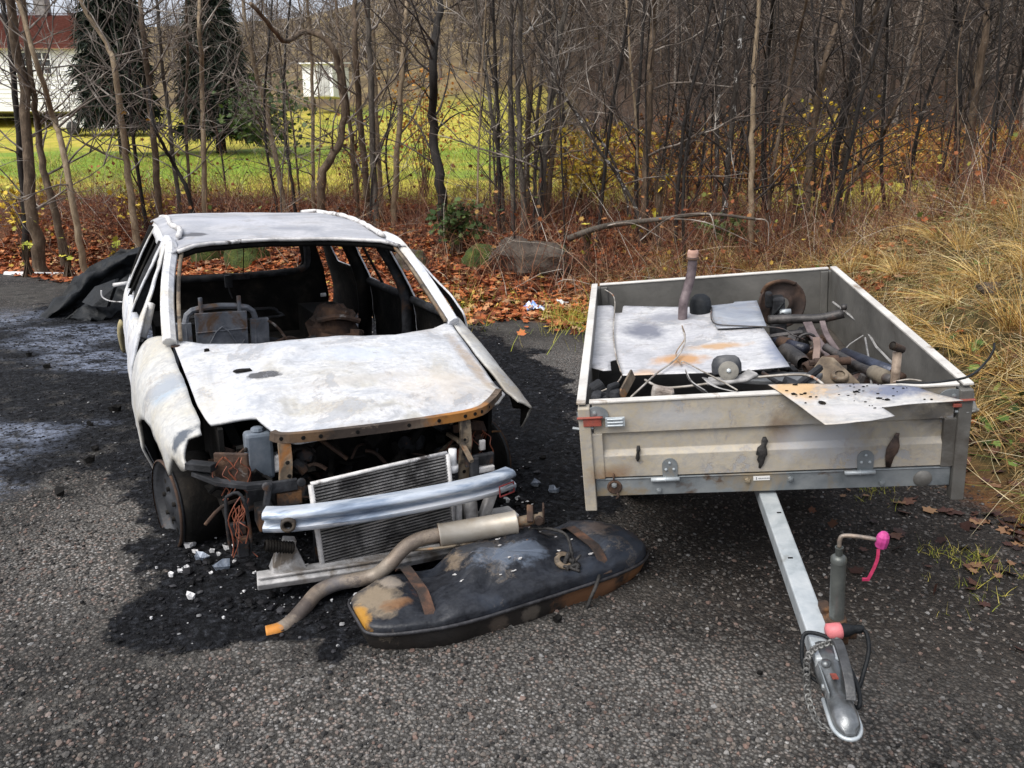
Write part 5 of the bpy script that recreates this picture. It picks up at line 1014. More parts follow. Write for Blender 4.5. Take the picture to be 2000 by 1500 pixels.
wires('wire_bundle', [(.48, -.5, .60), (.56, -.45, .58), (.44, -.5, .56)], 20, .15, COPPER, .0026, .06)
# bumper beam with two pressed ridges
m = MB(); path = spline([(-.520, -.755, .412), (-.42, -.795, .412), (-.2, -.825, .412), (.05, -.832, .412), (.3, -.82, .412), (.48, -.785, .410), (.588, -.745, .410)], 4)
prof = [(-.045, -.052), (.0, -.052), (.014, -.047), (.022, -.036), (.022, -.022), (.010, -.012), (-.008, -.006), (-.008, .004), (.008, .010), (.020, .018), (.022, .030), (.014, .044), (.0, .052), (-.045, .054)]
m.sweep([V3(p) for p in path], [(a, b * .88) for a, b in prof]); BM = m.build('bumper_beam', BLUEST, CAR, auto=50)
m = MB(); m.lathe([(.017, .0), (.017, .02), (.024, .022), (.03, .016), (.03, -.01)], (-.435, -.81, .408), (-.28, -1, 0), 20); m.lathe([(0, .003), (.0175, .003)], (-.435, -.81, .408), (-.28, -1, 0), 20, 1); m.build('tow_eye', [TANST, SOOT], BM, True)
m = MB(); q = .0295
for a, b in (((.49, .41), (.58, .405)), ((.58, .405), (.585, .355)), ((.585, .355), (.495, .36)), ((.495, .36), (.49, .41))):
    f_ = lambda u: -.79 - .014 + (u - .5) * .47
    m.tube([(a[0], f_(a[0]) - .002, a[1]), (b[0], f_(b[0]) - .002, b[1])], .0035, 5)
m.build('sticker_outline', simple('red_residue', [(.4, (.16, .02, .02)), (.6, (.3, .05, .05))], 30, .8), BM)
for sg in (-1, 1):
    m = MB(); m.box((sg * .50, -.67, .40), (.07, .12, .09)); m.box((sg * .50, -.60, .45), (.12, .02, .10)); m.build('crash_box', SOOTG, CAR, bevel=.008)
m = MB(); m.box((-.49, -.70, .50), (.024, .03, .10), Matrix.Rotation(.2, 3, 'Y')); m.lathe([(0, -.02), (.018, -.018), (.018, 0), (0, 0)], (-.495, -.715, .545), (0, 1, 0), 12); m.lathe([(0, -.02), (.018, -.018), (.018, 0), (0, 0)], (-.355, -.70, .535), (0, 1, 0), 12); m.box((-.42, -.68, .52), (.11, .02, .05)); m.box((-.40, -.675, .46), (.1, .02, .06), m=1); m.build('mount_bracket', [SOOTG, RUST], CAR, bevel=.005)
m = MB(); m.box((.47, -.66, .455), (.1, .08, .03)); m.box((.45, -.68, .5), (.14, .02, .05), m=1); m.box((.42, -.69, .47), (.04, .03, .1), m=1); m.box((.5, -.6, .54), (.03, .02, .05)); m.build('mount_bracket', [ALU, SOOTG], CAR, bevel=.006)
# condenser and radiator
def core(name, c0, du, dz, lean, n, mat_, tank):
    m = MB()
    for i in range(n):
        t = i / (n - 1); m.box((c0[0], c0[1] + lean * t, c0[2] - dz * t), (du, .018, dz / n * .42))
    o = m.build(name, mat_, CAR)
    m = MB(); m.box((c0[0], c0[1] + lean * .5 + .012, c0[2] - dz / 2), (du - .01, .006, dz), Matrix.Rotation(-math.atan2(lean, dz) if False else 0, 3, 'X')); m.build('core_back', SOOT, o)
    for s_ in (-1, 1):
        m = MB(); m.tube([(c0[0] + s_ * du / 2, c0[1], c0[2] + .008), (c0[0] + s_ * du / 2, c0[1] + lean, c0[2] - dz - .008)], .012, 10); m.build('header_tube', tank, o, True)
    return o
o = core('condenser', (0, 0, 0), .60, .40, -.015, 30, FIN, ALU)
o.location = (-.02, -.715, .535); o.rotation_euler = (0, R(-4.5), 0)
m = MB(); m.tube([(-.3, .0, .012), (.05, 0, .014), (.3, 0, .012)], .009, 6); m.build('top_rail', ALU, o, True)
o = core('radiator', (0, 0, 0), .64, .40, -.01, 26, FIN, SOOTG); o.location = (.02, -.66, .50)
m = MB(); m.tube([(.315, -.69, .50), (.315, -.69, .575)], .018, 14); m.tube([(.315, -.69, .47), (.315, -.69, .50)], .026, 12); m.build('dryer_bottle', simple('white_ceramic', [(.4, .6), (.6, .75)], 9, .6), CAR, True)
m = MB(); m.tube([(.335, -.70, .33), (.33, -.71, .22), (.325, -.71, .14)], .022, 9); m.tube([(.40, -.68, .33), (.41, -.68, .2), (.405, -.69, .13)], .035, 8); m.box((.5, -.66, .26), (.05, .04, .16), Matrix.Rotation(.35, 3, 'Y')); m.box((.56, -.62, .17), (.2, .12, .05)); m.build('radiator_support', ALU, CAR, bevel=.008)
# lower crossmember
m = MB(); pth = spline([(-.56, -.74, .155), (-.40, -.76, .155), (-.1, -.78, .148), (.2, -.77, .14), (.45, -.74, .135), (.6, -.66, .13)], 3)
m.sweep(pth, [(-.05, -.025), (.03, -.03), (.045, 0), (.03, .012), (-.05, .018)]); m.tube([V3(p) + V3((0, -.03, .024)) for p in pth], .007, 5)
m.add([(-.50, -.74, .17), (-.36, -.74, .17), (-.40, -.70, .28), (-.46, -.70, .29), (-.50, -.66, .17), (-.36, -.66, .17)], [(0, 1, 2, 3), (4, 3, 2, 5), (0, 3, 4), (1, 5, 2)]); m.box((-.43, -.705, .24), (.05, .05, .12), Matrix.Rotation(.25, 3, 'Y'))
m.build('lower_crossmember', simple('heat_bleached_steel', [(.3, (.12, .115, .11)), (.5, (.3, .295, .29)), (.66, (.5, .49, .48))], 8, .65, bump=.4, patches=[((.12, .1, .08), 6, .52, .64, 2)]), CAR, bevel=.006)
m = MB()
for i in range(10): m.lathe([(.02, 0), (.027, .007), (.02, .014)], (-.52 + i * .011, -.74, .30 - i * .003), (1, 0, -.2), 12)
m.build('corrugated_hose', SOOT, CAR, True)
# wheels: rim (with studs), scorched tyre carcass
RIMM = simple('scorched_rim', [(.3, (.006, .007, .009)), (.5, (.016, .018, .022)), (.7, (.034, .037, .043))], 6, .6, bump=.3, patches=[((.12, .06, .03), 5, .62, .7, 2)])
def wheel(u, v, steer, sg, zc=.226):
    Mx = Matrix.Translation((u, v, zc)) @ Matrix.Rotation(R(steer), 4, 'Z')
    w = thing('wheel', None, None); w.parent = CAR; w.matrix_local = Mx; del_ = [w.pop(q) for q in ('label', 'category') if q in w]
    ax = (sg, 0, 0)
    m = MB(); m.lathe([(.19, -.2), (.205, -.19), (.205, -.175), (.175, -.15), (.175, -.04), (.195, -.02), (.212, -.01), (.216, .0), (.208, .006), (.190, -.006), (.178, -.03), (.165, -.035), (.12, -.03), (.085, -.012), (.05, -.012), (.045, -.002), (.0, -.002)], (0, 0, 0), ax, 40)
    for i in range(5): a = R(72 * i + 20); m.lathe([(.0, -.028 + .03), (.012, .0), (.012, -.03)], (0, .075 * math.cos(a), .075 * math.sin(a)), ax, 8, 1)
    for i in range(12): a = R(30 * i); m.lathe([(.0, -.0305), (.014, -.030)], (0, .142 * math.cos(a), .142 * math.sin(a)), ax, 10, 1)
    r = m.build('rim', [RIMM, SOOT], w, True)
    m = MB(); m.lathe([(.207, -.006), (.2165, .0005), (.2165, .009), (.209, .012)], (0, 0, 0), ax, 40); m.build('rim_flange', RUSTD, r, True)
    m = MB(); m.lathe([(.2, -.2), (.222, -.195), (.226, -.15), (.224, -.04), (.215, -.015), (.2, -.012)], (0, 0, 0), ax, 40); m.build('tyre_carcass', SOOT, w, True)
wheel(-.835, .06, 13, -1); wheel(.82, .06, 13, 1); wheel(-.86, 2.72, 0, -1, .226); wheel(.86, 2.72, 0, 1, .226)
m = MB(); m.tube([(-.75, 2.72, .22), (.75, 2.72, .22)], .04, 8); m.tube([(-.7, .06, .22), (.7, .06, .22)], .03, 8); m.box((0, .1, .2), (.9, .3, .08)); m.build('axle', SOOT, CAR)
# rear left: scorched yellowish bumper corner still hanging on
m = MB(); m.tube(spline([(-.95, 2.95, .62), (-.955, 3.1, .5), (-.95, 3.2, .36)], 4), [.03, .04, .05, .055, .06, .055, .05, .045, .04], 8, ry=.5); m.build('bumper_corner', simple('yellowed_plastic', [(.4, (.3, .25, .12)), (.6, (.45, .4, .26))], 6, .6), CAR, True)

# ------------------------------------------------------------------ the trailer; frame: u right, v rearwards, z up from the rim
TANP = burnt('soiled_panel', [(.3, (.26, .21, .145)), (.46, (.37, .32, .235)), (.58, (.43, .38, .295)), (.72, (.32, .275, .21))], [((.05, 0, -.14), (.07, .2, .1), (.17, .115, .07), .45, .75), ((.2, 0, -.2), (.2, .2, .1), (.36, .38, .42), .5, .75), ((.6, 0, -.1), (.12, .3, .1), (.06, .055, .05), .5, .8), ((-.6, 0, -.31), (.1, .2, .06), (.2, .11, .05), .4, .8), ((-.35, 0, -.07), (.2, .2, .05), (.4, .41, .43), .5, .6), ((.45, 0, -.02), (.5, .3, .07), (.1, .085, .07), .45, .55)], .6)
GREYP = simple('dull_grey_panel', [(.3, (.085, .083, .077)), (.5, (.14, .136, .125)), (.7, (.19, .183, .168))], 3, .5, .2, bump=.15, patches=[((.07, .06, .05), 3, .56, .72, 4)])
RIMT = simple('bright_rim', [(.3, (.42, .40, .37)), (.5, (.58, .56, .52)), (.7, (.68, .66, .62))], 6, .5, .15, bump=.1, patches=[((.2, .14, .08), 6, .6, .7, 4)])
GALV = simple('galvanised_steel', [(.3, (.32, .36, .38)), (.5, (.44, .48, .5)), (.7, (.54, .57, .58))], 14, .45, .35, bump=.1, patches=[((.22, .22, .2), 5, .6, .72, 3)])
GALVD = simple('dirty_galvanised_steel', [(.3, (.13, .15, .16)), (.5, (.22, .24, .25)), (.7, (.3, .32, .32))], 7, .5, .3, bump=.15, patches=[((.26, .21, .14), 3, .52, .62, 3), ((.1, .06, .035), 5, .6, .68, 8)])
TRM = mat4(TR_C, TR_F)
TRL = thing('cargo_trailer', 'low grey box trailer with beige soot stained front, filled with scrap metal', 'trailer', TRM)
Wd, Ln = .697, 1.925
m = MB()      # front gate: a pressed profile swept across
pf = [(.012, -.002), (.012, -.127), (-.004, -.135), (-.004, -.205), (.014, -.226), (.014, -.317), (-.012, -.317), (-.012, -.002)]
m.sweep([(-.655, 0, 0), (.655, 0, 0)], [(a, b) for a, b in pf]); m.build('front_gate', TANP, TRL, bevel=.002)
m = MB(); m.box((0, 0, .0035), (1.33, .034, .010)); m.build('front_rim', RIMT, TRL, bevel=.003)
for s_ in (-1, 1):
    m = MB(); m.box((s_ * .645, -.008, -.224), (.044, .022, .196)); m.build('gate_frame', TANP if s_ < 0 else GREYP, TRL, bevel=.003)
m = MB(); pb = [(.010, -.002), (.010, -.09), (-.006, -.1), (-.006, -.17), (.012, -.185), (.012, -.36), (-.012, -.36), (-.012, -.002)]
m.sweep([(.665, Ln, 0), (-.665, Ln, 0)], pb); m.build('rear_gate', GREYP, TRL, bevel=.002)
m = MB(); m.box((0, Ln, .0035), (1.33, .034, .010)); m.build('rear_rim', RIMT, TRL, bevel=.003)
for s_ in (-1, 1):
    m = MB(); pS = [(.008, -.002), (.008, -.12), (-.004, -.13), (-.004, -.36), (-.018, -.36), (-.018, -.002)]
    m.sweep([(s_ * Wd, Ln, 0), (s_ * Wd, 0, 0)] if s_ > 0 else [(-Wd, 0, 0), (-Wd, Ln, 0)], [(-a, b) for a, b in pS]); m.build('side_wall', GREYP, TRL, bevel=.002)
    m = MB(); m.box((s_ * (Wd - .001), Ln / 2, .0035), (.036, Ln + .03, .011)); m.build('side_rim', RIMT, TRL, bevel=.003)
    for v_ in (-.006, Ln + .006):
        m = MB(); m.box((s_ * .687, v_, -.235), (.046, .05, .445)); m.build('corner_post', TANP if (s_ < 0 and v_ < 1) else GREYP, TRL, bevel=.004)
    m = MB(); m.box((s_ * .64, Ln - .02, -.19), (.04, .018, .36)); m.build('gate_post', GREYP, TRL, bevel=.003)
m = MB(); m.box((0, Ln / 2, -.37), (1.37, Ln - .03, .018)); m.build('floor', simple('wet_plywood', [(.35, (.02, .016, .013)), (.6, (.06, .05, .04))], 6, .7), TRL)
m = MB(); m.box((0, .012, -.364), (1.325, .045, .078)); m.box((0, -.004, -.3265), (1.32, .022, .006)); CB = m.build('chassis_bar', GALVD, TRL, bevel=.004)
m = MB(); m.box((-.66, .97, -.41), (.05, 1.8, .07)); m.box((.66, .97, -.41), (.05, 1.8, .07)); m.box((0, Ln, -.40), (1.3, .04, .07)); m.build('chassis_rail', GALVD, TRL, bevel=.004)
for u in (-.59, -.415, -.075, .085, .42):
    m = MB(); m.lathe([(0, .012), (.010, .010), (.012, .004), (.012, 0)], (u, -.011, -.352 - (.03 if u in (-.415, .42) else 0)), (0, -1, 0), 6); m.build('bolt', GALVD, CB)
for u in (-.37, .356):
    m = MB(); m.tube([(u - .075, -.022, -.331), (u + .035, -.022, -.331)], .009, 10); m.tube([(u - .02, -.022, -.331), (u - .016, -.022, -.331)], .0105, 10); m.build('hinge', GALV, TRL, True); h_ = bpy.context.scene.objects[-1] if False else None
    m = MB(); pl = [(u - .028, -.33), (u + .028, -.33), (u + .030, -.275)] + [(u + .03 * math.cos(R(a)), -.272 + .03 * math.sin(R(a))) for a in range(0, 181, 20)] + [(u - .03, -.275)]
    n_ = len(pl); m.add([(x, -.0185, z) for x, z in pl] + [(x, -.0145, z) for x, z in pl], [tuple(range(n_)), tuple(range(2 * n_ - 1, n_ - 1, -1))] + [(i, i + n_, (i + 1) % n_ + n_, (i + 1) % n_) for i in range(n_)])
    for q in ((0, -.262), (-.015, -.29), (.015, -.29)): m.lathe([(0, .006), (.005, .004), (.006, 0)], (u + q[0], -.0185, q[1]), (0, -1, 0), 8, 1)
    m.build('hinge_plate', [GALVD, GALV], TRL)
BLK = simple('charred_rubber', [(.4, (.006, .006, .006)), (.6, (.03, .027, .025))], 30, .7, bump=.8, bscale=60)
def blob(name, pts, rs, mat_, n=10, parent=TRL, ry=.45): m = MB(); m.tube(pts, rs, n, True, ry=ry); return m.build(name, mat_, parent, True)
o = blob('tie_hook', [(-.487, -.012, -.185), (-.487, -.02, -.2), (-.49, -.012, -.215), (-.492, -.024, -.235), (-.492, -.014, -.248)], [.007, .011, .007, .011, .005], BLK, ry=.8); o['label'] = 'burnt black tie hook'
o = blob('tie_hook', [(-.012, -.012, -.170), (-.012, -.018, -.185), (-.016, -.018, -.203), (-.022, -.022, -.215), (-.024, -.024, -.238), (-.022, -.024, -.245), (-.027, -.022, -.262), (-.025, -.02, -.28), (-.03, -.014, -.30)], [.006, .013, .010, .019, .022, .014, .015, .009, .005], BLK); o['label'] = 'melted black tie hook with a drip'
o = blob('tie_hook', [(.468, -.008, -.18), (.464, -.008, -.195), (.456, -.017, -.222), (.448, -.019, -.246), (.441, -.019, -.27), (.437, -.019, -.315)], [.007, .009, .020, .023, .017, .009], simple('burnt_brown', [(.4, (.02, .012, .01)), (.6, (.09, .055, .04))], 22, .6), ry=.2); o['label'] = 'brown scorched strip below a bare hook hole'
m = MB(); m.lathe([(.017, .0), (.026, .006), (.03, .001), (.03, -.01)], (-.589, -.013, -.362), (0, -1, 0), 20); m.lathe([(0, .002), (.018, .002)], (-.589, -.0135, -.362), (0, -1, 0), 16); m.tube([(-.59, -.018, -.30), (-.59, -.02, -.325)], .004, 6); m.tube([(-.58, -.018, -.385), (-.575, -.02, -.40), (-.585, -.02, -.41)], .005, 6); m.build('lamp_socket', RUSTD, TRL, True)
m = MB(); m.lathe([(0, .009), (.030, .007), (.034, 0)], (.566, -.0105, -.372), (0, -1, 0), 28); m.build('reflector_disc', GREYP, TRL, True)
ST = NT('type_sticker'); ct = ST.coord(); wv = ST.n('TexWave', Vector=ct, Scale=180., Distortion=8.); STM = ST.fin((.72, .71, .68), .5)
m = MB(); m.box((-.022, -.0125, -.345), (.062, .002, .018)); sk = m.build('sticker', STM, CB)
m = MB(); m.box((-.042, -.0140, -.345), (.003, .001, .012))
for i in range(8): m.box((-.032 + i * .0062, -.0140, -.3455), (.0046, .001, .004))
m.build('sticker_print', simple('print_grey', [(.4, (.16, .16, .17)), (.6, (.3, .3, .31))], 30, .6), sk)
# corner latches: half-round keeper plate, red lever and ribbed grip
RED = simple('red_latch', [(.35, (.07, .02, .015)), (.55, (.28, .06, .04)), (.75, (.17, .07, .055))], 14, .7, bump=.3)
for s_ in (-1, 1):
    L = MB(); X = lambda d: s_ * (.715 - d)
    hp = [(X(0.0), -.03), (X(.05), -.018)] + [(X(.075 + .045 * math.cos(R(a))), -.045 + .035 * math.sin(R(a))) for a in range(120, -1, -20)] + [(X(.12), -.06), (X(0), -.06)]
    n_ = len(hp); L.add([(x, -.021, z) for x, z in hp] + [(x, -.015, z) for x, z in hp], [tuple(range(n_)) if s_ > 0 else tuple(range(n_ - 1, -1, -1))] + [(i, i + n_, (i + 1) % n_ + n_, (i + 1) % n_) for i in range(n_)])
    for d in (.04, .068): L.lathe([(0, .006), (.008, .004), (.009, 0)], (X(d), -.021, -.037), (0, -1, 0), 8)
    L.tube([(X(-.02), -.02, -.095), (X(.02), -.026, -.1), (X(.06), -.02, -.098)], .006, 6)
    LT = L.build('corner_latch', GALVD, TRL)
    m = MB(); m.box((X(.058), -.030, -.070), (.07 if s_ < 0 else .03, .012, .034 if s_ < 0 else .014)); m.box((X(.05), -.034, -.05), (.10, .014, .007)); m.build('latch_lever', RED, LT, bevel=.003)
    if s_ < 0:
        m = MB(); m.box((X(.145), -.03, -.073), (.075, .008, .040))
        for z in (-.06, -.073, -.086): m.tube([(X(.115), -.036, z), (X(.175), -.036, z)], .004, 6)
        m.build('latch_grip', GALV, LT, bevel=.004)
    else:
        m = MB(); m.tube([(.70, -.0, -.1), (.73, -.01, -.085)], .022, 10); m.build('latch_hub', GALVD, LT, True)
# drawbar with coupling, jack, plug and chain
m = MB(); m.box((.004, -.40, -.45), (.066, 1.14, .064)); DB = m.build('drawbar', GALV, TRL, bevel=.006)
for q in ((.018, -.155), (.0, -.46)):
    m = MB(); m.box((q[0], q[1], -.4172), (.016, .008, .001)); m.build('drill_hole', SOOT, DB)
m = MB()      # coupling: flared sheet neck, domed nose with lip
STEEL = simple('worn_coupling_steel', [(.3, (.05, .053, .055)), (.5, (.14, .15, .155)), (.7, (.32, .33, .34))], 9, .35, .6, bump=.15)
ys = [-.90, -.96, -1.02, -1.06, -1.10, -1.14, -1.175, -1.195]; ws = [.034, .033, .029, .026, .028, .029, .026, .014]; hs_ = [-.416, -.418, -.436, -.452, -.440, -.434, -.441, -.458]
for i, (y, w_, h_) in enumerate(zip(ys, ws, hs_)):
    pts = [(-w_ * 1.0, -.478), (-w_, -.455), (-w_ * .8, h_ - .008), (-w_ * .35, h_), (w_ * .35, h_), (w_ * .8, h_ - .008), (w_, -.455), (w_, -.478)]
    if i == 0: allp = []
    allp += [(.006 + a, y, b) for a, b in pts]
m.add(allp, [(i * 8 + j, i * 8 + j + 1, (i + 1) * 8 + j + 1, (i + 1) * 8 + j) for i in range(7) for j in range(7)] + [(56, 57, 58, 59, 60, 61, 62, 63)])
CP = m.build('coupling', STEEL, TRL, True, solid=.004)
m = MB(); lip = [(.006 + .035, -1.06, -.478)] + [(.006 + .036 * math.cos(R(a)), -1.15 - .054 * math.sin(R(a)), -.478) for a in range(0, 181, 15)] + [(.006 - .035, -1.06, -.478)]
m.tube(lip, .006, 8); m.build('nose_lip', GALV, CP, True)
m = MB(); m.sweep(spline([(.026, -1.12, -.43), (.028, -1.10, -.41), (.03, -1.05, -.385), (.03, -.975, -.368), (.027, -.945, -.375)], 4), [(-.013, -.007), (.013, -.007), (.013, .007), (-.013, .007)]); m.build('coupling_handle', simple('black_handle', [(.4, (.02, .021, .022)), (.6, (.05, .052, .055))], 8, .45), CP, bevel=.003)
m = MB(); m.box((-.022, -1.01, -.455), (.004, .16, .05)); m.box((.034, -1.01, -.455), (.004, .16, .05)); m.lathe([(0, .006), (.009, .005), (.010, 0)], (-.024, -.96, -.45), (-1, 0, 0), 6); m.lathe([(0, .006), (.009, .005), (.010, 0)], (-.024, -1.04, -.455), (-1, 0, 0), 6); m.build('side_plate', GALVD, CP, bevel=.001)
m = MB(); m.lathe([(0, .012), (.012, .010), (.014, 0)], (-.006, -.985, -.424), (0, 0, 1), 12); m.build('safety_pin', STEEL, CP, True)
m = MB(); m.box((.004, -1.035, -.4225), (.016, .03, .004), Matrix.Rotation(-.3, 3, 'X')); m.build('red_indicator', RED, CP)
m = MB(); m.tube([(.066, -.80, -.62), (.066, -.80, -.40), (.066, -.80, -.215)], .021, 18); m.tube([(.066, -.80, -.215), (.066, -.80, -.20), (.066, -.80, -.192)], [.0225, .022, .014], 18); m.tube([(.066, -.80, -.195), (.066, -.80, -.165)], .010, 12); m.tube([(.066, -.80, -.168), (.066, -.80, -.165)], .0118, 12)
JK = m.build('jockey_jack', simple('jack_steel', [(.3, (.06, .066, .062)), (.5, (.12, .13, .122)), (.7, (.2, .21, .2))], 6, .4, .4, bump=.15), TRL, auto=60)
m = MB(); m.tube(spline([(.066, -.80, -.165), (.067, -.80, -.14), (.078, -.80, -.128), (.12, -.805, -.13), (.166, -.815, -.135)], 4), .0062, 8); m.build('crank', simple('crank_steel', [(.4, (.12, .11, .1)), (.6, (.3, .24, .19))], 15, .5, .4), JK, True)
m = MB(); m.lathe([(.035, 0), (.052, .004), (.055, .014), (.05, .022), (.055, .030), (.052, .04), (.035, .044)], (.066, -.822, -.72), (1, 0, 0), 24); m.box((.088, -.822, -.66), (.036, .03, .1)); m.build('jockey_wheel', simple('jack_rubber', [(.4, .012), (.6, .025)], 9, .8), JK, True)
m = MB(); m.box((.062, -.80, -.445), (.062, .085, .06)); m.tube([(.066, -.80, -.475), (.066, -.80, -.405)], .030, 14); m.box((.105, -.815, -.45), (.03, .03, .03)); m.box((.045, -.745, -.425), (.03, .05, .05)); m.build('jack_clamp', RUST, JK, bevel=.006)
m = MB(); m.lathe([(0, .0), (.016, .0), (.0165, .002), (.023, .004), (.024, .03), (.023, .042), (.019, .044)], (.018, -.878, -.398), (1, .1, .02), 24); PL = m.build('plug', simple('pink_red_plug', [(.4, (.4, .08, .09)), (.6, (.52, .15, .16))], 12, .55), TRL, True); 
m = MB(); m.lathe([(.019, 0), (.02, .012), (.014, .03), (.012, .036), (.013, .05), (.009, .062)], (.062, -.8735, -.397), (1, .1, .02), 18); m.build('plug_body', BLACKP, PL, True)
m = MB(); m.tube(spline([(.12, -.868, -.397), (.128, -.885, -.40), (.122, -.93, -.42), (.10, -.97, -.46), (.07, -1.0, -.50), (.0, -.97, -.51), (-.048, -.93, -.49), (-.05, -.89, -.43), (-.03, -.872, -.405), (.03, -.90, -.41), (.055, -.98, -.43), (.062, -1.06, -.45), (.05, -1.1, -.47), (.03, -1.03, -.5)], 6), .006, 8); m.build('plug_cable', BLACKP, PL, True)
m = MB(); cpts = spline([(.035, -.95, -.37), (.0, -.945, -.388), (-.03, -.95, -.40), (-.048, -.955, -.43), (-.05, -.96, -.50), (-.046, -.97, -.56), (-.03, -1.01, -.60), (.0, -1.05, -.60)], 4)
for i in range(len(cpts) - 1):
    a, b = cpts[i], cpts[i + 1]; t = (b - a) / np.linalg.norm(b - a); s_ = np.cross(t, (0, 0, 1) if i % 2 else (.3, 1, .2)); s_ /= np.linalg.norm(s_); c = (a + b) / 2; l = np.linalg.norm(b - a) * .68
    m.tube([c + t * l * math.cos(R(q)) + s_ * .0085 * math.sin(R(q)) for q in range(0, 360, 36)], .0032, 5, closed=True)
m.build('safety_chain', simple('chain_steel', [(.4, (.1, .1, .098)), (.6, (.22, .22, .21))], 20, .5, .4), TRL, True)
# axle and wheels under the bed
for s_ in (-1, 1):
    m = MB(); m.lathe([(.0, 0), (.16, 0), (.25, .02), (.27, .05), (.27, .13), (.25, .16), (0, .16)], (s_ * .42 if s_ > 0 else -.42, 1.1, -.70), (s_, 0, 0), 32); m.build('wheel', simple('trailer_tyre', [(.4, .012), (.6, .03)], 9, .85), TRL, True)
m = MB(); m.tube([(-.5, 1.1, -.66), (.5, 1.1, -.66)], .03, 8); m.box((-.36, 1.1, -.53), (.05, .1, .25)); m.box((.36, 1.1, -.53), (.05, .1, .25)); m.build('axle', GALVD, TRL)

# ------------------------------------------------------------------ scrap lying in the trailer (each a thing of its own, in the trailer's frame)
def tthing(name, label, cat, group=None): return thing(name, label, cat, TRM, group)
def tobj(m, name, mats, label, cat, group=None, **kw): o = m.build(name, mats, None, **kw); o.matrix_world = TRM; return tag(o, label, cat, group)
SHEETA = burnt('scorched_white_sheet', [(.3, (.34, .345, .36)), (.45, (.52, .52, .54)), (.6, (.6, .6, .6)), (.74, (.4, .4, .4))], [((-.42, 1.12, -.06), (.12, .2, .2), (.14, .15, .19), .3, .85), ((.10, 1.2, -.06), (.15, .2, .2), (.17, .19, .23), .35, .85), ((-.28, .62, -.06), (.16, .09, .2), (.5, .26, .09), .4, .85), ((-.1, .78, -.06), (.18, .06, .2), (.5, .28, .1), .4, .75), ((-.45, .42, -.06), (.08, .12, .2), (.5, .3, .14), .4, .6), ((.15, .62, -.06), (.07, .25, .2), (.16, .19, .27), .4, .75), ((-.3, 1.3, -.06), (.2, .12, .2), (.2, .21, .25), .4, .7)], .5, .2)
SHEETB = burnt('scorched_beige_sheet', [(.3, (.38, .37, .35)), (.5, (.54, .53, .51)), (.7, (.44, .37, .28))], [((.12, .0, 0), (.16, .14, .2), (.6, .36, .13), .4, .75), ((.42, -.05, 0), (.2, .08, .2), (.13, .15, .22), .35, .9), ((.3, .02, 0), (.06, .1, .2), (.2, .2, .25), .35, .7), ((.25, -.2, 0), (.2, .05, .2), (.5, .49, .49), .4, .6)], .5, .15)
z1 = -.055
def tpl(pts, z): return [tuple(tp(a, b, z)[:2]) for a, b in pts]
mainp = tpl([(1200, 610), (1215, 610), (1217, 596), (1300, 597), (1383, 599), (1478, 592), (1490, 640), (1543, 718), (1400, 726), (1216, 731), (1206, 700), (1198, 650)], z1)
def wav(z, amp=.006): return lambda u, v: (u, v, z + amp * float(fbm(u * 3, v * 3, 61)) + .012 * math.sin(u * 5) * .5)
o = panel('scorched_sheet', mainp, [], .03, wav(z1), [SHEETA, SOOT], None, .004); o.matrix_world = TRM; tag(o, 'large white sheet of scorched car roof with rust bands on the trailer load', 'metal sheet')
sidep = tpl([(1158, 599), (1198, 596), (1206, 650), (1213, 700), (1192, 705), (1194, 727), (1150, 718), (1152, 660)], z1 - .02)
o = panel('scorched_sheet', sidep, [], .03, wav(z1 - .02), [SHEETA, SOOT], None, .004); o.matrix_world = TRM; tag(o, 'narrow pale sheet strip along the left wall of the trailer', 'metal sheet')
darkp = tpl([(1384, 597), (1432, 593), (1435, 590), (1478, 588), (1497, 638), (1400, 640)], z1 + .014)
o = panel('scorched_sheet', darkp, [], .03, wav(z1 + .014, .003), [burnt('blued_sheet', [(.35, (.16, .18, .23)), (.5, (.3, .33, .38)), (.66, (.5, .52, .54))], [], .5, .3), SOOT], None, .004); o.matrix_world = TRM; tag(o, 'blue grey sheet corner overlapping the rear of the large white sheet', 'metal sheet')
frontp = [(-.10, .13), (.06, .115), (.30, .085), (.56, .03), (.70, -.055), (.66, -.10), (.48, -.075), (.40, -.105), (.425, -.16), (.24, -.20), (.16, -.215), (.08, -.11), (.0, .0)]
frontp = tpl([(1500, 752), (1600, 750), (1700, 749), (1790, 756), (1830, 768), (1882, 779), (1800, 784), (1722, 791), (1748, 807), (1700, 814), (1612, 822), (1560, 790)], .012)
def sheet_b(u, v): 
    c = max(0, .03 - u); return (u, v, .013 - .05 * max(0, -v - .03) + .006 * float(fbm(u * 4, v * 4, 63)) - c * c * 1.5)
hole = [(.165 + .014 * math.cos(R(a)), -.135 + .02 * math.sin(R(a))) for a in range(0, 360, 30)]
o = panel('scorched_sheet', frontp, [hole], .012, sheet_b, [SHEETB, SOOT], None, .003); o.matrix_world = TRM; tag(o, 'pointed scorched sheet with a round hole jutting out over the trailer front', 'metal sheet')
m = MB(); cu = [(tp(1500, 752, .012)[0] - .005 * i - .012 * i, .10 - .008 * i, .012 - .0011 * i * i) for i in range(10)]
for i in range(9):
    a, b = cu[i], cu[i + 1]; m.add([(a[0], a[1] + .12, a[2]), (a[0] + .05, a[1] - .10, a[2]), (b[0] + .05, b[1] - .10, b[2]), (b[0], b[1] + .12, b[2])], [(0, 1, 2, 3)])
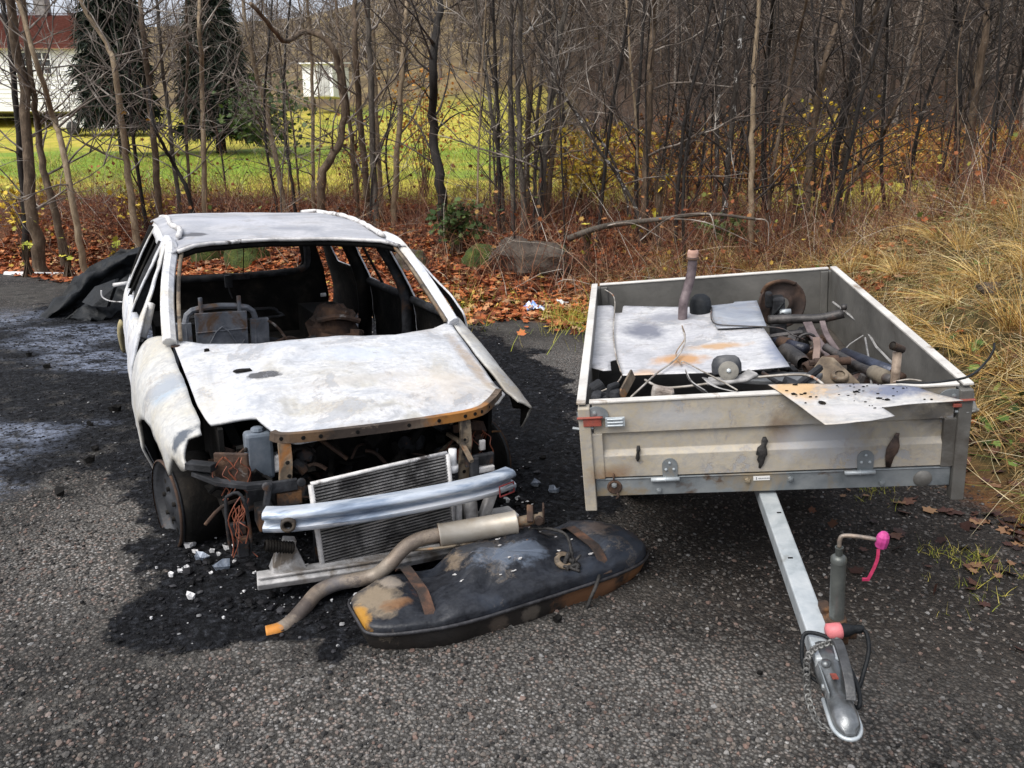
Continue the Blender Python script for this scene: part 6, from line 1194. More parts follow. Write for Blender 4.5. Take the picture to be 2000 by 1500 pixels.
# chips of burnt paint on the jutting sheet
random.seed(77)
def chip(c, s, M=None, group='burnt chips on the jutting sheet', label='small black chip of burnt paint lying on the jutting scorched sheet', mat_=SOOT):
    m = MB(); n = 6; top = []; a0 = rnd(0, 6)
    for i in range(n): a = a0 + 6.283 * i / n; r = s * rnd(.5, 1); top.append((r * math.cos(a), r * math.sin(a) * .5, rnd(.0, .35) * s + .001))
    m.add(top + [(x * .9, y * .9, 0) for x, y, z in top], [tuple(range(n))] + [(i, i + n, (i + 1) % n + n, (i + 1) % n) for i in range(n)])
    o = m.build('paint_chip', mat_); o.matrix_world = (M or TRM) @ Matrix.Translation(Vector([float(q) for q in c])); tag(o, label, 'chip', group)
fp = np.array(frontp)
k = 0
while k < 46:
    u, v = rnd(.05, .68), rnd(-.2, .1)
    if inpoly(np.array([u]), np.array([v]), frontp)[0]:
        chip((u, v, sheet_b(u, v)[2] + .001), rnd(.003, .008) if k > 6 else rnd(.009, .016)); k += 1
ALUD = simple('sooty_aluminium', [(.3, (.1, .1, .1)), (.5, (.26, .255, .25)), (.68, (.46, .45, .44))], 12, .6, bump=.4, patches=[((.05, .045, .04), 8, .55, .65, 2)])
# strut top mount: rubber dome on an oval plate
T = tthing('strut_mount', 'black domed strut mount on an oval ash white plate before the large sheet', 'car part')
c = tp(1424, 744, -.03); 
m = MB(); m.sweep([c + V3((-.085, .01, .0)), c + V3((-.04, .0, .0)), c + V3((.06, .01, .005)), c + V3((.10, .03, .02))], [(-.03, -.009), (.03, -.009), (.036, 0), (.03, .009), (-.03, .009), (-.036, 0)]); m.build('base_plate', ALUD, T, bevel=.004)
ang = R(35); ax_ = V3((0, -math.sin(ang), math.cos(ang)))
m = MB(); m.lathe([(.058, 0), (.060, .012), (.060, .04), (.052, .062), (.036, .074), (.0, .078)], c + V3((-.002, .055, .012)), (0, .35, 1), 26); m.build('rubber_dome', simple('scuffed_rubber', [(.3, (.01, .011, .013)), (.5, (.03, .033, .04)), (.7, (.1, .1, .1))], 9, .6, bump=.3), T, True)
m = MB(); fc = c + V3((-.002, -.002, .044)); m.lathe([(0, .004), (.032, .004), (.040, 0)], fc, (0, -1, .5), 24); m.build('mount_face', simple('dusty_face', [(.35, (.09, .085, .075)), (.6, (.2, .19, .165))], 12, .8), T, True)
m = MB(); m.lathe([(0, .014), (.008, .012), (.010, .004)], fc, (0, -1, .5), 6); m.build('bolt', GALV, T)
# upright exhaust pipe
T = tthing('exhaust_pipe', 'mauve brown exhaust pipe standing upright at the back left of the trailer load', 'pipe')
P = [tv(1334, 600, 1.28), tv(1341, 570, 1.30), tv(1349, 540, 1.32), tv(1352, 520, 1.33), tv(1353, 502, 1.33)]
EXH = simple('mauve_rust', [(.3, (.055, .04, .042)), (.5, (.13, .1, .105)), (.7, (.21, .17, .17))], 14, .6, .3, bump=.3)
m = MB(); m.tube(spline([P[0] - V3((0.01, 0, .2))] + P, 4), .0245, 14); m.build('pipe', EXH, T, True)
m = MB(); d = P[-1] - P[-2]; d /= np.linalg.norm(d); m.tube([P[-1] - d * .012, P[-1] - d * .004], .033, 16); m.build('clamp', RUSTD, T, True)
m = MB(); m.lathe([(.027, 0), (.029, .02), (.026, .036), (.018, .038)], P[-1], d, 16); m.build('pipe_end', simple('pale_rust', [(.4, (.35, .2, .15)), (.6, (.5, .34, .27))], 12, .7), T, True)
m = MB(); c = tv(1368, 596, 1.38); m.lathe([(.0, .06), (.03, .056), (.052, .035), (.058, 0), (.055, -.12), (.0, -.12)], c, (0, 0, 1), 24); T = tobj(m, 'rubber_boot', BLACKP, 'smooth black rubber boot beside the upright exhaust pipe', 'car part', smooth=True)
# rear hub with dust shield
T = tthing('wheel_hub', 'rusty brake dust shield and hub against the back wall of the trailer', 'car part')
c = tv(1527, 593, 1.62)
m = MB(); axh = V3((.25, -1, .12)); axh /= np.linalg.norm(axh); m.lathe([(.035, .012), (.06, .012), (.065, 0), (.115, .0), (.126, .010), (.136, .012), (.138, .0), (.12, -.012)], c, axh, 36); m.build('dust_shield', simple('dark_brown_rust', [(.3, (.012, .008, .007)), (.55, (.04, .024, .018)), (.75, (.1, .06, .042))], 9, .8, bump=.4), T, True)
m = MB(); m.tube(spline([c + V3((-.11, -.02, .07)), c + V3((-.08, -.03, .12)), c + V3((0, -.03, .135)), c + V3((.07, -.02, .11))], 4), .014, 6, ry=.3); m.build('shield_rim', RUSTD, T, True)
m = MB(); h = c + V3((-.035, -.06, -.01)); m.box(h, (.07, .09, .14)); m.box(h + V3((-.05, -.02, .06)), (.035, .05, .09)); m.lathe([(0, .05), (.03, .05), (.038, .03), (.038, -.03), (0, -.03)], h + V3((.01, -.03, -.03)), (.3, -1, 0), 18); m.box(h + V3((0, -.03, -.11)), (.085, .06, .09)); m.build('hub_carrier', SOOTG, T, bevel=.012)
m = MB(); m.lathe([(0, .06), (.016, .06), (.018, .0), (0, 0)], h + V3((.0, -.06, -.005)), (1, 0, 0), 14); m.build('caliper_pin', GALV, T, True)
m = MB(); m.tube(spline([h + V3((-.05, -.05, -.04)), h + V3((-.02, -.07, 0)), h + V3((.02, -.07, .05))], 4), .008, 6); m.build('brake_hose', BLACKP, T, True)
# subframe: cross tube with webs and the trailing arm
T = tthing('axle_subframe', 'dark steel axle subframe with a thick cross tube and webbed arm in the trailer', 'car part')
P = [tv(1500, 625, 1.28), tv(1545, 623, 1.27), tv(1600, 622, 1.24), tv(1648, 612, 1.22)]
DARKST = simple('oily_steel', [(.3, (.012, .012, .013)), (.5, (.04, .037, .036)), (.7, (.1, .09, .085))], 9, .5, .3, bump=.4, patches=[((.12, .075, .06), 5, .56, .68, 2)])
m = MB(); m.tube(spline(P, 4), .024, 12); m.tube([P[-1] + V3((0, 0, .02)), P[-1] + V3((.0, 0, .045))], .014, 10); m.build('cross_tube', DARKST, T, True)
m = MB(); q = [tv(1577, 630, 1.22), tv(1592, 660, 1.06), tv(1618, 690, .92), tv(1650, 700, .86)]
m.sweep(spline(q, 4), [(-.022, -.006), (.022, -.006), (.022, .006), (-.022, .006)]); q2 = [tv(1606, 628, 1.2), tv(1615, 655, 1.06), tv(1635, 685, .92)]; m.sweep(spline(q2, 4), [(-.014, -.006), (.014, -.006), (.014, .006), (-.014, .006)])
m.box(tv(1636, 700, .86), (.10, .09, .02)); m.lathe([(.014, .012), (.026, .012), (.026, -.0), (.014, 0)], tv(1632, 695, .84), (0, 0, 1), 16); m.build('web', simple('pitted_mauve_steel', [(.3, (.06, .045, .045)), (.5, (.13, .1, .1)), (.7, (.2, .16, .155))], 12, .7, .2, bump=.5), T, bevel=.003)
m = MB(); q = [tv(1612, 678, .86), tv(1650, 700, .72), tv(1676, 715, .56), tv(1704, 726, .42), tv(1722, 735, .34), tv(1742, 742, .28)]; m.tube(spline(q, 5), .0185, 12); m.build('trailing_arm', DARKST, T, True)
m = MB(); m.tube([tv(1706, 727, .41), tv(1728, 737, .315)], [.031, .031], 16); m.build('rubber_bush', simple('tan_rubber', [(.35, (.11, .09, .065)), (.6, (.22, .19, .145))], 10, .8, bump=.3), T, True)
m = MB(); m.sweep(spline([tv(1594, 660, .82), tv(1596, 680, .76), tv(1594, 700, .72), tv(1596, 704, .7)], 3), [(-.016, -.008), (.016, -.008), (.016, .008), (-.016, .008)]); m.build('link_arm', simple('brown_link', [(.4, (.12, .08, .065)), (.6, (.2, .14, .115))], 9, .7), T, bevel=.006)
T = tthing('shock_absorber', 'dented grey damper tube lying right of the large sheet', 'car part')
a, b = tv(1532, 684, .95), tv(1572, 712, .74); d = (b - a) / np.linalg.norm(b - a)
m = MB(); m.lathe([(.0, 0), (.036, .0), (.040, .02), (.040, .16), (.036, .19), (.03, .2)], a, d, 20); m.build('tube', DARKST, T, True)
m = MB(); m.lathe([(.022, -.02), (.03, -.018), (.03, .018), (.022, .02)], b + d * .04, (1, .3, .3), 16); m.build('end_eye', RUSTD, T, True)
T = tthing('shock_absorber', 'black damper with a rubber sleeve just above the dented grey one', 'car part')
a, b = tv(1524, 668, 1.05), tv(1574, 682, .9); d = (b - a) / np.linalg.norm(b - a)
m = MB(); m.tube([a - d * .05, a, a + d * .03], [.014, .022, .022], 14); m.tube([a + d * .05, b], .026, 16); m.build('tube', simple('dark_blue_black', [(.35, (.01, .012, .02)), (.6, (.04, .045, .07))], 8, .4, .2), T, True)
m = MB(); m.tube([a + d * .0, a + d * .06], .032, 16); m.build('sleeve', RUSTD, T, True)
m = MB(); c = tv(1575, 668, .98); m.tube([c + V3((.045 * math.cos(R(q)), -.01 * math.sin(R(q)), .045 * math.sin(R(q)))) for q in range(0, 360, 24)], .007, 6, closed=True); tobj(m, 'coil_ring', DARKST, 'thin dark ring leaning on the dampers', 'car part', smooth=True)
T = tthing('ball_joint', 'rusty bolted ball joint and wishbone near the front of the load', 'car part')
a = tv(1618, 707, .56); m = MB(); m.tube([a - V3((.06, 0, 0)), a - V3((.02, 0, 0))], .02, 12); m.tube([a - V3((.02, 0, 0)), a + V3((.04, 0, 0))], .029, 12); m.tube([a + V3((.04, 0, 0)), a + V3((.09, 0, -.0))], .018, 12); m.lathe([(0, .02), (.014, .02), (.014, 0)], a - V3((.06, 0, 0)), (-1, 0, 0), 6); m.build('joint', RUSTD, T, auto=40)
m = MB(); bq = tv(1620, 738, .4); m.add([bq + V3((-.12, -.02, -.02)), bq + V3((.12, -.02, -.02)), bq + V3((.03, .06, .07)), bq + V3((-.02, .06, .08)), bq + V3((-.12, -.02, -.05)), bq + V3((.12, -.02, -.05)), bq + V3((.03, .08, .04)), bq + V3((-.02, .08, .04))], [(0, 1, 2, 3), (4, 7, 6, 5), (0, 4, 5, 1), (1, 5, 6, 2), (2, 6, 7, 3), (3, 7, 4, 0)]); m.lathe([(.02, .02), (.034, .02), (.038, 0), (.0, -.01)], bq + V3((.04, .0, .0)), (0, -.4, 1), 18); m.build('wishbone', TANST, T, bevel=.006)
T = tthing('damper_tube', 'blue black tube lying low by the right wall of the trailer', 'tube')
m = MB(); m.tube([tv(1650, 690, .9), tv(1700, 710, .62), tv(1746, 728, .42)], .027, 16); m.build('tube', simple('blue_black_tube', [(.35, (.012, .015, .024)), (.6, (.045, .055, .085))], 6, .35, .3), T, True); m = MB(); m.tube([tv(1744, 727, .425), tv(1762, 738, .36)], .02, 12); m.build('tube_end', RUSTD, T, True)
T = tthing('bent_pipe', 'short rusty pipe with a bent open end standing in the front right of the trailer', 'pipe')
m = MB(); a, b = tv(1748, 742, .13), tv(1753, 687, .15); m.tube([a - V3((0, 0, .1)), a, b], .0165, 14); m.build('pipe', simple('tan_rust_pipe', [(.3, (.12, .085, .06)), (.5, (.26, .2, .15)), (.7, (.38, .32, .26))], 14, .6, .2, bump=.3), T, True)
m = MB(); p0, p1 = tv(1763, 683, .15), tv(1743, 675, .13); m.tube([p0, p1], [.0145, .0165], 14, False); m.tube([p1, p1 + (p0 - p1) * .5], .013, 14, True, 1); m.build('pipe_mouth', [RUST, SOOT], T, True)
m = MB(); m.tube([tv(1627, 590, 1.75), tv(1690, 640, 1.25), tv(1712, 678, .95), tv(1745, 712, .66)], .006, 6); m.tube([tv(1690, 660, 1.0), tv(1697, 700, .7), tv(1702, 748, .36)], .0045, 6); m.tube([tv(1686, 655, 1.03), tv(1660, 672, 1.0), tv(1648, 685, .98)], .003, 5); tobj(m, 'thin_rod', ALUD, 'long thin white rod lying against the right wall of the trailer', 'rod')
def wire(label, pts, r, mat_, name='bent_wire'): m = MB(); m.tube(spline(pts, 4), r, 6); tobj(m, name, mat_, label, 'wire', smooth=True)
PALEW = simple('pale_brake_line', [(.35, (.16, .14, .115)), (.5, (.34, .31, .27)), (.65, (.52, .49, .45))], 14, .5, .2, bump=0, patches=[((.3, .12, .05), 6, .56, .62, 3)])
s = lambda px, py, dz=.012: tp(px, py, z1 + dz)
wire('pale thin wire hanging over the left edge of the large sheet', [s(1180, 565, .03), s(1196, 575, .04), s(1201, 590, .03), s(1200, 612, .02), s(1198, 650), s(1202, 690), s(1212, 724), s(1214, 735, -.02), tv(1200, 752, .12), tv(1170, 766, .09)], .0032, PALEW)
wire('bent pale wire lying diagonally across the large sheet to the front edge', [s(1333, 640, .06), s(1338, 665, .05), s(1328, 690, .02), s(1312, 708, .015), s(1285, 727, .02), tv(1262, 748, .14), tv(1232, 776, .03)], .0042, PALEW)
wire('short kinked brown wire rising from the middle of the large sheet', [s(1332, 636, .10), s(1338, 660, .03), s(1320, 690, .015), s(1330, 712, .01)], .003, simple('brown_wire', [(.4, (.2, .13, .08)), (.6, (.34, .26, .18))], 9, .6))
wire('straight pale wire running from the sheet to the front rim, below the domed mount', [s(1330, 712, .01), s(1335, 706, .01), tp(1370, 724, -.03), tp(1405, 742, -.01), tp(1440, 762, .02)], .0032, PALEW)
wire('dark wire framing the blue grey sheet corner', [s(1390, 600, .025), s(1393, 630, .02), s(1440, 636, .02), s(1520, 640, .03), s(1550, 655, .02), s(1572, 664, -.02)], .0032, DARKST)
wire('pale curved pipe arching behind the jutting sheet', [tp(1260, 742, -.05), tp(1290, 756, -.05), tp(1340, 755, -.045), tp(1450, 740, -.03), tp(1540, 732, -.02), tp(1580, 734, -.02), tp(1602, 746, -.02), tp(1608, 752, -.03)], .0055, PALEW, 'bent_pipe_line')
wire('black wire reaching out over the right front corner of the trailer', [tp(1750, 746, .02), tp(1800, 748, .03), tp(1850, 744, .05), tp(1895, 734, .08), tv(1925, 708, -.0), tv(1940, 685, .03), tv(1942, 670, .05)], .0042, BLACKP)
wire('pale wire loop at the right front inside corner', [tp(1745, 746, -.0), tp(1775, 741, .015), tp(1800, 744, .01)], .0032, PALEW)
# pieces standing in the dark front left of the load
m = MB(); m.sweep([tv(1212, 776, .05), tv(1236, 730, .17)], [(-.022, -.004), (.022, -.004), (.022, .004), (-.022, .004)], up=(0, 1, .3)); tobj(m, 'metal_strip', TANST, 'beige metal strip leaning in the dark front left of the trailer', 'strip')
m = MB(); m.box(tv(1294, 768, .09), (.085, .05, .05), Matrix.Rotation(.25, 3, 'Y')); tobj(m, 'scorched_block', simple('crusty_grey', [(.3, (.1, .08, .065)), (.5, (.26, .22, .19)), (.7, (.36, .34, .31))], 30, .9, bump=1), 'crusty grey block behind the front rim, right of the beige strip', 'block', bevel=.01)
m = MB(); m.sweep(spline([tv(1340, 728, .2), tv(1355, 750, .15), tv(1385, 770, .06)], 4), [(-.03, -.002), (.03, -.002), (.03, .002), (-.03, .002)], up=(.4, .6, .6)); tobj(m, 'curved_scrap', ALUD, 'curved white metal piece behind the front rim, middle of the trailer', 'panel')
m = MB(); m.sweep(spline([tv(1376, 738, .18), tv(1400, 756, .12), tv(1450, 768, .05)], 4), [(-.014, -.002), (.014, -.002), (.014, .002), (-.014, .002)], up=(.2, .4, .9)); tobj(m, 'curved_strip', ALUD, 'slim white strip beside the curved white piece behind the front rim', 'strip')
m = MB(); c = tv(1180, 770, .07)
for i in range(9): m.box(c + V3((rnd(-.04, .05), rnd(-.02, .05), rnd(-.03, .02))), (rnd(.03, .07), rnd(.03, .06), rnd(.02, .05)), Matrix.Rotation(rnd(0, 3), 3, 'Z') @ Matrix.Rotation(rnd(0, 3), 3, 'X'))
tobj(m, 'charred_lump', SOOTG, 'dark charred lump in the front left corner of the trailer', 'lump', bevel=.01)
m = MB(); m.sweep([tp(1400, 733, -.10), tp(1480, 738, -.10), tp(1600, 742, -.08)], [(-.06, -.01), (.06, -.01), (.06, .01), (-.06, .01)]); tobj(m, 'grey_tray', simple('grey_tray', [(.4, (.06, .065, .07)), (.6, (.12, .125, .13))], 6, .5), 'dark grey flat tray under the curved pale pipe', 'tray', bevel=.004)
random.seed(15)
for i, (px, py, v_) in enumerate([(1640, 735, .5), (1600, 655, 1.1), (1530, 700, .8), (1680, 705, .7), (1500, 660, 1.15), (1560, 640, 1.3), (1600, 720, .5), (1660, 735, .4), (1560, 735, .3), (1690, 725, .5), (1540, 650, 1.1), (1585, 745, .3)]):
    m = MB(); c = tv(px, py, v_) - V3((0, 0, .05))
    for j in range(7):
        a = c + V3((rnd(-.05, .05), rnd(-.06, .06), rnd(-.05, .03)))
        if j % 2: m.tube(spline([a, a + V3((rnd(-.08, .08), rnd(-.08, .08), rnd(-.02, .05))), a + V3((rnd(-.14, .14), rnd(-.1, .1), rnd(-.05, .05)))], 3), rnd(.006, .016), 7)
        else: m.box(a, (rnd(.03, .1), rnd(.03, .08), rnd(.01, .05)), Matrix.Rotation(rnd(0, 3), 3, 'Z') @ Matrix.Rotation(rnd(0, 3), 3, 'X'))
    tobj(m, 'scrap_piece', random.choice([DARKST, SOOTG, RUSTD]), 'oily tangled scrap piece jumbled between the axle parts in the trailer', 'scrap', 'oily scrap pieces between the axle parts', bevel=.004)
# pink cap and ribbon tied to the crank
T = tthing('pink_cap', 'bright pink plastic cap with a hanging red ribbon tied to the jack crank', 'cap'); PINK = simple('pink_plastic', [(.35, (.34, .03, .15)), (.6, (.52, .06, .26)), (.75, (.4, .05, .18))], 30, .5, bump=.2)
c = V3((.176, -.818, -.137))
m = MB(); m.lathe([(.009, -.024), (.016, -.019), (.018, .004), (.0165, .017), (.010, .028), (.004, .030), (0, .030)], c, (.15, -.1, 1), 9); m.build('cap', PINK, T, bevel=.002)
m = MB(); rp = spline([c + V3((-.012, -.01, -.02)), c + V3((-.014, -.012, -.05)), c + V3((-.02, -.012, -.075)), c + V3((-.03, -.014, -.10)), c + V3((-.036, -.012, -.118))], 5)
m.sweep(rp, [(-.0045, -.0006), (.0045, -.0006), (.0045, .0006), (-.0045, .0006)], up=(.3, 1, 0)); m.box(rp[-1] + V3((-.006, 0, -.0)), (.02, .004, .009)); m.build('ribbon', simple('red_ribbon', [(.4, (.3, .015, .06)), (.6, (.42, .03, .1))], 30, .6), T)

# ------------------------------------------------------------------ fuel tank on the ground in front of the car
A, B = wz(722, 1268, .0)[:2], wz(1240, 1128, .0)[:2]
ca = (A + B) / 2 + np.array([-.025, .02]); dv = (B - A) / np.linalg.norm(B - A); yaw = math.atan2(dv[1], dv[0])
TKM = Matrix.Translation((float(ca[0]), float(ca[1]), 0.0)) @ Matrix.Rotation(yaw, 4, 'Z') @ Matrix.Rotation(R(-1.5), 4, 'X')
TK = thing('fuel_tank', 'scorched black fuel tank with a rusty yellow end lying in front of the car', 'fuel tank', TKM)
TKMAT = burnt('scorched_tank', [(.3, (.003, .0035, .005)), (.5, (.008, .0095, .014)), (.62, (.022, .028, .04)), (.78, (.05, .06, .08))], [((-.56, .02, .22), (.12, .16, .18), (.27, .215, .15), .6, .8), ((-.64, -.05, .15), (.05, .1, .05), (.4, .2, .025), .6, .85), ((-.5, -.06, .2), (.08, .05, .06), (.2, .1, .045), .6, .7), ((-.46, .1, .24), (.1, .08, .1), (.3, .26, .22), .35, .6), ((-.40, -.0, .25), (.035, .25, .1), (.07, .03, .02), .3, .8), ((.02, -.02, .28), (.22, .1, .12), (.13, .16, .21), .4, .65), ((-.21, .1, .26), (.06, .12, .1), (.16, .125, .09), .3, .8), ((.33, .14, .3), (.06, .1, .1), (.22, .08, .035), .3, .8), ((.5, .08, .28), (.12, .1, .1), (.09, .07, .06), .4, .7), ((.12, .2, .3), (.3, .05, .1), (.11, .045, .03), .35, .7)], .42, 0, .6, speck=(.05, .055, .065, .25), ns=15, sh=.4)
STRAP = simple('burnt_strap', [(.3, (.01, .008, .007)), (.5, (.03, .018, .013)), (.68, (.12, .055, .03))], 12, .8, bump=.4)
TKLOW = burnt('rusty_tank_bottom', [(.3, (.004, .0035, .0035)), (.5, (.012, .01, .009)), (.7, (.03, .024, .02))], [((.3, -.2, .1), (.2, .3, .1), (.16, .075, .035), .4, .8), ((.55, -.1, .12), (.12, .3, .1), (.22, .1, .04), .4, .8), ((-.15, -.25, .09), (.05, .2, .05), (.09, .07, .055), .3, .7), ((.0, -.25, .09), (.05, .2, .05), (.1, .085, .07), .3, .7)], .6, 0, .4, speck=(.03, .025, .02, .2), ns=15, sh=.5)
def outl(t, grow=0.):       # rounded, slightly waisted outline in plan
    c, s = math.cos(t), math.sin(t); a, b = .655 + grow, .215 + grow
    x = a * math.copysign(abs(c) ** .5, c); y = b * math.copysign(abs(s) ** .42, s)
    r_w = 1 + .035 * float(vn(c * 2.2 + 5, s * 2.2, 44)); x *= r_w; y *= r_w; y += .02 * math.sin(x * 4) + (.04 * ease(.0, .5, x) if s > 0 else 0); return x, y * (1 - .12 * ease(.35, .66, abs(x)))
N = 72; ts = [2 * math.pi * i / N for i in range(N)]
def top_h(x, y):
    h = .214 - .03 * ease(-.2, -.62, x) + .008 * ease(.1, .5, x)
    h -= .055 * math.exp(-((x + .29) / .06) ** 2) * ease(-.02, .16, y)       # saddle left
    h -= .02 * math.exp(-((x + .40) / .03) ** 2) + .016 * math.exp(-((x - .38) / .03) ** 2)
    h += .056 * ease(-.21, -.17, x) * (1 - ease(.2, .25, x)) * ease(-.12, -.08, y) - .035 * (1 - ease(.0, .09, abs(x + .08 - y * .5))) * ease(.05, -.12, y) - .025 * math.exp(-((x - .2) / .07) ** 2 - ((y + .08) / .08) ** 2)
    return h + .018 * ease(.36, .44, x) * ease(-.14, -.08, y) + .018 * float(fbm(x * 6, y * 6, 33)) + .009 * float(fbm(x * 24, y * 24, 34))
rings = 16; vs = []; fs = []
ZS = .14
for r_ in range(rings + 1):
    q = r_ / rings; sc = 1 - (q ** 2.2) if False else math.cos(q * math.pi / 2) ** .62 if q < 1 else 0.0
    for t in ts:
        x, y = outl(t); x *= sc; y *= sc; zt = top_h(x, y); k_ = math.sin(q * math.pi / 2) ** .42
        vs.append((x, y, ZS + (zt - ZS) * k_))
fs = [(r_ * N + i, r_ * N + (i + 1) % N, (r_ + 1) * N + (i + 1) % N, (r_ + 1) * N + i) for r_ in range(rings) for i in range(N)]
m = MB(); m.add(vs, fs); m.build('upper_shell', TKMAT, TK, True)
m = MB(); lo = [(1., .14), (1.0, .10), (.97, .05), (.90, .015), (.8, .003)]; vs = []
for sc, z in lo:
    for t in ts:
        x, y = outl(t); f_ = 1 + .035 * math.copysign(abs(math.cos(x * 17)) ** .3, math.cos(x * 17)) * (.02 < z < .12); vs.append((x * sc, y * sc * f_, z + .04 * ease(.2, .66, x)* (1 - z / .14)))
m.add(vs, [(r_ * N + (i + 1) % N, r_ * N + i, (r_ + 1) * N + i, (r_ + 1) * N + (i + 1) % N) for r_ in range(4) for i in range(N)] + [tuple(4 * N + i for i in range(N))]); m.build('lower_shell', TKLOW, TK, True)
m = MB(); m.tube([(outl(t, .008)[0], outl(t, .008)[1], ZS) for t in ts], .008, 6, closed=True, ry=.7); m.build('seam_flange', simple('black_flange', [(.35, (.012, .012, .014)), (.6, (.04, .04, .045)), (.75, (.1, .09, .085))], 16, .55, bump=.4), TK, True)
for x in (-.40, .38):
    m = MB(); m.sweep([(x + .02 * yy, yy, top_h(x, yy) * .0 + (.226 if x < 0 else .236) - 1.8 * max(0, abs(yy - .02) - .10) ** 1.5 * 1.2) for yy in np.linspace(-.19, .2, 12)], [(-.022, -.002), (.022, -.002), (.022, .004), (-.022, .004)]); m.build('tank_strap', STRAP, TK, bevel=.001)
m = MB(); m.lathe([(.03, .0), (.042, .006), (.044, .018), (.03, .026), (.02, .02)], (.215, -.10, .205), (0, -.5, 1), 20); m.build('sender_ring', TANST, TK, True)
m = MB(); random.seed(8)
for i in range(12): a = V3((.225 + rnd(-.03, .04), -.115 + rnd(-.03, .02), .21 + rnd(-.02, .025))); m.tube(spline([a, a + V3((rnd(-.03, .03), rnd(-.03, .0), rnd(-.01, .03))), a + V3((rnd(-.05, .05), rnd(-.05, .0), rnd(-.05, .0)))], 3), rnd(.005, .012), 6)
m.build('melted_hoses', BLK, TK, True)
m = MB(); m.tube(spline([(-.2, .22, .23), (.05, .17, .255), (.2, .13, .265), (.27, .08, .268), (.30, .02, .258), (.27, -.07, .235), (.255, -.10, .215)], 5), .007, 7); m.build('vent_pipe', BLK, TK, True)
m = MB(); m.tube(spline([(.33, -.20, .165), (.29, -.235, .14), (.25, -.245, .08), (.245, -.24, .03)], 4), .008, 7); m.build('side_hose', BLK, TK, True)

random.seed(91)
for i in range(16):
    x, y = rnd(-.3, .55), rnd(-.12, .15)
    chip((x, y, ZS + (top_h(x, y) - ZS) * .97 + .004), rnd(.006, .018), TKM, 'white flakes on the fuel tank', 'small white ash flake lying on the black fuel tank', ALU)

# exhaust: silencer and bent pipe leaning on the tank
EX = thing('exhaust', 'rusty tan exhaust with a cylindrical silencer resting on the back of the fuel tank', 'exhaust')
pe_ = wz(532, 1236, .064)
EXM = burnt('tan_exhaust', [(.3, (.085, .066, .052)), (.46, (.2, .16, .125)), (.58, (.3, .255, .205)), (.72, (.13, .1, .085))], [(tuple(pe_), (.06, .06, .06), (.5, .2, .03), .25, .95), (tuple(wz(640, 1145, .12)), (.14, .06, .08), (.15, .145, .155), .3, .7), (tuple(wz(585, 1198, .085)), (.06, .07, .07), (.06, .05, .05), .3, .7), (tuple(wz(745, 1115, .17)), (.08, .06, .08), (.34, .3, .25), .3, .6)], .55, .3, .2, speck=(.1, .085, .08, .3), ns=20, sh=.6)
MUF = simple('pale_silencer', [(.3, (.2, .17, .13)), (.5, (.31, .275, .225)), (.7, (.4, .375, .33))], 4, .45, .4, bump=.1, patches=[((.26, .2, .13), 4, .6, .72, 2)])
a = wz(857, 1046, .27); b = wz(1008, 1020, .30); d = (b - a) / np.linalg.norm(b - a); L = np.linalg.norm(b - a)
m = MB(); r = .05; m.lathe([(.0, .008), (r - .012, .004), (r, .004), (r + .003, .0), (r + .003, .008), (r, .012), (r, L - .012), (r + .003, L - .008), (r + .003, L), (r - .006, L + .002), (0, L + .002)], a, d, 32); m.build('silencer', MUF, EX, auto=40)
m = MB(); m.lathe([(.0, -.0), (r - .004, -.001), (r - .001, .003)], a, d, 32); m.build('end_cap', RUSTD, EX)
P = [a + d * .01 + V3((0, 0, .004)), wz(820, 1053, .27), wz(790, 1070, .25), wz(762, 1100, .205), wz(735, 1122, .15), wz(700, 1132, .135), wz(660, 1139, .13), wz(622, 1156, .12), wz(596, 1185, .095), wz(572, 1212, .075), wz(548, 1230, .066), wz(520, 1238, .062)]
m = MB(); m.tube(spline(P, 5), .031, 18); PP = m.build('pipe', EXM, EX, True)
m = MB(); sp = spline(P, 5); dd_ = sp[-1] - sp[-2]; m.lathe([(.024, .0006), (0, .0006)], sp[-1], dd_, 18); m.build('pipe_mouth', SOOT, PP)
e = b + d * .002; m = MB(); m.lathe([(.022, 0), (.024, .05), (.02, .1), (.026, .104), (.026, .12), (.018, .122)], e, d, 16); m.build('tail_pipe', TANST, EX, True)
m = MB(); m.box(e + d * .06 + V3((-.0, 0, .03)), (.028, .09, .014), Matrix.Rotation(.5, 3, 'X')); m.lathe([(.0, -.01), (.02, -.01), (.022, .01), (0, .01)], e + d * .09 + V3((.01, -.02, .0)), (0, 1, 0), 12); m.box(e + d * .12 + V3((0, 0, .02)), (.008, .06, .08)); m.build('hanger', RUSTD, EX, bevel=.004)
m = MB(); m.tube(spline([wz(800, 1075, .235), wz(860, 1070, .235), wz(930, 1060, .235), wz(1000, 1057, .25), wz(1040, 1056, .26)], 4), .006, 6); tag(m.build('thin_rod', TANST, None, True), 'thin tan rod lying below the silencer across the tank', 'rod')

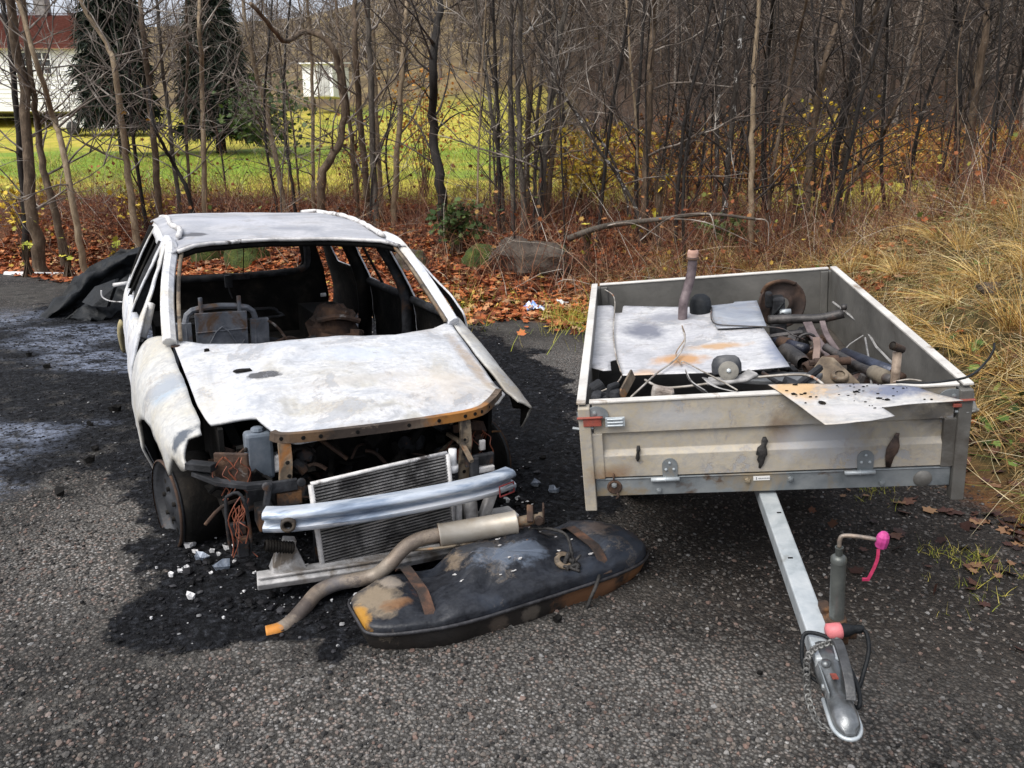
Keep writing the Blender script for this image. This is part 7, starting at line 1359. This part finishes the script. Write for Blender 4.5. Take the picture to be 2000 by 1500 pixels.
# ------------------------------------------------------------------ melted black bumper heap behind the car
bc = wz(175, 615, 0.)
BH = thing('torn_bumper', 'torn black plastic bumper heaped on the ground behind the left side of the car', 'bumper')
def pt(px, py, y): return wy(px, py, y)
rows = [[(78, 622, 8.9), (110, 585, 9.0), (150, 545, 9.2), (190, 515, 9.4), (240, 492, 9.5), (300, 470, 9.6)],
        [(92, 626, 8.75), (126, 592, 8.8), (165, 556, 9.0), (205, 526, 9.2), (252, 502, 9.3), (312, 480, 9.4)],
        [(112, 628, 8.85), (146, 602, 9.0), (182, 568, 9.2), (222, 540, 9.35), (262, 516, 9.45), (316, 496, 9.5)],
        [(122, 628, 8.7), (150, 606, 8.8), (185, 584, 8.95), (222, 562, 9.1), (258, 541, 9.2), (312, 522, 9.3)],
        [(116, 632, 8.9), (156, 612, 8.7), (190, 597, 8.75), (226, 580, 8.95), (262, 566, 8.95), (312, 550, 9.0)],
        [(100, 634, 8.8), (160, 628, 8.6), (195, 622, 8.6), (230, 615, 8.7), (265, 608, 8.7), (312, 600, 8.8)]]
G = [[pt(*q) for q in r_] for r_ in rows]; nr = len(G)
G = [spline(r_, 6) for r_ in G]; C_ = [spline([G[i][j] for i in range(nr)], 5) for j in range(len(G[0]))]
n1, n2 = len(C_), len(C_[0]); m = MB(); m.add([C_[i][j] + V3((0, .07 * float(vn(i * .4, j * .5, 3)), .05 * float(vn(i * .5, j * .6, 4)))) for i in range(n1) for j in range(n2)], [(i * n2 + j, i * n2 + j + 1, (i + 1) * n2 + j + 1, (i + 1) * n2 + j) for i in range(n1 - 1) for j in range(n2 - 1)])
m.build('bumper_skin', BLACKP, BH, True, solid=.02)
m = MB(); fl_ = [pt(160, 590, 8.7), pt(185, 560, 8.75), pt(225, 545, 8.8), pt(222, 562, 8.6), pt(208, 600, 8.55), pt(180, 598, 8.55)]
m.add(fl_ + [p + V3((.01, .06, .0)) for p in fl_], [tuple(range(6)), tuple(range(11, 5, -1))] + [(i, i + 6, (i + 1) % 6 + 6, (i + 1) % 6) for i in range(6)]); m.build('torn_flap', BLACKP, BH)
random.seed(19); m = MB()
for i in range(40):
    c = wz(rnd(150, 255), rnd(590, 622), 0); c = c + V3((0, rnd(-.1, .3), rnd(.02, .28)))
    if i % 2: m.tube(spline([c, c + V3((rnd(-.2, .2), rnd(-.1, .1), rnd(-.05, .1))), c + V3((rnd(-.35, .35), rnd(-.1, .1), rnd(-.1, .1)))], 3), rnd(.008, .03), 6)
    else: m.box(c, (rnd(.08, .3), rnd(.05, .2), rnd(.02, .08)), Matrix.Rotation(rnd(0, 3), 3, 'Z') @ Matrix.Rotation(rnd(-.6, .6), 3, 'X'))
m.build('melted_debris', SOOT, BH, bevel=.01)
m = MB(); m.tube([pt(222, 557, 8.5), pt(250, 553, 8.5)], .022, 10); m.build('white_tube', ALU, BH, True)
m = MB(); m.tube(spline([pt(198, 567, 8.45), pt(200, 580, 8.45), pt(215, 588, 8.45), pt(240, 590, 8.45)], 4), .008, 6); m.build('loop_wire', ALU, BH, True)

# ------------------------------------------------------------------ ash flakes, slag, charred sticks on the burnt ground
ASH = simple('white_ash', [(.35, (.4, .4, .41)), (.6, (.7, .7, .7))], 30, .85, bump=.5)
SLAG = simple('grey_slag', [(.3, (.06, .07, .085)), (.5, (.16, .19, .24)), (.7, (.36, .38, .4))], 14, .35, .2, bump=.4)
def flake(px, py, s, mat_, label, group, name='ash_flake', cat='ash flake'):
    c = wz(px, py, 0); n = 7; m = MB(); top = []; a0 = rnd(0, 6)
    for i in range(n): a = a0 + 6.283 * i / n; r = s * rnd(.45, 1); top.append((r * math.cos(a), r * math.sin(a) * .7, rnd(.15, .8) * s))
    m.add(top + [(0, 0, s * rnd(.1, .9))] + [(x * .8, y * .8, -.005) for x, y, z in top], [(i, (i + 1) % n, n) for i in range(n)] + [(i, i + n + 1, (i + 1) % n + n + 1, (i + 1) % n) for i in range(n)])
    o = m.build(name, mat_); o.location = (float(c[0]), float(c[1]), float(ground_z(c[0], c[1])) + .016); tag(o, label, cat, group)
random.seed(55)
fpos = [(374, 1096, .034), (385, 1108, .02), (418, 1106, .022), (430, 1112, .018), (452, 1101, .034), (338, 1156, .02), (355, 1148, .016), (368, 1140, .018), (378, 1198, .028), (596, 1137, .024), (590, 1130, .018), (575, 1146, .01), (580, 1158, .012), (660, 1157, .012), (460, 1128, .016), (820, 1098, .022), (808, 1110, .024),
        (310, 1140, .01), (700, 1196, .02), (690, 1208, .02), (1010, 1000, .02), (990, 1006, .026), (965, 996, .02), (1030, 1010, .018), (1170, 985, .02), (1195, 992, .014), (540, 1160, .01), (500, 1150, .012), (480, 1188, .01), (610, 1190, .01), (650, 1205, .01), (415, 1150, .012), (300, 1240, .008), (440, 1240, .008)]
for q in fpos: flake(*q, ASH, 'small white ash flake on the black burnt ground', 'white ash flakes on the burnt ground')
for q in [(395, 1125, .05), (440, 1140, .055), (1045, 972, .04), (1082, 985, .04), (1000, 985, .05)]: flake(*q, SLAG, 'bluish lump of melted metal on the burnt ground', 'melted metal lumps on the burnt ground', 'slag_lump', 'slag')
for q in [(1088, 1244, .028), (178, 925, .045), (190, 900, .03), (95, 735, .05), (60, 710, .04), (230, 820, .06), (180, 850, .035), (1060, 920, .03), (1035, 1010, .03), (120, 990, .05), (1480, 1352, .014)]: flake(*q, SOOT, 'black charred lump lying on the gravel', 'black charred lumps on the gravel', 'charred_lump', 'charred lump')
def stick(label, pts, r, mat_, name='charred_stick', cat='stick'): m = MB(); m.tube(spline(pts, 4), r, 6); tag(m.build(name, mat_, None, True), label, cat)
stick('half burnt white edged stick beside the rusty pipe end', [wz(445, 1244, .02), wz(468, 1234, .025), wz(493, 1220, .03)], .011, simple('half_burnt', [(.42, (.012, .012, .012)), (.56, (.3, .29, .27))], 40, .8))
stick('white strip lying behind the torn right fender of the car', [wz(985, 815, .02), wz(1030, 808, .02), wz(1070, 802, .02)], .012, ALU, 'white_strip', 'strip')
stick('long charred stick lying on the gravel left of the front wheel', [wz(30, 990, .02), wz(110, 962, .03), wz(200, 950, .02)], .014, SOOT)
stick('thin copper wire curling on the burnt ground by the pipe end', [wz(432, 1182, .02), wz(434, 1200, .04), wz(444, 1222, .03), wz(452, 1228, .02)], .0028, COPPER, 'copper_wire', 'wire')
stick('pale bent twig under the front left corner of the trailer', [wz(1212, 996, .02), wz(1230, 980, .03), wz(1262, 968, .03)], .009, ALU, 'pale_strip', 'strip')
for q in [(560, 640), (468, 652), (595, 655)]: pass
# burnt fragments on the hood
random.seed(4)
def hoodbit(label, px, py, sx, sy, h, mat_=SOOT):
    o_ = CAR_F.T @ (EYE - CAR_C); d_ = CAR_F.T @ ray(px, py); t = 2.
    for t in np.linspace(1.5, 6, 1500):
        p = o_ + t * d_
        if p[2] < hood_pt(p[0], p[1])[2]: break
    m = MB(); n = 8; top = [(sx * math.cos(6.283 * i / n) * rnd(.6, 1.1), sy * math.sin(6.283 * i / n) * rnd(.6, 1.1), h * rnd(.3, 1)) for i in range(n)]
    m.add(top + [(0, 0, h)] + [(x * 1.1, y * 1.1, -.004) for x, y, z in top], [(i, (i + 1) % n, n) for i in range(n)] + [(i, i + n + 1, (i + 1) % n + n + 1, (i + 1) % n) for i in range(n)])
    o = m.build('burnt_fragment', mat_); o.matrix_world = CARM @ Matrix.Translation(Vector([float(p[0]), float(p[1]), hood_pt(p[0], p[1])[2] + .002])); tag(o, label, 'fragment')
hoodbit('small black burnt fragment on the hood near the windscreen', 404, 686, .016, .009, .012)
hoodbit('curled grey fragment at the rear left corner of the hood', 343, 677, .018, .012, .008, SOOTG)
hoodbit('larger flat black crust on the left middle of the hood', 475, 724, .055, .03, .005)
